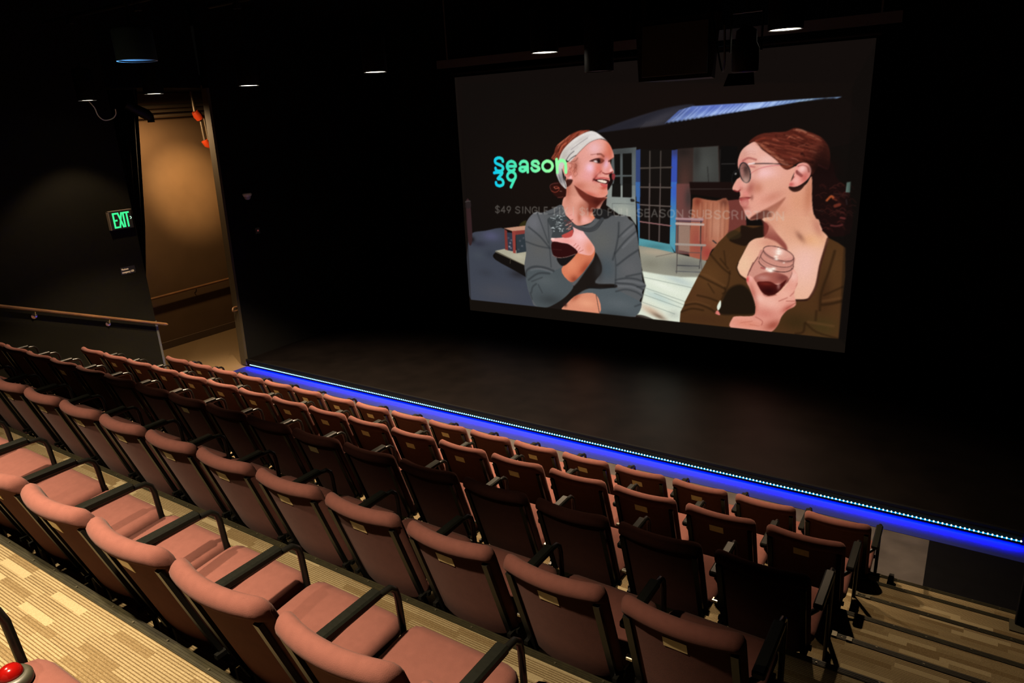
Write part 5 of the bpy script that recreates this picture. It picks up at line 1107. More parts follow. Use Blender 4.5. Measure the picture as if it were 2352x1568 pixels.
('S',(46,17,13),[(-1.76,2.992),(-1.7,2.972),(-1.64,2.95)],0.0067,0.42,0.0087,'h2'),
('S',(92,38,28),[(-2.288,2.979),(-2.205,2.964),(-2.124,2.953)],0.0042,0.42,0.0087,'h2'),
('S',(130,58,42),[(-1.967,2.941),(-1.87,2.912),(-1.774,2.88)],0.004,0.42,0.0087,'h2'),
('S',(58,22,16),[(-2.31,2.997),(-2.262,2.986),(-2.215,2.976)],0.0058,0.42,0.0087,'h2'),
('S',(150,76,54),[(-2.077,2.917),(-2.007,2.905),(-1.936,2.878)],0.0036,0.42,0.0087,'h2'),
('S',(130,58,42),[(-1.869,3.147),(-1.77,3.095),(-1.673,3.044)],0.0065,0.42,0.0087,'h2'),
('S',(46,17,13),[(-2.336,2.982),(-2.296,2.971),(-2.256,2.965)],0.0056,0.42,0.0087,'h2'),
('S',(104,44,32),[(-2.027,3.012),(-1.953,2.991),(-1.879,2.951)],0.0066,0.42,0.0087,'h2'),
('S',(46,17,13),[(-1.763,2.951),(-1.681,2.943),(-1.598,2.914)],0.0065,0.42,0.0087,'h2'),
('S',(104,44,32),[(-2.191,3.292),(-2.09,3.258),(-1.991,3.229)],0.0054,0.42,0.0087,'h2'),
('S',(104,44,32),[(-2.419,2.919),(-2.345,2.917),(-2.269,2.893)],0.005,0.42,0.0087,'h2'),
('S',(92,38,28),[(-1.917,3.277),(-1.826,3.232),(-1.736,3.193)],0.0063,0.42,0.0087,'h2'),
('S',(46,17,13),[(-2.272,3.023),(-2.225,3.017),(-2.177,3.0)],0.0066,0.42,0.0087,'h2'),
('S',(58,22,16),[(-2.115,3.249),(-2.039,3.243),(-1.962,3.213)],0.0041,0.42,0.0087,'h2'),
('S',(130,58,42),[(-1.946,2.992),(-1.86,2.971),(-1.773,2.942)],0.007,0.42,0.0087,'h2'),
('S',(186,112,84),[(-2.046,3.31),(-2.013,3.304),(-1.974,3.284)],0.0044,0.55,0.0099,'h2'),
('S',(186,112,84),[(-1.971,3.291),(-1.938,3.285),(-1.9,3.266)],0.0044,0.55,0.0099,'h2'),
('S',(186,112,84),[(-1.879,3.247),(-1.847,3.241),(-1.808,3.222)],0.0044,0.55,0.0099,'h2'),
('S',(186,112,84),[(-1.779,3.195),(-1.747,3.19),(-1.709,3.171)],0.0044,0.55,0.0099,'h2'),
('S',(186,112,84),[(-2.132,3.246),(-2.099,3.24),(-2.06,3.221)],0.0044,0.55,0.0099,'h2'),
('S',(186,112,84),[(-2.09,3.228),(-2.056,3.222),(-2.017,3.203)],0.0044,0.55,0.0099,'h2'),
('S',(186,112,84),[(-1.999,3.217),(-1.966,3.212),(-1.927,3.193)],0.0044,0.55,0.0099,'h2'),
('S',(186,112,84),[(-2.289,3.208),(-2.255,3.202),(-2.215,3.183)],0.0044,0.55,0.0099,'h2'),
('S',(186,112,84),[(-2.406,3.169),(-2.372,3.163),(-2.331,3.143)],0.0044,0.55,0.0099,'h2'),
('S',(186,112,84),[(-1.833,3.057),(-1.8,3.051),(-1.762,3.032)],0.0044,0.55,0.0099,'h2'),
('S',(186,112,84),[(-2.039,2.967),(-2.005,2.962),(-1.966,2.943)],0.0044,0.55,0.0099,'h2'),
('S',(44,18,16),[(-1.672,2.092),(-1.641,2.111),(-1.597,2.067)],0.0043,0.4,0.0093,''),
('S',(70,26,22),[(-1.469,2.53),(-1.439,2.547),(-1.397,2.506)],0.0059,0.4,0.0093,''),
('S',(44,18,16),[(-1.473,2.43),(-1.443,2.447),(-1.402,2.433)],0.0053,0.4,0.0093,''),
('S',(70,26,22),[(-1.54,2.505),(-1.51,2.523),(-1.47,2.509)],0.0044,0.4,0.0093,''),
('S',(44,18,16),[(-1.7,2.281),(-1.668,2.299),(-1.625,2.267)],0.0051,0.4,0.0093,''),
('S',(70,26,22),[(-1.45,2.182),(-1.42,2.2),(-1.376,2.153)],0.0064,0.4,0.0093,''),
('S',(70,26,22),[(-1.578,2.157),(-1.548,2.175),(-1.504,2.14)],0.0044,0.4,0.0093,''),
('S',(96,40,34),[(-1.464,2.495),(-1.434,2.512),(-1.393,2.488)],0.0042,0.4,0.0093,''),
('S',(96,40,34),[(-1.411,2.55),(-1.381,2.567),(-1.338,2.523)],0.0036,0.4,0.0093,''),
('S',(96,40,34),[(-1.421,2.515),(-1.391,2.532),(-1.349,2.498)],0.0055,0.4,0.0093,''),
('S',(96,40,34),[(-1.551,2.284),(-1.521,2.302),(-1.479,2.281)],0.0054,0.4,0.0093,''),
('S',(70,26,22),[(-1.447,2.625),(-1.417,2.642),(-1.375,2.6)],0.004,0.4,0.0093,''),
('S',(44,18,16),[(-1.455,2.397),(-1.425,2.415),(-1.384,2.401)],0.0068,0.4,0.0093,''),
('S',(70,26,22),[(-1.538,2.263),(-1.507,2.281),(-1.466,2.267)],0.0065,0.4,0.0093,''),
('S',(96,40,34),[(-1.536,2.627),(-1.506,2.644),(-1.465,2.631)],0.0054,0.4,0.0093,''),
('S',(96,40,34),[(-1.528,2.471),(-1.498,2.489),(-1.454,2.442)],0.0044,0.4,0.0093,''),
('S',(96,40,34),[(-1.726,2.509),(-1.695,2.526),(-1.652,2.483)],0.0041,0.4,0.0093,''),
('S',(44,18,16),[(-1.591,2.389),(-1.561,2.406),(-1.519,2.384)],0.0041,0.4,0.0093,''),
('S',(44,18,16),[(-1.441,2.407),(-1.411,2.424),(-1.368,2.382)],0.0042,0.4,0.0093,''),
('S',(44,18,16),[(-1.476,2.546),(-1.446,2.564),(-1.403,2.522)],0.006,0.4,0.0093,''),
('S',(96,40,34),[(-1.52,2.306),(-1.489,2.324),(-1.448,2.31)],0.0047,0.4,0.0093,''),
('S',(44,18,16),[(-1.664,2.396),(-1.633,2.414),(-1.589,2.37)],0.0054,0.4,0.0093,''),
('S',(96,40,34),[(-1.328,2.389),(-1.299,2.406),(-1.259,2.396)],0.0048,0.4,0.0093,''),
('S',(44,18,16),[(-1.477,2.188),(-1.447,2.206),(-1.407,2.196)],0.0046,0.4,0.0093,''),
('S',(96,40,34),[(-1.6,2.346),(-1.569,2.364),(-1.526,2.331)],0.0035,0.4,0.0093,''),
('S',(96,40,34),[(-1.483,2.651),(-1.453,2.668),(-1.412,2.641)],0.0062,0.4,0.0093,''),
('S',(44,18,16),[(-1.38,2.267),(-1.35,2.285),(-1.31,2.275)],0.0042,0.4,0.0093,''),
('S',(70,26,22),[(-1.423,2.129),(-1.393,2.147),(-1.349,2.099)],0.0058,0.4,0.0093,''),
('S',(96,40,34),[(-1.671,2.534),(-1.641,2.552),(-1.6,2.543)],0.0037,0.4,0.0093,''),
('S',(44,18,16),[(-1.367,2.378),(-1.338,2.396),(-1.298,2.387)],0.0051,0.4,0.0093,''),
('S',(70,26,22),[(-1.544,2.316),(-1.514,2.334),(-1.471,2.294)],0.0064,0.4,0.0093,''),
('S',(44,18,16),[(-1.324,2.337),(-1.295,2.354),(-1.253,2.316)],0.0039,0.4,0.0093,''),
('S',(44,18,16),[(-1.63,2.206),(-1.599,2.224),(-1.555,2.184)],0.0064,0.4,0.0093,''),
('S',(96,40,34),[(-1.525,2.484),(-1.495,2.501),(-1.453,2.478)],0.0048,0.4,0.0093,''),
('S',(44,18,16),[(-1.447,2.506),(-1.417,2.524),(-1.375,2.493)],0.0049,0.4,0.0093,''),
('S',(70,26,22),[(-1.37,2.63),(-1.341,2.646),(-1.298,2.598)],0.0039,0.4,0.0093,''),
('S',(96,40,34),[(-1.357,2.295),(-1.327,2.313),(-1.285,2.27)],0.0045,0.4,0.0093,''),
('S',(96,40,34),[(-1.433,2.351),(-1.403,2.368),(-1.36,2.331)],0.0053,0.4,0.0093,''),
('S',(96,40,34),[(-1.669,2.157),(-1.638,2.175),(-1.596,2.158)],0.0044,0.4,0.0093,''),
('S',(96,40,34),[(-1.57,2.597),(-1.54,2.614),(-1.5,2.605)],0.0069,0.4,0.0093,''),
('S',(70,26,22),[(-1.563,2.099),(-1.533,2.118),(-1.489,2.073)],0.006,0.4,0.0093,''),
('S',(96,40,34),[(-1.443,2.193),(-1.413,2.212),(-1.372,2.199)],0.0048,0.4,0.0093,''),
('S',(70,26,22),[(-1.684,2.616),(-1.653,2.633),(-1.61,2.594)],0.0039,0.4,0.0093,''),
('S',(96,40,34),[(-1.353,2.316),(-1.323,2.334),(-1.282,2.306)],0.0044,0.4,0.0093,''),
('S',(70,26,22),[(-1.512,2.561),(-1.482,2.579),(-1.438,2.53)],0.0047,0.4,0.0093,''),
('S',(96,40,34),[(-1.557,2.49),(-1.527,2.507),(-1.484,2.473)],0.0066,0.4,0.0093,''),
('S',(70,26,22),[(-1.419,2.532),(-1.389,2.549),(-1.347,2.517)],0.0051,0.4,0.0093,''),
('S',(70,26,22),[(-1.592,2.376),(-1.561,2.394),(-1.518,2.35)],0.0041,0.4,0.0093,''),
('S',(44,18,16),[(-1.388,2.568),(-1.358,2.585),(-1.317,2.56)],0.0057,0.4,0.0093,''),
('S',(70,26,22),[(-1.608,2.338),(-1.577,2.356),(-1.535,2.332)],0.0048,0.4,0.0093,''),
('S',(44,18,16),[(-1.562,2.561),(-1.532,2.579),(-1.489,2.537)],0.0069,0.4,0.0093,''),
('S',(96,40,34),[(-1.607,2.104),(-1.576,2.123),(-1.533,2.096)],0.006,0.4,0.0093,''),
('S',(96,40,34),[(-1.669,2.327),(-1.638,2.345),(-1.595,2.311)],0.0044,0.4,0.0093,''),
('S',(70,26,22),[(-1.637,2.283),(-1.606,2.301),(-1.565,2.291)],0.0035,0.4,0.0093,''),
('S',(70,26,22),[(-1.335,2.465),(-1.305,2.482),(-1.263,2.436)],0.0061,0.4,0.0093,''),
('S',(44,18,16),[(-1.509,2.465),(-1.479,2.483),(-1.436,2.449)],0.0067,0.4,0.0093,''),
('S',(44,18,16),[(-1.685,2.528),(-1.654,2.545),(-1.61,2.503)],0.0035,0.4,0.0093,''),
('S',(96,40,34),[(-1.426,2.299),(-1.396,2.317),(-1.353,2.271)],0.0068,0.4,0.0093,''),
('S',(70,26,22),[(-1.69,2.634),(-1.659,2.651),(-1.617,2.621)],0.0065,0.4,0.0093,''),
('S',(70,26,22),[(-1.415,2.542),(-1.386,2.56),(-1.345,2.54)],0.0066,0.4,0.0093,''),
('G',(30,14,12),(-1.695,2.934),0.1305,0.1542,0.8,'h2',0),
('S',(196,92,48),[(-1.592,2.456),(-1.549,2.507),(-1.523,2.491)],0.0128,0.8,0.0124,''),
('S',(150,66,40),[(-1.514,2.474),(-1.481,2.458)],0.0049,0.8,0.0124,''),
('S',(120,50,36),[(-1.491,2.39),(-1.445,2.408)],0.0198,0.8,0.0124,''),
('S',(110,46,44),[(-1.415,2.247),(-1.367,2.24)],0.0119,0.8,0.0124,''),
('S',(100,44,42),[(-1.519,2.149),(-1.454,2.143),(-1.392,2.162)],0.0099,0.8,0.0124,''),
('S',(60,34,30),[(-1.721,2.341),(-1.629,2.318)],0.0049,0.8,0.0124,''),
('S',(70,30,26),[(-1.471,2.339),(-1.389,2.308)],0.0089,0.8,0.0124,''),
('S',(50,28,26),[(-1.52,2.542),(-1.361,2.519)],0.0069,0.8,0.0124,''),
('S',(100,40,40),[(-1.723,2.884),(-1.624,2.842)],0.0089,0.8,0.0124,''),
('S',(80,60,64),[(-1.372,2.469),(-1.359,2.41)],0.004,0.8,0.0124,''),
('F',(112,140,130),[(-1.383,2.677),(-1.343,2.684),(-1.339,2.555),(-1.386,2.559)],0.0074,1.0,'','',0),
('F',(226,162,142),[(-2.502,3.174),(-2.419,3.087),(-2.347,3.034),(-2.221,2.939),(-2.166,2.87),(-2.087,2.827),(-1.982,2.869),(-2.022,2.733),(-2.047,2.612),(-1.986,2.578),(-1.851,2.648),(-1.791,2.742),(-1.768,2.478),(-1.732,2.28),(-1.64,2.047),(-2.241,2.02),(-2.294,2.163),(-2.367,2.206),(-2.509,2.181),(-2.576,2.249),(-2.617,2.335),(-2.656,2.388),(-2.671,2.461),(-2.66,2.497),(-2.673,2.551),(-2.733,2.557),(-2.768,2.593),(-2.717,2.703),(-2.674,2.748),(-2.713,2.899),(-2.696,3.013),(-2.655,3.091),(-2.579,3.15)],0.0062,1,'f2','',1),
('G',(236,190,180),(-2.558,3.081),0.1423,0.083,0.7,'f2',0),
('G',(240,196,186),(-2.342,2.957),0.1423,0.0712,0.7,'f2',0),
('G',(246,196,196),(-2.366,2.784),0.1542,0.083,0.9,'f2',0),
('G',(226,164,140),(-2.271,2.644),0.1542,0.1067,0.7,'f2',0),
('G',(170,92,80),(-2.54,2.589),0.0712,0.0949,0.9,'f2',20),
('G',(190,116,92),(-2.434,2.59),0.0593,0.0712,0.7,'f2',0),
('G',(230,160,140),(-2.382,2.448),0.1423,0.0949,0.6,'f2',0),
('G',(216,150,116),(-1.934,2.431),0.166,0.2372,0.8,'f2',0),
('G',(190,118,88),(-1.808,2.52),0.0593,0.2965,0.8,'f2',0),
('G',(228,150,140),(-2.668,2.623),0.0712,0.0712,0.8,'f2',0),
('G',(206,110,110),(-2.646,2.907),0.0712,0.0712,0.6,'f2',0),
('G',(232,140,130),(-2.59,2.516),0.0474,0.0474,0.7,'f2',0),
('G',(200,140,124),(-2.653,3.047),0.0712,0.0712,0.5,'f2',0),
('G',(150,70,62),(-2.599,2.344),0.0593,0.0356,0.8,'f2',0),
('G',(222,150,140),(-2.56,2.281),0.0593,0.0474,0.6,'f2',0),
('F',(150,84,66),[(-2.085,2.481),(-2.171,2.426),(-2.305,2.343),(-2.442,2.267),(-2.509,2.181),(-2.367,2.197),(-2.31,2.135),(-2.245,2.219),(-2.166,2.338)],0.0248,0.8,'','',1),
('F',(84,40,34),[(-2.519,2.191),(-2.442,2.258),(-2.303,2.316),(-2.237,2.237),(-2.25,2.156),(-2.2,2.058),(-2.215,2.021),(-2.277,2.018),(-2.336,2.116),(-2.385,2.196)],0.0186,0.9,'','',1),
('G',(210,160,130),(-2.155,2.177),0.1186,0.1067,0.6,'f2',0),
('G',(196,120,92),(-2.12,2.295),0.0712,0.1067,0.5,'f2',0),
('G',(220,158,128),(-1.951,2.194),0.3084,0.1305,0.95,'f2',0),
('F',(232,152,138),[(-1.986,2.869),(-1.927,2.912),(-1.853,2.902),(-1.803,2.834),(-1.813,2.75),(-1.865,2.682),(-1.948,2.626),(-2.035,2.616),(-2.054,2.651),(-2.01,2.733)],0.0062,1,'e2','',1),
('S',(150,62,56),[(-1.961,2.869),(-1.909,2.884),(-1.85,2.86),(-1.829,2.801)],0.0079,0.8,0.0062,'e2'),
('F',(118,46,42),[(-1.975,2.826),(-1.927,2.792),(-1.892,2.758),(-1.915,2.737),(-1.98,2.784)],0.0093,0.9,'','',1),
('G',(250,206,200),(-1.905,2.835),0.0474,0.0474,0.9,'e2',0),
('G',(244,180,170),(-1.97,2.699),0.0474,0.0474,0.8,'e2',0),
('G',(190,90,82),(-1.873,2.733),0.0474,0.0712,0.7,'e2',0),
('S',(140,60,52),[(-2.028,2.698),(-1.998,2.741)],0.0069,0.7,0.0062,'e2'),
('G',(190,80,76),(-2.029,2.647),0.0356,0.0237,0.8,'e2',0),
('F',(48,24,19),[(-2.052,2.62),(-1.947,2.617),(-1.849,2.678),(-1.904,2.583),(-1.98,2.554),(-2.037,2.579)],0.0093,0.95,'','',1),
('S',(168,90,84),[(-2.648,2.942),(-2.579,2.978),(-2.481,2.954)],0.0119,0.8,0.0124,'f2'),
('S',(200,140,128),[(-2.635,3.038),(-2.557,3.063),(-2.495,3.054)],0.0035,0.6,0.0062,'f2'),
('S',(200,140,128),[(-2.633,3.008),(-2.555,3.033),(-2.493,3.023)],0.0035,0.6,0.0062,'f2'),
('F',(120,84,76),[(-2.553,2.805),(-2.546,2.771),(-2.545,2.738),(-2.549,2.71),(-2.559,2.688),(-2.573,2.674),(-2.59,2.671),(-2.609,2.677),(-2.629,2.692),(-2.647,2.716),(-2.663,2.746),(-2.674,2.78),(-2.681,2.814),(-2.682,2.847),(-2.678,2.876),(-2.668,2.897),(-2.654,2.91),(-2.637,2.914),(-2.618,2.908),(-2.598,2.892),(-2.58,2.869),(-2.565,2.839),(-2.553,2.805)],0.0062,0.8,'ln','',1),
('G',(40,26,24),(-2.624,2.828),0.019,0.0261,0.9,'ln',0),
('S',(70,44,40),[(-2.656,2.844),(-2.626,2.859),(-2.59,2.847)],0.0059,0.8,0.0074,'ln'),
('G',(205,140,130),(-2.641,2.801),0.0285,0.0712,0.8,'ln',0),
('G',(50,34,32),(-2.597,2.828),0.0474,0.0949,0.8,'ln',0),
('G',(150,130,122),(-2.6,2.704),0.0474,0.0356,0.7,'ln',0),
('S',(30,30,34),[(-2.548,2.806),(-2.541,2.77),(-2.54,2.736),(-2.545,2.706),(-2.555,2.683),(-2.571,2.669),(-2.589,2.665),(-2.61,2.671),(-2.631,2.687),(-2.651,2.712),(-2.667,2.743),(-2.679,2.779),(-2.686,2.815),(-2.687,2.849),(-2.682,2.879),(-2.671,2.902),(-2.656,2.915),(-2.637,2.919),(-2.617,2.913),(-2.596,2.897),(-2.577,2.872),(-2.56,2.841),(-2.548,2.806)],0.0064,1.0,0.005,''),
('S',(28,26,27),[(-2.762,2.649),(-2.769,2.66),(-2.775,2.675),(-2.778,2.693),(-2.78,2.713),(-2.778,2.734),(-2.775,2.754),(-2.769,2.774),(-2.762,2.79),(-2.753,2.804),(-2.743,2.813),(-2.733,2.818),(-2.723,2.817),(-2.714,2.812),(-2.706,2.803)],0.0059,0.9,0.005,''),
('G',(220,215,210),(-2.733,2.778),0.0107,0.0107,0.9,'',0),
('S',(64,46,46),[(-2.575,2.903),(-2.374,2.907),(-2.202,2.901),(-2.079,2.89)],0.0054,1.0,0.005,''),
('S',(238,218,216),[(-2.573,2.902),(-2.5,2.912)],0.0089,1.0,0.005,''),
('S',(200,108,112),[(-2.529,2.788),(-2.439,2.841),(-2.303,2.875),(-2.167,2.885)],0.0054,0.8,0.0062,'f2'),
('S',(170,84,86),[(-2.546,2.872),(-2.493,2.863)],0.0109,0.6,0.0093,''),
('S',(128,44,44),[(-2.742,2.564),(-2.696,2.549),(-2.665,2.569)],0.0089,0.9,0.0062,''),
('F',(164,68,66),[(-2.671,2.464),(-2.588,2.482),(-2.521,2.473),(-2.586,2.435),(-2.647,2.423)],0.0074,1.0,'','',1),
('F',(188,100,96),[(-2.651,2.423),(-2.56,2.454),(-2.545,2.382),(-2.591,2.353),(-2.642,2.38)],0.0093,0.9,'','',1),
('S',(90,34,32),[(-2.669,2.463),(-2.588,2.473),(-2.52,2.471)],0.004,0.9,0.005,''),
('G',(120,60,50),(-2.507,2.473),0.019,0.0356,0.6,'f2',0),
('S',(190,120,96),[(-2.301,3.013),(-2.257,2.994),(-2.205,2.983)],0.004,0.4,0.0099,''),
('S',(120,58,42),[(-2.324,3.047),(-2.28,3.027),(-2.229,3.016)],0.004,0.4,0.0099,''),
('S',(190,120,96),[(-2.153,2.903),(-2.109,2.884),(-2.058,2.873)],0.004,0.4,0.0099,''),
('S',(150,84,62),[(-2.171,2.923),(-2.128,2.904),(-2.077,2.893)],0.004,0.4,0.0099,''),
('S',(150,84,62),[(-2.405,3.095),(-2.36,3.075),(-2.308,3.064)],0.004,0.4,0.0099,''),
('S',(190,120,96),[(-2.235,2.973),(-2.191,2.954),(-2.14,2.943)],0.004,0.4,0.0099,''),
('S',(150,84,62),[(-2.182,2.925),(-2.139,2.906),(-2.088,2.895)],0.004,0.4,0.0099,''),
('S',(120,58,42),[(-2.211,2.934),(-2.168,2.915),(-2.117,2.905)],0.004,0.4,0.0099,''),
('S',(190,120,96),[(-2.178,2.92),(-2.135,2.901),(-2.084,2.89)],0.004,0.4,0.0099,''),
('S',(190,120,96),[(-2.238,2.978),(-2.195,2.959),(-2.143,2.948)],0.004,0.4,0.0099,''),
('S',(120,58,42),[(-2.329,3.04),(-2.285,3.02),(-2.233,3.009)],0.004,0.4,0.0099,''),
('S',(150,84,62),[(-2.254,2.998),(-2.21,2.979),(-2.159,2.968)],0.004,0.4,0.0099,''),
('S',(150,84,62),[(-2.493,3.147),(-2.449,3.127),(-2.396,3.116)],0.004,0.4,0.0099,''),
('S',(120,58,42),[(-2.49,3.169),(-2.446,3.149),(-2.393,3.138)],0.004,0.4,0.0099,''),
('S',(190,120,96),[(-2.273,2.993),(-2.23,2.974),(-2.178,2.963)],0.004,0.4,0.0099,''),
('S',(100,44,32),[(-2.3,3.007),(-2.256,2.987),(-2.205,2.977)],0.004,0.4,0.0099,''),
('S',(190,120,96),[(-2.478,3.16),(-2.434,3.14),(-2.382,3.129)],0.004,0.4,0.0099,''),
('S',(100,44,32),[(-2.451,3.161),(-2.407,3.141),(-2.355,3.13)],0.004,0.4,0.0099,''),
('S',(120,58,42),[(-2.241,2.972),(-2.197,2.953),(-2.146,2.943)],0.004,0.4,0.0099,''),
('S',(150,84,62),[(-2.183,2.936),(-2.14,2.917),(-2.089,2.907)],0.004,0.4,0.0099,''),
('S',(190,120,96),[(-2.185,2.949),(-2.142,2.93),(-2.091,2.92)],0.004,0.4,0.0099,''),
('S',(100,44,32),[(-2.357,3.071),(-2.313,3.052),(-2.261,3.041)],0.004,0.4,0.0099,''),
('S',(190,120,96),[(-2.36,3.078),(-2.316,3.059),(-2.264,3.047)],0.004,0.4,0.0099,''),
('S',(190,120,96),[(-2.427,3.115),(-2.383,3.096),(-2.331,3.084)],0.004,0.4,0.0099,''),
('S',(190,120,96),[(-2.295,3.007),(-2.252,2.987),(-2.2,2.976)],0.004,0.4,0.0099,''),
('S',(190,120,96),[(-2.219,2.946),(-2.175,2.926),(-2.124,2.916)],0.004,0.4,0.0099,''),
('S',(150,84,62),[(-2.242,2.977),(-2.198,2.958),(-2.147,2.947)],0.004,0.4,0.0099,''),
('S',(150,84,62),[(-2.438,3.122),(-2.393,3.102),(-2.341,3.091)],0.004,0.4,0.0099,''),
('S',(150,84,62),[(-2.316,3.034),(-2.272,3.015),(-2.221,3.004)],0.004,0.4,0.0099,''),
('S',(100,44,32),[(-2.474,3.174),(-2.43,3.154),(-2.377,3.143)],0.004,0.4,0.0099,''),
('S',(120,58,42),[(-2.157,2.93),(-2.114,2.911),(-2.063,2.901)],0.004,0.4,0.0099,''),
('S',(120,58,42),[(-2.345,3.054),(-2.301,3.035),(-2.249,3.024)],0.004,0.4,0.0099,''),
('S',(120,58,42),[(-2.335,3.051),(-2.291,3.031),(-2.239,3.02)],0.004,0.4,0.0099,''),
('S',(190,120,96),[(-2.241,2.98),(-2.197,2.961),(-2.146,2.95)],0.004,0.4,0.0099,''),
('S',(190,120,96),[(-2.457,3.15),(-2.413,3.131),(-2.361,3.119)],0.004,0.4,0.0099,''),
('S',(150,84,62),[(-2.162,2.909),(-2.118,2.89),(-2.067,2.88)],0.004,0.4,0.0099,''),
('S',(190,120,96),[(-2.227,2.97),(-2.183,2.951),(-2.132,2.94)],0.004,0.4,0.0099,''),
('S',(190,120,96),[(-2.402,3.094),(-2.358,3.074),(-2.306,3.063)],0.004,0.4,0.0099,''),
('S',(150,84,62),[(-2.361,3.08),(-2.317,3.06),(-2.265,3.049)],0.004,0.4,0.0099,''),
('S',(120,58,42),[(-2.309,3.043),(-2.266,3.024),(-2.214,3.013)],0.004,0.4,0.0099,''),
('S',(100,44,32),[(-2.371,3.055),(-2.327,3.035),(-2.275,3.024)],0.004,0.4,0.0099,''),
('S',(150,84,62),[(-2.339,3.062),(-2.295,3.043),(-2.244,3.032)],0.004,0.4,0.0099,''),
('S',(190,120,96),[(-2.506,3.179),(-2.462,3.159),(-2.409,3.148)],0.004,0.4,0.0099,''),
('S',(100,44,32),[(-2.415,3.101),(-2.371,3.081),(-2.319,3.07)],0.004,0.4,0.0099,''),
('S',(190,120,96),[(-2.352,3.063),(-2.308,3.044),(-2.256,3.033)],0.004,0.4,0.0099,''),
('S',(150,84,62),[(-2.441,3.127),(-2.397,3.107),(-2.344,3.096)],0.004,0.4,0.0099,''),
('G',(22,11,10),(-1.625,2.851),0.1305,0.1067,0.8,'',0),
('G',(40,18,14),(-1.657,3.049),0.0712,0.166,0.6,'h2',0),
('G',(24,12,10),(-1.752,2.851),0.0712,0.0593,0.7,'',0),
('G',(196,116,98),(-2.615,2.48),0.0356,0.0285,0.5,'f2',0),
('G',(222,156,136),(-2.584,2.39),0.0593,0.0474,0.55,'f2',0),
('G',(178,98,84),(-2.648,2.587),0.0285,0.0285,0.5,'f2',0),
('G',(206,136,114),(-2.473,2.819),0.0474,0.0712,0.5,'f2',0),
('G',(188,112,90),(-2.244,2.486),0.1423,0.0593,0.5,'f2',-25),
('G',(240,190,172),(-2.598,2.659),0.0474,0.0712,0.5,'f2',0),
('F',(214,152,122),[(-1.8,2.297),(-1.726,2.268),(-1.692,2.185),(-1.636,2.093),(-1.581,2.027),(-1.618,1.999),(-1.746,2.11)],0.0186,0.9,'','',1),
('F',(76,48,25),[(-2.624,2.104),(-2.327,2.113),(-1.89,2.167),(-1.53,1.988),(-1.419,1.936),(-1.329,1.876),(-1.301,1.519),(-1.306,1.193),(-1.306,0.685),(-2.104,0.675),(-2.69,0.667),(-3.444,0.658),(-3.436,0.817),(-3.386,0.922),(-3.375,0.973),(-3.191,1.368),(-3.124,1.492),(-3.025,1.699),(-2.927,1.855),(-2.818,1.975)],0.0062,1,'t2','',0),
('G',(96,62,32),(-3.025,1.381),0.2277,0.2277,0.7,'t2',0),
('G',(88,54,30),(-3.206,1.064),0.1708,0.1708,0.6,'t2',0),
('G',(84,56,30),(-1.445,1.562),0.1281,0.3131,0.6,'t2',0),
('G',(66,52,24),(-1.505,0.836),0.1708,0.1423,0.8,'t2',0),
('G',(58,34,18),(-1.521,1.282),0.0854,0.2846,0.6,'t2',0),
('G',(52,38,18),(-1.847,0.853),0.2277,0.1423,0.7,'t2',0),
('G',(70,42,24),(-3.086,0.756),0.37,0.0712,0.6,'t2',0),
('F',(30,19,13),[(-2.624,2.104),(-2.469,2.079),(-2.323,2.11),(-2.322,1.974),(-2.44,1.935),(-2.523,1.863),(-2.577,1.831),(-2.723,1.866),(-2.776,1.914),(-2.641,2.005)],0.0186,0.95,'','',1),
('F',(50,38,22),[(-2.818,1.975),(-2.731,2.035),(-2.63,2.006),(-2.637,1.938),(-2.77,1.907)],0.0186,0.7,'','',1),
('F',(27,19,12),[(-2.617,1.297),(-2.491,1.25),(-2.393,1.084),(-2.372,0.91),(-2.676,0.858),(-2.839,0.846),(-2.888,0.901),(-2.846,1.026),(-2.761,1.214)],0.0372,0.92,'','',1),
('F',(232,178,150),[(-2.333,2.216),(-1.726,2.237),(-1.641,2.103),(-1.537,1.987),(-1.567,1.843),(-1.608,1.647),(-1.635,1.349),(-1.678,1.229),(-1.731,1.182),(-1.879,1.153),(-2.028,1.167),(-2.532,1.392),(-2.632,1.482),(-2.647,1.573),(-2.582,1.726),(-2.523,1.863),(-2.44,1.935),(-2.313,1.974),(-2.268,2.11)],0.0074,1,'c2','',1),
('G',(236,196,160),(-2.564,1.579),0.1281,0.1708,0.7,'c2',0),
('G',(238,188,176),(-1.79,1.634),0.1993,0.2846,0.8,'c2',0),
('G',(226,160,110),(-1.734,1.962),0.1708,0.0854,0.7,'c2',0),
('G',(214,150,120),(-1.986,2.089),0.1708,0.1993,0.6,'c2',0),
('G',(240,190,150),(-1.656,1.976),0.0854,0.0996,0.5,'c2',0),
('G',(205,130,110),(-2.244,1.892),0.1423,0.0712,0.6,'c2',0),
('F',(128,54,48),[(-2.332,2.151),(-2.271,2.153),(-2.168,2.027),(-2.039,1.881),(-2.028,1.799),(-2.161,1.907),(-2.28,1.95),(-2.321,1.965)],0.0248,0.85,'','',1),
('G',(190,110,100),(-2.219,2.166),0.0712,0.1139,0.5,'c2',0),
('G',(120,70,55),(-1.878,1.997),0.0342,0.0854,0.7,'c2',-40),
('G',(150,70,60),(-1.69,2.154),0.0569,0.1566,0.6,'c2',-25),
('S',(66,34,24),[(-1.541,1.982),(-1.57,1.821),(-1.604,1.636),(-1.629,1.383),(-1.679,1.234),(-1.735,1.167),(-1.879,1.147)],0.0142,0.9,0.0093,''),
('S',(46,28,16),[(-2.643,1.597),(-2.656,1.515),(-2.6,1.415),(-2.519,1.364)],0.0083,0.9,0.005,''),
('S',(46,28,16),[(-2.523,1.86),(-2.588,1.726),(-2.645,1.591)],0.0036,0.7,0.005,''),
('G',(30,18,12),(-1.868,1.146),0.0085,0.0085,0.9,'',0),
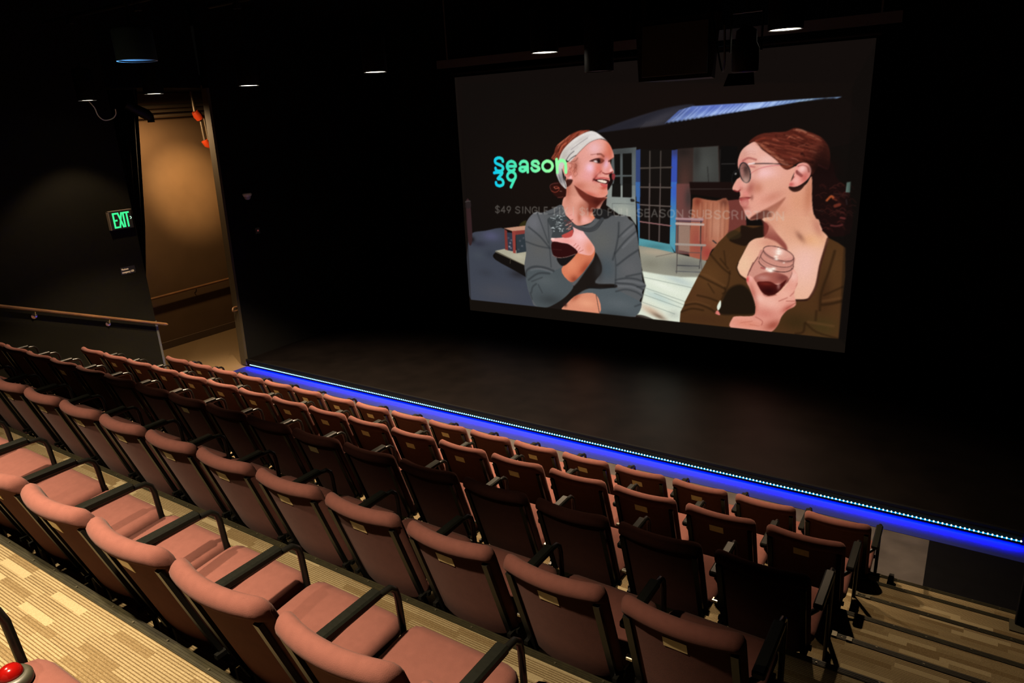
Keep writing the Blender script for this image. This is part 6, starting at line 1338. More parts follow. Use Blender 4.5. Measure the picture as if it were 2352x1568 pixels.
('G',(30,18,12),(-1.853,1.148),0.0085,0.0085,0.9,'',0),
('G',(30,18,12),(-1.837,1.15),0.0085,0.0085,0.9,'',0),
('G',(30,18,12),(-1.822,1.153),0.0085,0.0085,0.9,'',0),
('G',(30,18,12),(-1.806,1.155),0.0085,0.0085,0.9,'',0),
('G',(30,18,12),(-1.791,1.157),0.0085,0.0085,0.9,'',0),
('G',(30,18,12),(-1.776,1.159),0.0085,0.0085,0.9,'',0),
('G',(30,18,12),(-1.76,1.161),0.0085,0.0085,0.9,'',0),
('G',(30,18,12),(-1.745,1.164),0.0085,0.0085,0.9,'',0),
('G',(30,18,12),(-1.73,1.166),0.0085,0.0085,0.9,'',0),
('G',(220,158,128),(-1.995,2.217),0.427,0.185,0.95,'c2',0),
('F',(206,142,126),[(-2.333,1.798),(-2.384,1.711),(-2.463,1.564),(-2.509,1.423),(-2.417,1.326),(-2.323,1.219),(-2.233,1.181),(-2.137,1.204),(-2.037,1.308),(-1.943,1.468),(-1.926,1.602),(-1.928,1.723),(-2.114,1.678)],0.0074,1,'j2','',1),
('F',(160,86,74),[(-2.422,1.412),(-2.306,1.484),(-2.156,1.507),(-1.995,1.458),(-1.989,1.374),(-2.146,1.35),(-2.379,1.341)],0.0186,0.9,'j3','',1),
('G',(205,150,140),(-2.302,1.416),0.0854,0.037,0.7,'j3',0),
('G',(110,50,46),(-2.046,1.437),0.0854,0.0569,0.8,'j3',0),
('F',(76,20,17),[(-2.379,1.341),(-2.299,1.365),(-2.201,1.37),(-2.103,1.336),(-2.002,1.413),(-2.052,1.29),(-2.142,1.201),(-2.239,1.181),(-2.312,1.226)],0.0093,1,'lq','',1),
('G',(44,10,10),(-2.215,1.24),0.1139,0.0569,0.9,'lq',0),
('G',(120,40,30),(-2.264,1.339),0.0854,0.0228,0.7,'lq',0),
('G',(200,150,140),(-2.096,1.32),0.0199,0.0427,0.6,'',0),
('F',(214,150,136),[(-1.935,1.703),(-1.947,1.684),(-1.974,1.67),(-2.013,1.663),(-2.062,1.663),(-2.116,1.671),(-2.17,1.686),(-2.222,1.706),(-2.265,1.731),(-2.297,1.757),(-2.315,1.784),(-2.318,1.808),(-2.305,1.827),(-2.277,1.841),(-2.236,1.848),(-2.187,1.847),(-2.133,1.838),(-2.079,1.823),(-2.029,1.803),(-1.986,1.778),(-1.955,1.752),(-1.937,1.727),(-1.935,1.703)],0.0062,0.7,'rm','',1),
('G',(250,215,205),(-2.121,1.777),0.0712,0.0512,0.8,'rm',0),
('S',(92,56,52),[(-1.933,1.702),(-1.946,1.682),(-1.973,1.668),(-2.012,1.661),(-2.061,1.661),(-2.116,1.669),(-2.171,1.684),(-2.223,1.705),(-2.267,1.73),(-2.299,1.757),(-2.318,1.784),(-2.32,1.808),(-2.306,1.828),(-2.278,1.843),(-2.237,1.85),(-2.188,1.849),(-2.133,1.84),(-2.078,1.825),(-2.028,1.804),(-1.985,1.78),(-1.953,1.753),(-1.935,1.727),(-1.933,1.702)],0.0053,0.95,0.005,''),
('S',(120,78,72),[(-1.948,1.668),(-1.961,1.657),(-1.981,1.65),(-2.006,1.645),(-2.037,1.643),(-2.071,1.645),(-2.108,1.651),(-2.145,1.659),(-2.182,1.671),(-2.217,1.685),(-2.249,1.7),(-2.276,1.717),(-2.297,1.735),(-2.311,1.752),(-2.318,1.769)],0.0036,0.8,0.005,''),
('S',(92,56,52),[(-1.942,1.622),(-1.954,1.605),(-1.974,1.592),(-2.003,1.583),(-2.038,1.578),(-2.079,1.578),(-2.122,1.582),(-2.167,1.59),(-2.211,1.603),(-2.252,1.619),(-2.288,1.637),(-2.317,1.658),(-2.338,1.68),(-2.35,1.701),(-2.353,1.721)],0.0047,0.9,0.005,''),
('S',(84,50,46),[(-1.942,1.574),(-1.95,1.555),(-1.967,1.54),(-1.992,1.527),(-2.025,1.518),(-2.063,1.514),(-2.106,1.514),(-2.152,1.518),(-2.197,1.527),(-2.241,1.54),(-2.281,1.556),(-2.316,1.575),(-2.343,1.595),(-2.362,1.617),(-2.371,1.638)],0.0059,0.95,0.005,''),
('S',(150,100,92),[(-1.946,1.597),(-1.957,1.581),(-1.977,1.568),(-2.004,1.558),(-2.037,1.552),(-2.075,1.55),(-2.117,1.553),(-2.16,1.559),(-2.203,1.569),(-2.244,1.583),(-2.281,1.6),(-2.312,1.618),(-2.336,1.639),(-2.352,1.659),(-2.359,1.679)],0.003,0.7,0.005,''),
('S',(100,58,52),[(-2.383,1.694),(-2.463,1.552),(-2.509,1.423)],0.0053,0.9,0.005,''),
('S',(100,58,52),[(-1.926,1.602),(-1.948,1.467),(-2.028,1.326)],0.0042,0.8,0.005,''),
('S',(92,56,52),[(-2.325,1.776),(-2.361,1.684),(-2.37,1.661)],0.0053,0.8,0.005,''),
('S',(92,56,52),[(-1.929,1.712),(-1.931,1.591)],0.0053,0.8,0.005,''),
('G',(255,246,232),(-2.121,1.788),0.0342,0.0182,0.95,'',0),
('G',(255,246,232),(-2.125,1.755),0.0299,0.0159,0.95,'',0),
('G',(255,246,232),(-2.154,1.714),0.0256,0.0137,0.95,'',0),
('G',(255,246,232),(-2.146,1.681),0.0256,0.0137,0.95,'',0),
('G',(255,246,232),(-2.222,1.53),0.047,0.025,0.95,'',0),
('G',(255,246,232),(-2.266,1.544),0.0256,0.0137,0.95,'',0),
('G',(255,246,232),(-2.175,1.551),0.0299,0.0159,0.95,'',0),
('G',(255,246,232),(-2.21,1.514),0.0299,0.0159,0.95,'',0),
('G',(255,246,232),(-2.049,1.638),0.0128,0.0068,0.95,'',0),
('G',(255,246,232),(-2.129,1.821),0.0171,0.0091,0.95,'',0),
('S',(150,60,60),[(-2.331,1.551),(-2.287,1.542)],0.0119,0.7,0.0093,''),
('S',(90,40,40),[(-2.444,1.611),(-2.482,1.494)],0.0083,0.5,0.0124,''),
('F',(228,158,140),[(-2.513,1.42),(-2.446,1.418),(-2.36,1.296),(-2.3,1.204),(-2.211,1.174),(-2.106,1.216),(-2.006,1.322),(-1.943,1.468),(-1.929,1.563),(-1.872,1.496),(-1.858,1.386),(-1.894,1.248),(-1.862,1.086),(-1.964,1.001),(-2.032,0.901),(-2.072,0.779),(-2.159,0.674),(-2.325,0.672),(-2.696,0.667),(-2.685,0.802),(-2.629,0.842),(-2.414,0.872),(-2.377,0.956),(-2.398,1.083),(-2.469,1.252),(-2.516,1.341)],0.0062,1,'hd2','',1),
('G',(244,192,176),(-2.34,1.124),0.0854,0.0569,0.9,'hd2',0),
('G',(240,186,168),(-2.184,1.082),0.1281,0.0996,0.7,'hd2',0),
('G',(240,190,176),(-1.912,1.47),0.0569,0.0712,0.8,'hd2',0),
('G',(238,180,160),(-2.01,1.214),0.0996,0.0854,0.7,'hd2',0),
('G',(244,180,170),(-2.47,1.391),0.0342,0.0427,0.8,'hd2',0),
('G',(214,128,104),(-2.487,0.753),0.2277,0.0712,0.7,'hd2',0),
('G',(150,66,50),(-2.132,0.772),0.1281,0.0712,0.8,'hd2',-30),
('G',(180,90,76),(-1.965,1.024),0.0996,0.0427,0.8,'hd2',-40),
('G',(196,110,96),(-2.24,0.924),0.1566,0.0854,0.6,'hd2',0),
('G',(180,96,82),(-2.421,1.198),0.037,0.1423,0.7,'hd2',-20),
('G',(200,60,60),(-2.506,1.376),0.0199,0.0427,0.8,'hd2',0),
('G',(176,92,76),(-2.387,0.991),0.037,0.0996,0.6,'hd2',0),
('S',(150,70,60),[(-1.94,1.198),(-1.888,1.271),(-1.864,1.374)],0.0059,0.6,0.0093,'hd2'),
('S',(150,70,60),[(-1.983,1.125),(-1.878,1.136)],0.0059,0.6,0.0093,'hd2'),
('S',(150,70,60),[(-1.976,1.023),(-1.866,1.114)],0.0059,0.6,0.0093,'hd2'),
('S',(150,70,60),[(-2.288,1.187),(-2.232,1.164),(-2.115,1.198)],0.0059,0.6,0.0093,'hd2'),
('S',(150,70,60),[(-2.369,0.862),(-2.277,0.814),(-2.285,0.753)],0.0059,0.6,0.0093,'hd2'),
('S',(150,70,60),[(-2.078,1.116),(-1.975,1.172)],0.0059,0.6,0.0093,'hd2'),
('S',(176,92,74),[(-2.567,0.756),(-2.41,0.798)],0.0047,0.5,0.0074,'hd2'),
('S',(176,92,74),[(-2.441,0.746),(-2.317,0.738)],0.0047,0.5,0.0074,'hd2'),
('F',(224,232,216),[(-2.905,0.958),(-2.861,1.049),(-2.853,0.963),(-2.888,0.899)],0.0074,1.0,'','',1),
('F',(214,120,110),[(-2.931,0.86),(-2.894,0.898),(-2.856,0.838),(-2.897,0.837)],0.0074,1.0,'','',1),
('S',(42,26,13),[(-3.192,1.38),(-3.022,1.31),(-2.808,1.221)],0.0125,0.75,0.0248,'t2'),
('S',(42,26,13),[(-3.025,1.687),(-2.867,1.523),(-2.749,1.438)],0.0116,0.75,0.0248,'t2'),
('S',(42,26,13),[(-2.889,1.638),(-2.775,1.506)],0.0089,0.75,0.0248,'t2'),
('S',(42,26,13),[(-3.194,1.089),(-3.037,1.068),(-2.905,1.032)],0.0116,0.75,0.0248,'t2'),
('S',(42,26,13),[(-3.386,0.922),(-3.215,0.964),(-3.032,0.922),(-2.934,0.872)],0.0142,0.75,0.0248,'t2'),
('S',(42,26,13),[(-3.427,0.818),(-3.273,0.884),(-3.102,0.878)],0.0116,0.75,0.0248,'t2'),
('S',(42,26,13),[(-2.842,1.745),(-2.811,1.562)],0.0071,0.75,0.0248,'t2'),
('S',(42,26,13),[(-3.045,1.272),(-2.957,1.148)],0.0071,0.75,0.0248,'t2'),
('S',(42,26,13),[(-2.75,1.473),(-2.765,1.284),(-2.848,1.062)],0.0089,0.75,0.0248,'t2'),
('S',(42,26,13),[(-1.538,1.12),(-1.43,1.148),(-1.311,1.193)],0.0178,0.75,0.0248,'t2'),
('S',(42,26,13),[(-1.562,1.044),(-1.561,1.279),(-1.495,1.569),(-1.448,1.829)],0.0142,0.75,0.0248,'t2'),
('S',(42,26,13),[(-1.528,1.249),(-1.317,1.378)],0.0107,0.75,0.0248,'t2'),
('S',(42,26,13),[(-1.732,0.843),(-1.744,0.726),(-1.836,0.691)],0.0125,0.75,0.0248,'t2'),
('S',(42,26,13),[(-1.602,1.029),(-1.602,0.904)],0.0125,0.75,0.0248,'t2'),
('S',(42,26,13),[(-1.722,0.856),(-1.58,0.747),(-1.312,0.69)],0.0107,0.75,0.0248,'t2'),
('S',(42,26,13),[(-2.809,1.245),(-2.8,1.175),(-2.834,1.148)],0.0107,0.75,0.0248,'t2'),
('S',(104,68,38),[(-3.169,1.418),(-3.001,1.359),(-2.81,1.257)],0.0133,0.5,0.031,'t2'),
('S',(104,68,38),[(-1.532,1.171),(-1.315,1.236)],0.0133,0.5,0.031,'t2'),
('S',(104,68,38),[(-3.374,0.948),(-3.203,0.99),(-3.009,0.949)],0.0095,0.5,0.031,'t2'),
('S',(104,68,38),[(-1.692,0.871),(-1.385,0.851)],0.0133,0.5,0.031,'t2'),
('F',(21,16,12),[(-7.637,0.619),(-1.285,0.687),(-0.979,0.69),(-0.955,0.429),(-7.697,-0.01)],0.005,1,'','',0),
('F',(13,11,9),[(-1.306,0.687),(-1.421,3.77),(-1.156,4.4),(-0.899,0.378)],0.0186,0.35,'','',0),
('F',(22,17,13),[(-7.641,0.583),(-7.234,0.607),(-7.206,1.607),(-7.191,2.627),(-7.23,4.452),(-7.625,4.482)],0.0186,0.4,'','',0),
('T',(14,200,240),[[(-6.411,2.967),(-6.424,3.005),(-6.484,3.024),(-6.548,3.004),(-6.561,2.966),(-6.538,2.937),(-6.481,2.916),(-6.429,2.892),(-6.414,2.857),(-6.444,2.825),(-6.498,2.819),(-6.546,2.831),(-6.56,2.863)],[(-6.328,2.891),(-6.174,2.89)],[(-6.173,2.893),(-6.175,2.911),(-6.181,2.928),(-6.192,2.943),(-6.207,2.954),(-6.225,2.962),(-6.244,2.966),(-6.265,2.965),(-6.285,2.96),(-6.302,2.951),(-6.317,2.938),(-6.329,2.922),(-6.335,2.904),(-6.337,2.886),(-6.333,2.868),(-6.324,2.852),(-6.312,2.838),(-6.295,2.828),(-6.276,2.821),(-6.256,2.82),(-6.236,2.823),(-6.217,2.83),(-6.2,2.841)],[(-5.991,2.847),(-5.995,2.837),(-6.005,2.828),(-6.02,2.821),(-6.038,2.817),(-6.058,2.817),(-6.076,2.821),(-6.09,2.828),(-6.099,2.837),(-6.102,2.848),(-6.098,2.858),(-6.088,2.867),(-6.073,2.874),(-6.054,2.877),(-6.035,2.877),(-6.017,2.874),(-6.003,2.867),(-5.994,2.858),(-5.991,2.847)],[(-5.954,2.803),(-5.953,2.913),(-5.972,2.953),(-6.018,2.967),(-6.064,2.956),(-6.09,2.924)],[(-6.012,2.878),(-5.953,2.882)],[(-5.752,2.93),(-5.775,2.96),(-5.823,2.966),(-5.864,2.947),(-5.864,2.916),(-5.809,2.894),(-5.757,2.873),(-5.749,2.843),(-5.802,2.818),(-5.858,2.827),(-5.881,2.86)],[(-5.506,2.889),(-5.509,2.872),(-5.518,2.855),(-5.53,2.84),(-5.546,2.829),(-5.566,2.82),(-5.586,2.816),(-5.608,2.816),(-5.628,2.82),(-5.647,2.829),(-5.663,2.841),(-5.674,2.856),(-5.681,2.872),(-5.683,2.89),(-5.68,2.908),(-5.671,2.925),(-5.659,2.94),(-5.642,2.951),(-5.623,2.96),(-5.602,2.964),(-5.581,2.963),(-5.56,2.959),(-5.542,2.951),(-5.526,2.939),(-5.515,2.924),(-5.508,2.907),(-5.506,2.889)],[(-5.431,2.987),(-5.426,2.798)],[(-5.423,2.893),(-5.406,2.94),(-5.364,2.969),(-5.317,2.969),(-5.284,2.941),(-5.277,2.892),(-5.276,2.798)],[(-6.591,2.791),(-6.433,2.791),(-6.525,2.701),(-6.465,2.694),(-6.425,2.656),(-6.434,2.608),(-6.494,2.586),(-6.554,2.601),(-6.566,2.639)],[(-6.183,2.739),(-6.187,2.721),(-6.197,2.704),(-6.213,2.69),(-6.232,2.68),(-6.253,2.674),(-6.276,2.674),(-6.297,2.679),(-6.315,2.689),(-6.328,2.703),(-6.337,2.72),(-6.339,2.739),(-6.334,2.757),(-6.324,2.774),(-6.309,2.788),(-6.289,2.798),(-6.268,2.804),(-6.246,2.804),(-6.225,2.798),(-6.207,2.788),(-6.193,2.774),(-6.185,2.758),(-6.183,2.739)],[(-6.188,2.722),(-6.281,2.569)]],0.0245,1.0,0.004,(-6.599,-5.56,(150,255,165),(70,232,182))),
('T',(205,200,190),[[(-6.525,2.244),(-6.547,2.258),(-6.579,2.257),(-6.602,2.235),(-6.582,2.214),(-6.551,2.204),(-6.529,2.182),(-6.554,2.159),(-6.585,2.158),(-6.608,2.173)],[(-6.562,2.272),(-6.571,2.144)],[(-6.439,2.16),(-6.433,2.259),(-6.496,2.186),(-6.418,2.189)],[(-6.31,2.229),(-6.323,2.203),(-6.362,2.2),(-6.379,2.227),(-6.358,2.257),(-6.324,2.258),(-6.31,2.229),(-6.356,2.16)],[(-6.131,2.247),(-6.161,2.261),(-6.196,2.255),(-6.21,2.232),(-6.185,2.216),(-6.151,2.207),(-6.133,2.185),(-6.157,2.163),(-6.192,2.161),(-6.216,2.178)],[(-6.08,2.162),(-6.075,2.261)],[(-6.03,2.162),(-6.024,2.262),(-5.94,2.165),(-5.935,2.264)],[(-5.813,2.247),(-5.845,2.264),(-5.882,2.255),(-5.902,2.213),(-5.886,2.172),(-5.849,2.165),(-5.814,2.186),(-5.813,2.213),(-5.852,2.212)],[(-5.773,2.264),(-5.777,2.164),(-5.721,2.166)],[(-5.621,2.266),(-5.676,2.265),(-5.68,2.165),(-5.625,2.166)],[(-5.678,2.217),(-5.629,2.218)],[(-5.537,2.266),(-5.451,2.268)],[(-5.494,2.267),(-5.497,2.167)],[(-5.404,2.167),(-5.401,2.267)],[(-5.354,2.167),(-5.268,2.27)],[(-5.351,2.267),(-5.27,2.17)],[(-5.165,2.159),(-5.162,2.279)],[(-4.973,2.257),(-4.996,2.271),(-5.027,2.271),(-5.049,2.248),(-5.028,2.226),(-4.997,2.216),(-4.975,2.194),(-4.998,2.171),(-5.029,2.17),(-5.052,2.185)],[(-5.011,2.286),(-5.014,2.156)],[(-4.937,2.251),(-4.916,2.272),(-4.918,2.171)],[(-4.864,2.247),(-4.849,2.272),(-4.811,2.273),(-4.796,2.243),(-4.823,2.213),(-4.869,2.171),(-4.793,2.173)],[(-4.723,2.273),(-4.753,2.258),(-4.761,2.222),(-4.754,2.187),(-4.724,2.173),(-4.694,2.189),(-4.686,2.224),(-4.693,2.259),(-4.723,2.273)],[(-4.524,2.275),(-4.579,2.274),(-4.58,2.173)],[(-4.58,2.224),(-4.531,2.225)],[(-4.484,2.275),(-4.485,2.204),(-4.469,2.177),(-4.444,2.175),(-4.42,2.179),(-4.404,2.207),(-4.404,2.277)],[(-4.37,2.276),(-4.371,2.175),(-4.317,2.176)],[(-4.277,2.277),(-4.277,2.175),(-4.224,2.177)],[(-4.04,2.265),(-4.071,2.279),(-4.106,2.273),(-4.119,2.25),(-4.093,2.233),(-4.057,2.224),(-4.038,2.202),(-4.061,2.178),(-4.097,2.177),(-4.121,2.194)],[(-3.941,2.281),(-4.0,2.279),(-3.999,2.177),(-3.94,2.179)],[(-3.999,2.23),(-3.947,2.232)],[(-3.897,2.178),(-3.856,2.281),(-3.812,2.181)],[(-3.88,2.212),(-3.829,2.214)],[(-3.697,2.268),(-3.727,2.282),(-3.76,2.276),(-3.773,2.253),(-3.747,2.236),(-3.713,2.227),(-3.694,2.204),(-3.716,2.181),(-3.75,2.18),(-3.774,2.196)],[(-3.61,2.283),(-3.643,2.27),(-3.657,2.231),(-3.642,2.193),(-3.608,2.182),(-3.574,2.195),(-3.561,2.234),(-3.576,2.272),(-3.61,2.283)],[(-3.525,2.181),(-3.527,2.283),(-3.439,2.184),(-3.441,2.285)],[(-3.272,2.272),(-3.302,2.286),(-3.337,2.28),(-3.349,2.256),(-3.323,2.24),(-3.288,2.23),(-3.268,2.208),(-3.291,2.184),(-3.325,2.183),(-3.35,2.2)],[(-3.232,2.286),(-3.23,2.214),(-3.212,2.187),(-3.187,2.185),(-3.161,2.189),(-3.145,2.217),(-3.148,2.288)],[(-3.109,2.184),(-3.112,2.287),(-3.062,2.288),(-3.041,2.266),(-3.061,2.241),(-3.111,2.24)],[(-3.061,2.241),(-3.03,2.215),(-3.054,2.186),(-3.109,2.184)],[(-2.915,2.275),(-2.945,2.289),(-2.977,2.283),(-2.989,2.259),(-2.963,2.242),(-2.93,2.233),(-2.911,2.21),(-2.932,2.187),(-2.965,2.186),(-2.989,2.203)],[(-2.792,2.273),(-2.824,2.29),(-2.859,2.281),(-2.875,2.237),(-2.855,2.195),(-2.819,2.188),(-2.789,2.207)],[(-2.749,2.187),(-2.754,2.29),(-2.706,2.291),(-2.682,2.266),(-2.703,2.24),(-2.752,2.238)],[(-2.711,2.24),(-2.673,2.189)],[(-2.621,2.188),(-2.626,2.291)],[(-2.574,2.188),(-2.579,2.291),(-2.532,2.293),(-2.507,2.267),(-2.529,2.237),(-2.576,2.236)],[(-2.468,2.292),(-2.39,2.294)],[(-2.429,2.293),(-2.423,2.19)],[(-2.338,2.19),(-2.344,2.294)],[(-2.255,2.295),(-2.285,2.282),(-2.296,2.242),(-2.28,2.203),(-2.249,2.192),(-2.219,2.205),(-2.208,2.245),(-2.224,2.284),(-2.255,2.295)],[(-2.173,2.191),(-2.18,2.295),(-2.094,2.194),(-2.101,2.297)]],0.0095,0.29,0.004,None)]

NX, NZ = 780, 490
uu, vv = np.meshgrid(np.linspace(0, 1, NX), np.linspace(0, 1, NZ))
gx = (SQ[0][0]*(1-uu)+SQ[1][0]*uu)*(1-vv)+(SQ[3][0]*(1-uu)+SQ[2][0]*uu)*vv
gz = (SQ[0][1]*(1-uu)+SQ[1][1]*uu)*(1-vv)+(SQ[3][1]*(1-uu)+SQ[2][1]*uu)*vv
img = np.empty((NZ, NX, 3)); img[:] = (18, 13, 11)
clips = {}
X0, X1, Z0, Z1 = gx.min(), gx.max(), gz.min(), gz.max()
def window(xa, xb, za, zb):
    i0 = int((xa-X0)/(X1-X0)*NX)-6; i1 = int((xb-X0)/(X1-X0)*NX)+8; j0 = int((za-Z0)/(Z1-Z0)*NZ)-16; j1 = int((zb-Z0)/(Z1-Z0)*NZ)+18
    i0, i1, j0, j1 = max(i0, 0), min(i1, NX), max(j0, 0), min(j1, NZ)
    return (slice(j0, j1), slice(i0, i1)) if i1 > i0 and j1 > j0 else None
def cat(P, closed, k=4):
    n = len(P); o = []
    for i in range(n if closed else n-1):
        g = (lambda q: P[q % n]) if closed else (lambda q: P[min(max(q, 0), n-1)])
        a, b, c, d = g(i-1), g(i), g(i+1), g(i+2)
        for j in range(k):
            t = j/k; o.append(tuple(.5*(2*b[m]+(c[m]-a[m])*t+(2*a[m]-5*b[m]+4*c[m]-d[m])*t*t+(3*b[m]-a[m]-3*c[m]+d[m])*t**3) for m in (0, 1)))
    if not closed: o.append(P[-1])
    return o
def seg_dist(x, z, A, B):
    dx, dz = B[0]-A[0], B[1]-A[1]; q = dx*dx+dz*dz+1e-12
    t = np.clip(((x-A[0])*dx+(z-A[1])*dz)/q, 0, 1)
    return (x-A[0]-t*dx)**2+(z-A[1]-t*dz)**2
def put(wd, al, c):
    img[wd] += (np.asarray(c, float)-img[wd])*al[..., None]
def line_mask(wd, polys, hw, f):
    x, z = gx[wd], gz[wd]; d = np.full(x.shape, 1e9)
    for P in polys:
        for A, B in zip(P, P[1:]): d = np.minimum(d, seg_dist(x, z, A, B))
    return np.clip((hw-np.sqrt(d))/f+.5, 0, 1)
for op in OPS:
    if op[0] == 'F':
        _, c, P, f, a, name, clip, sm = op
        if sm: P = cat(P, True)
        xs_, zs_ = [p[0] for p in P], [p[1] for p in P]; wd = window(min(xs_), max(xs_), min(zs_), max(zs_))
        if wd is None: continue
        x, z = gx[wd], gz[wd]; ins = np.zeros(x.shape, bool); d = np.full(x.shape, 1e9)
        for A, B in zip(P, P[1:]+P[:1]):
            d = np.minimum(d, seg_dist(x, z, A, B))
            if A[1] != B[1]: ins ^= ((A[1] > z) != (B[1] > z)) & (x < (B[0]-A[0])*(z-A[1])/(B[1]-A[1])+A[0])
        al = np.clip(np.where(ins, 1, -1)*np.sqrt(d)/f+.5, 0, 1)*a
        if name: full = np.zeros((NZ, NX)); full[wd] = al; clips[name] = full
        put(wd, al, c)
    elif op[0] == 'S':
        _, c, P, hw, a, f, clip = op
        if len(P) > 2: P = cat(P, False)
        xs_, zs_ = [p[0] for p in P], [p[1] for p in P]; wd = window(min(xs_)-hw, max(xs_)+hw, min(zs_)-hw, max(zs_)+hw)
        if wd is None: continue
        al = line_mask(wd, [P], hw, f)*a
        if clip: al = al*clips[clip][wd]
        put(wd, al, c)
    elif op[0] == 'G':
        _, c, p, rx, ry, a, clip, ang = op
        R = max(rx, ry)*2; wd = window(p[0]-R, p[0]+R, p[1]-R, p[1]+R)
        if wd is None: continue
        t = math.radians(-ang); x, z = gx[wd]-p[0], gz[wd]-p[1]
        u, v = x*math.cos(t)+z*math.sin(t), -x*math.sin(t)+z*math.cos(t)
        al = a*np.exp(-((u/rx)**2+(v/ry)**2))
        if clip: al = al*clips[clip][wd]
        put(wd, al, c)
    else:
        _, c, T, hw, a, f, grad = op
        xs_, zs_ = [p[0] for P in T for p in P], [p[1] for P in T for p in P]; wd = window(min(xs_)-.05, max(xs_)+.05, min(zs_)-.05, max(zs_)+.05)
        al = np.zeros(gx[wd].shape)
        for P in T:
            Q = cat(P, False, 3) if (grad and len(P) > 3 and len(P) != 6 or (len(P) > 5)) else P
            w2 = window(min(p[0] for p in P)-.04, max(p[0] for p in P)+.04, min(p[1] for p in P)-.04, max(p[1] for p in P)+.04)
            full = np.zeros((NZ, NX)); full[w2] = line_mask(w2, [Q], hw, f); al = np.maximum(al, full[wd])
        if grad:
            t = np.clip((gx[wd]-grad[0])/(grad[1]-grad[0]), 0, 1)[..., None]
            c0, c1, cm = np.array(c, float), np.array(grad[2], float), np.array(grad[3], float)
            cc = np.where(t < .35, c0+(cm-c0)*(t/.35), cm+(c1-cm)*((t-.35)/.65))
        else: cc = c
        put(wd, al*a, cc)
pad = np.pad(img, ((1, 1), (1, 1), (0, 0)), 'edge')
img = .36*img+.12*(pad[:-2, 1:-1]+pad[2:, 1:-1]+pad[1:-1, :-2]+pad[1:-1, 2:])+.04*(pad[:-2, :-2]+pad[2:, 2:]+pad[:-2, 2:]+pad[2:, :-2])
rg = np.random.default_rng(4)
img = np.clip(img*(1+rg.normal(0, .012, (NZ, NX, 1))), 0, 255)/255
linimg = np.where(img <= .04045, img/12.92, ((img+.055)/1.055)**2.4)
me = bpy.data.meshes.new('projected_picture')
me.vertices.add(NX*NZ); me.vertices.foreach_set('co', np.stack([gx-scr.location.x, np.zeros_like(gx)+.0, gz-scr.location.z], -1).ravel().astype(np.float32))
ii = (np.arange(NZ-1)[:, None]*NX+np.arange(NX-1)[None, :]).ravel()
quads = np.stack([ii, ii+1, ii+NX+1, ii+NX], 1).ravel().astype(np.int32)
nq = len(ii); me.loops.add(nq*4); me.loops.foreach_set('vertex_index', quads)
me.polygons.add(nq); me.polygons.foreach_set('loop_start', np.arange(0, nq*4, 4, dtype=np.int32))
me.update(calc_edges=True)
ca = me.color_attributes.new('picture', 'FLOAT_COLOR', 'POINT')
ca.data.foreach_set('color', np.concatenate([linimg.reshape(-1, 3), np.ones((NX*NZ, 1))], 1).ravel().astype(np.float32))
pm = bpy.data.materials.new('projected_light'); pm.use_nodes = True; t = pm.node_tree; t.nodes.clear()
at = t.nodes.new('ShaderNodeVertexColor'); at.layer_name = 'picture'; e = t.nodes.new('ShaderNodeEmission'); oo = t.nodes.new('ShaderNodeOutputMaterial')
t.links.new(at.outputs[0], e.inputs[0]); t.links.new(e.outputs[0], oo.inputs[0]); me.materials.append(pm)
link('projected_picture', me, scr)
fb = MB().box(xa-.2, xb+.2, 9.40, 9.43, 4.415, 4.535).box(xa, xa+.02, 9.41, 9.42, 4.53, 5.41).box(xb-.02, xb, 9.41, 9.42, 4.53, 5.41)
tag(fb.obj('grey_fascia', FASC), 'thin grey fascia strip just above the projection screen', 'fascia')

# ------------------------------------------------------------------ LED strip along the stage edge
led = empty('led_strip', (-4.4, 6.49, 0)); tag(led, 'bright blue LED light strip running along the low stage edge', 'light strip')
def rel(mb, o): mb.v = [(a-o.location.x, b-o.location.y, c-o.location.z) for a, b, c in mb.v]; return mb
L0, L1 = XL+.12, .66
rel(MB().box(L0, L1, 6.464, 6.506, .040, .046).box(L0, L1, 6.498, 6.506, .0, .085).box(L0, L1, 6.464, 6.467, .034, .052), led).obj('channel', STAGEEDGE, led)
rel(MB().box(L0, L1, 6.470, 6.496, .0385, .0398), led).obj('tape', LEDB, led)
rel(MB().box(L0, L1, 6.481, 6.489, .046, .052), led).obj('diffuser', LEDC, led)
d = MB(); x = L0+.01
while x < L1:
    d.lathe((x, 6.484, .0535), [(.0064, -.0066), (.0074, 0), (.0050, .0060)], 6); x += .0333
d = rel(d, led).obj('diode', LEDW, led); d['kind'] = 'stuff'

# ------------------------------------------------------------------ pendants
def pendant(x, y, z, lit, label, body=None, h=.33, group='row of lit pendant downlights', k=1.0):
    o = empty('pendant_light', (x, y, z)); tag(o, label, 'lamp', group)
    n = 32; c = [(math.cos(2*math.pi*q/n), math.sin(2*math.pi*q/n)) for q in range(n)]
    pr = [(.094*k, .055), (.094*k, .0), (.102*k, .0), (.102*k, h), (.085*k, h+.02), (.03, h+.03)]
    MB().ring([[(a*r, b*r, zz) for a, b in c] for r, zz in pr]).obj('housing', body or PENDM, o, True)
    MB().cyl((0, 0), .011, h+.025, 4.93-z, 8).obj('stem', PENDM, o)
    MB().box(-.04, .04, -.03, .03, 4.93-z-.05, 4.9362-z, .006).obj('clamp', PENDM, o)
    MB().cyl((0, 0), .0935*k, .006, .014, 32).obj('lens', LAMP if lit else PENDM, o)
    return o
PL = ['leftmost of the lit black pendant downlights, beside the dark wall', 'second lit pendant downlight, just above the warm hallway opening', 'third lit pendant downlight, right of the hallway opening', 'fourth lit pendant downlight, over the dark gap left of the screen', 'fifth lit pendant downlight, in front of the upper left screen edge', 'largest lit pendant downlight, in front of the upper right screen area']
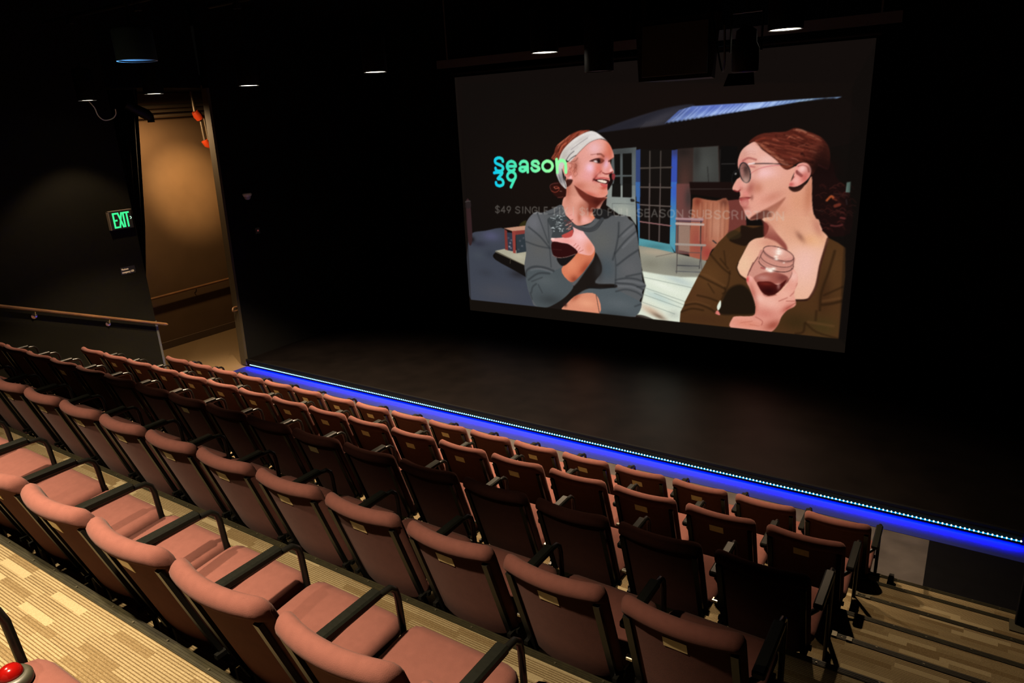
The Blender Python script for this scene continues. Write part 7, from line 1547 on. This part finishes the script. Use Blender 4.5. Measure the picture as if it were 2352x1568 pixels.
for (x, y, z, rr), l in zip(PEND, PL): pendant(x, y, z-.005, True, l, None, .33, 'row of lit pendant downlights', rr/.1)
pendant(-3.92, 2.32, 4.03, False, 'unlit blue-tinted pendant cylinder hanging in the dark upper left', PENDB, .15, 'unlit cylinders')
pendant(-2.64, 5.33, 3.945, False, 'unlit black pendant cylinder silhouetted against the top of the screen', None, .4, 'unlit cylinders', 1.12)
for y, x0, nm in ((5.33, -7.4, 'long black lighting pipe that carries the lit pendants'), (4.57, -9.5, 'short black lighting pipe above the hallway corner'), (2.32, -9.5, 'long black lighting pipe above the middle rows')):
    tag(MB().tube([(x0, y, 4.96), (-7.2 if y == 4.57 else XR-.1, y, 4.96)], .024, 10).obj('lighting_pipe', PENDM, None, True), nm, 'pipe', 'lighting pipes under the ceiling')
# speaker and stage light in front of the screen
sp = empty('loudspeaker', (-2.08, 5.5, 3.85)); tag(sp, 'large black loudspeaker box hanging in front of the screen top', 'speaker')
MB().add([(-.29, -.02, .0), (.29, -.02, 0), (.35, .0, .44), (-.33, 0, .44), (-.20, .34, 0), (.20, .34, 0), (.22, .36, .44), (-.22, .36, .44)], [(0, 1, 2, 3), (4, 7, 6, 5), (0, 4, 5, 1), (3, 2, 6, 7), (0, 3, 7, 4), (1, 5, 6, 2)]).obj('cabinet', PENDM, sp)
MB().box(-.26, .26, -.03, -.018, .03, .40, .004).obj('grille', mat('speaker_grille', (.006, .006, .006), .8), sp)
b = MB(); bar(b, (-.3, .1, .44), (-.3, .1, 1.1), .03, .008); bar(b, (.3, .1, .44), (.3, .1, 1.1), .03, .008); b.obj('bracket', PENDM, sp)
sl = empty('stage_light', (-1.27, 4.5, 3.825)); sl.scale = (.82, .82, .82); tag(sl, 'black stage spotlight hanging right of the loudspeaker', 'stage light')
MB().lathe((0, 0, 0), [(.085, 0), (.095, .01), (.095, .16), (.075, .20), (.07, .28), (.03, .31)], 18).obj('can', PENDM, sl, True)
b = MB(); bar(b, (-.11, 0, .14), (-.11, 0, .40), .008, .03); bar(b, (.11, 0, .14), (.11, 0, .40), .008, .03); bar(b, (-.115, 0, .40), (.115, 0, .40), .03, .008, (0, 1, 0)); b.tube([(0, 0, .40), (0, 0, 1.1)], .012, 8); b.obj('yoke', PENDM, sl)
b = MB(); b.add([(-.09, -.09, -.005), (.09, -.09, -.005), (.11, -.13, -.09), (-.11, -.13, -.09), (-.09, -.094, -.005), (.09, -.094, -.005), (.11, -.134, -.09), (-.11, -.134, -.09)], [(0, 1, 2, 3), (4, 7, 6, 5), (0, 4, 5, 1), (2, 6, 7, 3), (0, 3, 7, 4), (1, 5, 6, 2)]); b.obj('barn_door', PENDM, sl)
tag(MB().tube(smooth_path([(-1.40, 4.5, 4.10), (-1.43, 4.62, 3.90), (-1.50, 4.8, 3.86), (-1.60, 5.0, 4.02), (-1.75, 5.3, 4.3)], 6), .007, 6).obj('power_cord', PENDM, None, True), 'thin black cord looping down left of the hanging stage spotlight', 'cord')
tag(MB().tube(smooth_path([(-8.96, 4.56, 4.16), (-9.08, 4.66, 4.08), (-9.14, 4.75, 3.99), (-9.19, 4.80, 3.90), (-9.22, 4.88, 3.845), (-9.2, 4.97, 3.86), (-9.17, 5.01, 3.91), (-9.14, 5.0, 3.97)], 8), .0065, 8).obj('hanging_cable', CABLE, None, True), 'pale cable loop hanging below the leftmost lit pendant', 'cable')
# black drape in the opening, and black fixtures at its head
dm = MB(); n = 40
top = [(-9.97+.03*math.sin(i*1.9), 4.6+1.20*i/n, 4.25) for i in range(n+1)]; mid = [(-9.97+.03*math.sin(i*1.9), 4.6+.92*i/n, 2.4) for i in range(n+1)]; low = [(-9.97+.025*math.sin(i*1.9), 4.6+.70*i/n, 1.3) for i in range(n+1)]; bot = [(-9.97+.025*math.sin(i*1.9), 4.6+.62*i/n, .04) for i in range(n+1)]
P = [top, mid, low, bot]; v = [p for r in P for p in r]; f = []
for r in range(3):
    for i in range(n): f.append((r*(n+1)+i, r*(n+1)+i+1, (r+1)*(n+1)+i+1, (r+1)*(n+1)+i))
dm.add(v, f); dr = dm.obj('masking_drape', DRAPE, None, True); tag(dr, 'black masking drape hanging at the near side of the hallway opening', 'curtain')
sm_ = dr.modifiers.new('thickness', 'SOLIDIFY'); sm_.thickness = .006
# ------------------------------------------------------------------ hallway things
hr = empty('hall_handrail', (XH, 6.0, .95)); tag(hr, 'brown wooden handrail along the warm-lit hallway wall', 'handrail')
MB().tube([(.075, -2.2, -.04), (.075, 3.9, .06)], .022, 10).obj('rail', WOOD, hr, True)
for y in (-1.6, -.2, 1.2, 2.6): MB().tube([(.0, y, -.09), (.05, y, -.07), (.075, y, -.02)], .009, 6).obj('bracket', STEEL, hr, True)
wr = empty('wall_handrail', (XL, 3.4, 1.79)); tag(wr, 'sloping wooden handrail on the dark wall below the exit sign', 'handrail')
sl_ = (1.058-1.799)/(5.278-3.378)
MB().tube([(.07, -4.4, 4.4*-sl_), (.07, 1.89, 1.89*sl_), (.068, 1.915, 1.915*sl_)], [.021, .021, .010], 12).obj('rail', WOOD, wr, True)
for y in (-1.3, .30, 1.14):
    z = y*sl_; b = MB(); b.lathe((0, 0, 0), [(.001, 0), (.035, .002), (.035, .010), (.012, .014)], 14); b.v = [(c, a+y, bb+z-.085) for a, bb, c in b.v]
    b.tube([(.012, y, z-.085), (.05, y, z-.075), (.07, y, z-.02)], .008, 6); b.obj('bracket', CHROME, wr, True)
lp = MB().tube(smooth_path([(XL-.02, YJ1-.03, .99), (XL+.0, YJ1-.10, .995), (XL+.02, YJ1-.135, .97), (XL+.01, YJ1-.12, .94), (XL-.02, YJ1-.03, .935)], 5), .014, 8).obj('rail_end', WOOD, None, True)
tag(lp, 'small returned handrail end sticking out of the hallway jamb', 'handrail')
sr = empty('sprinkler_pipe', (-10.6, 7.2, 3.55)); tag(sr, 'sprinkler pipe with orange couplings high in the hallway corner', 'pipe')
def at(p): return (p[0]+10.6, p[1]-7.2, p[2]-3.55)
A1, A2, A3 = [(-11.2, 7.453, 3.978), (-11.2, 7.533, 3.857), (-11.2, 7.544, 3.51)]
MB().tube([at(A1), at(tuple(.5*(a+b) for a, b in zip(A1, A2))), at(A2)], [.055, .075, .065], 12).obj('coupling', ORANGE, sr, True)
MB().tube([at(A1), at((A1[0], A1[1], 4.31))], .03, 10).obj('riser', PIPE, sr, True)
MB().tube([at(A2), at(A3)], .022, 10).obj('pipe', PIPE, sr, True)
MB().tube([at((A2[0]+.06, A2[1]+.03, A2[2])), at((A3[0]+.06, A3[1]+.03, A3[2]))], .014, 8).obj('drop_rod', PIPE, sr, True)
MB().tube([at(A3), at((A3[0]+.01, A3[1]+.03, A3[2]-.07)), at((A3[0]+.02, A3[1]+.11, A3[2]-.12))], [.062, .062, .04], 12).obj('coupling', ORANGE, sr, True)
for i, (z, r) in enumerate(((4.06, .035), (3.98, .02), (3.91, .014))):
    tag(MB().tube([(XH+.12+.03*i, 3.0, z-.09), (XH+.12+.03*i, 10.41, z+.12)], r, 10).obj('hall_pipe', PIPE, None, True), ('thick', 'middle', 'thin lowest')[i]+' grey pipe running along the top of the hallway wall', 'pipe', 'pipes at the top of the hallway')
fx = empty('spot_fixture', (-9.85, 5.75, 3.86)); tag(fx, 'black tilted stage fixture hanging at the head of the hallway opening', 'stage light')
b = MB().tube([(0, -.22, .20), (0, .05, .06), (0, .10, .02)], [.06, .075, .06], 12); b.obj('can', PENDM, fx, True)
MB().tube([(0, -.06, .12), (0, -.06, .5)], .014, 8).obj('yoke', PENDM, fx)
MB().box(-.01, .0, .06, .16, -.05, .05).obj('barn_door', PENDM, fx)
# ------------------------------------------------------------------ exit sign, placard
ex = empty('exit_sign', (XL, 4.99, 2.57)); tag(ex, 'black exit sign with glowing green letters on the dark wall', 'sign')
MB().box(.004, .055, -.150, .150, -.105, .135, .004).obj('case', SIGNBLK, ex)
b = MB().box(.004, .058, -.158, .158, .135, .143); b.box(.004, .058, -.158, -.150, -.105, .143); b.obj('trim_edge', SIGNEDGE, ex)
def stroke(mb, a, c, w=.022):
    a, c = Vector((0, *a)), Vector((0, *c)); d = (c-a).normalized(); nrm = Vector((0, -d.z, d.y))*w/2
    q = [a+nrm, a-nrm, c-nrm, c+nrm]; mb.ring([[(.0555, p.y, p.z) for p in q], [(.058, p.y, p.z) for p in q]])
LET = {'E': [((0, -.1), (0, .1)), ((-.01, .09), (.052, .09)), ((0, 0), (.045, 0)), ((-.01, -.09), (.052, -.09))], 'X': [((0, .1), (.052, -.1)), ((.052, .1), (0, -.1))], 'I': [((0, -.1), (0, .1))], 'T': [((.026, -.1), (.026, .1)), ((-.01, .09), (.062, .09))]}
for ch, y0 in (('E', -.098), ('X', -.036), ('I', .036), ('T', .056)):
    b = MB()
    for a, c in LET[ch]: stroke(b, (a[0]+y0, a[1]+.015), (c[0]+y0, c[1]+.015))
    b.obj('letter', EXITG, ex)
b = MB(); stroke(b, (.124, .048), (.140, .030), .010); stroke(b, (.140, .030), (.124, .012), .010); b.obj('chevron', EXITW, ex)
pc = empty('placard', (XL, 4.97, 1.905)); tag(pc, 'small white lettering reading maximum occupancy on the dark wall', 'placard')
MB().box(.001, .004, -.02-.09, .09, -.05, .05).obj('panel', SIGNBLK, pc)
for txt, z, wd in (('Maximum', .010, .095), ('occupancy 250', -.030, .165)):
    cu = bpy.data.curves.new('lettering', 'FONT'); cu.body = txt; cu.size = .036; cu.extrude = .0006; cu.offset = .0009
    tmp = bpy.data.objects.new('tmp', cu); COL.objects.link(tmp); bpy.context.view_layer.update()
    tm = bpy.data.meshes.new_from_object(tmp.evaluated_get(bpy.context.evaluated_depsgraph_get())); bpy.data.objects.remove(tmp)
    sx = wd/max(.001, max(q.co.x for q in tm.vertices))
    for q in tm.vertices: q.co = (.0046+q.co.z, -.098+q.co.x*sx, z+q.co.y)
    tm.materials.append(PAPER); link('lettering', tm, pc)
# ------------------------------------------------------------------ small things
rb = empty('wall_box', (XL, 7.10, 2.11)); tag(rb, 'tiny dark wall box with a dim red light below the dome', 'switch')
MB().box(0, .04, -.04, .04, -.05, .05, .004).obj('case', SIGNBLK, rb)
MB().box(.04, .043, -.012, .012, -.012, .012).obj('indicator', emis('red_glow', (1, .2, .2), .12), rb)
dc = empty('dome_camera', (XL, 6.99, 2.68)); tag(dc, 'small grey dome fitting on the black wall left of the screen', 'camera')
MB().lathe((0, 0, 0), [(.055, -.02), (.07, .0), (.07, .02), (.06, .03)], 20).obj('base', mat('dome_grey', (.45, .45, .42), .5), dc, True, (.06, 0, 0))
MB().lathe((0, 0, 0), [(.005, -.075), (.03, -.07), (.05, -.045), (.055, -.02)], 20).obj('dome', mat('dome_smoke', (.2, .2, .2), .2), dc, True, (.06, 0, 0))
cbx = empty('call_button', (-1.868, .462, 2.3575)); tag(cbx, 'red domed call button in a round grey housing on the rearmost chair', 'button')
MB().lathe((0, 0, 0), [(.042, 0), (.046, .006), (.045, .020), (.040, .027), (.034, .029)], 28).obj('housing', GREYP, cbx, True)
MB().lathe((0, 0, 0), [(.028, .027), (.0285, .032), (.026, .042), (.020, .050), (.011, .0545), (.001, .056)], 28).obj('dome', REDP, cbx, True)
bl = MB().add([(-.022, -.02, 0), (.022, -.02, 0), (.024, .02, 0), (-.02, .02, 0), (-.014, -.014, .075), (.018, -.014, .075), (.018, .014, .075), (-.010, .014, .075)], [(0, 3, 2, 1), (4, 5, 6, 7), (0, 1, 5, 4), (1, 2, 6, 5), (2, 3, 7, 6), (3, 0, 4, 7)]).obj('rubber_block', PENDM, None, False, (-.195, 5.14, .2065))
tag(bl, 'small black block standing on the lowest aisle step', 'block')
po = empty('masking_flat', (.53, 4.75, .412)); tag(po, 'tall black masking flat standing at the far side of the aisle steps', 'panel')
MB().box(0, .10, 0, .06, .0, 4.6, .004).obj('post', DRAPE, po)
MB().box(.10, 1.6, .015, .04, .03, 4.6).obj('panel', DRAPE, po)
MB().box(-.03, .16, -.07, .05, .0, .008).obj('foot_plate', STEEL, po)
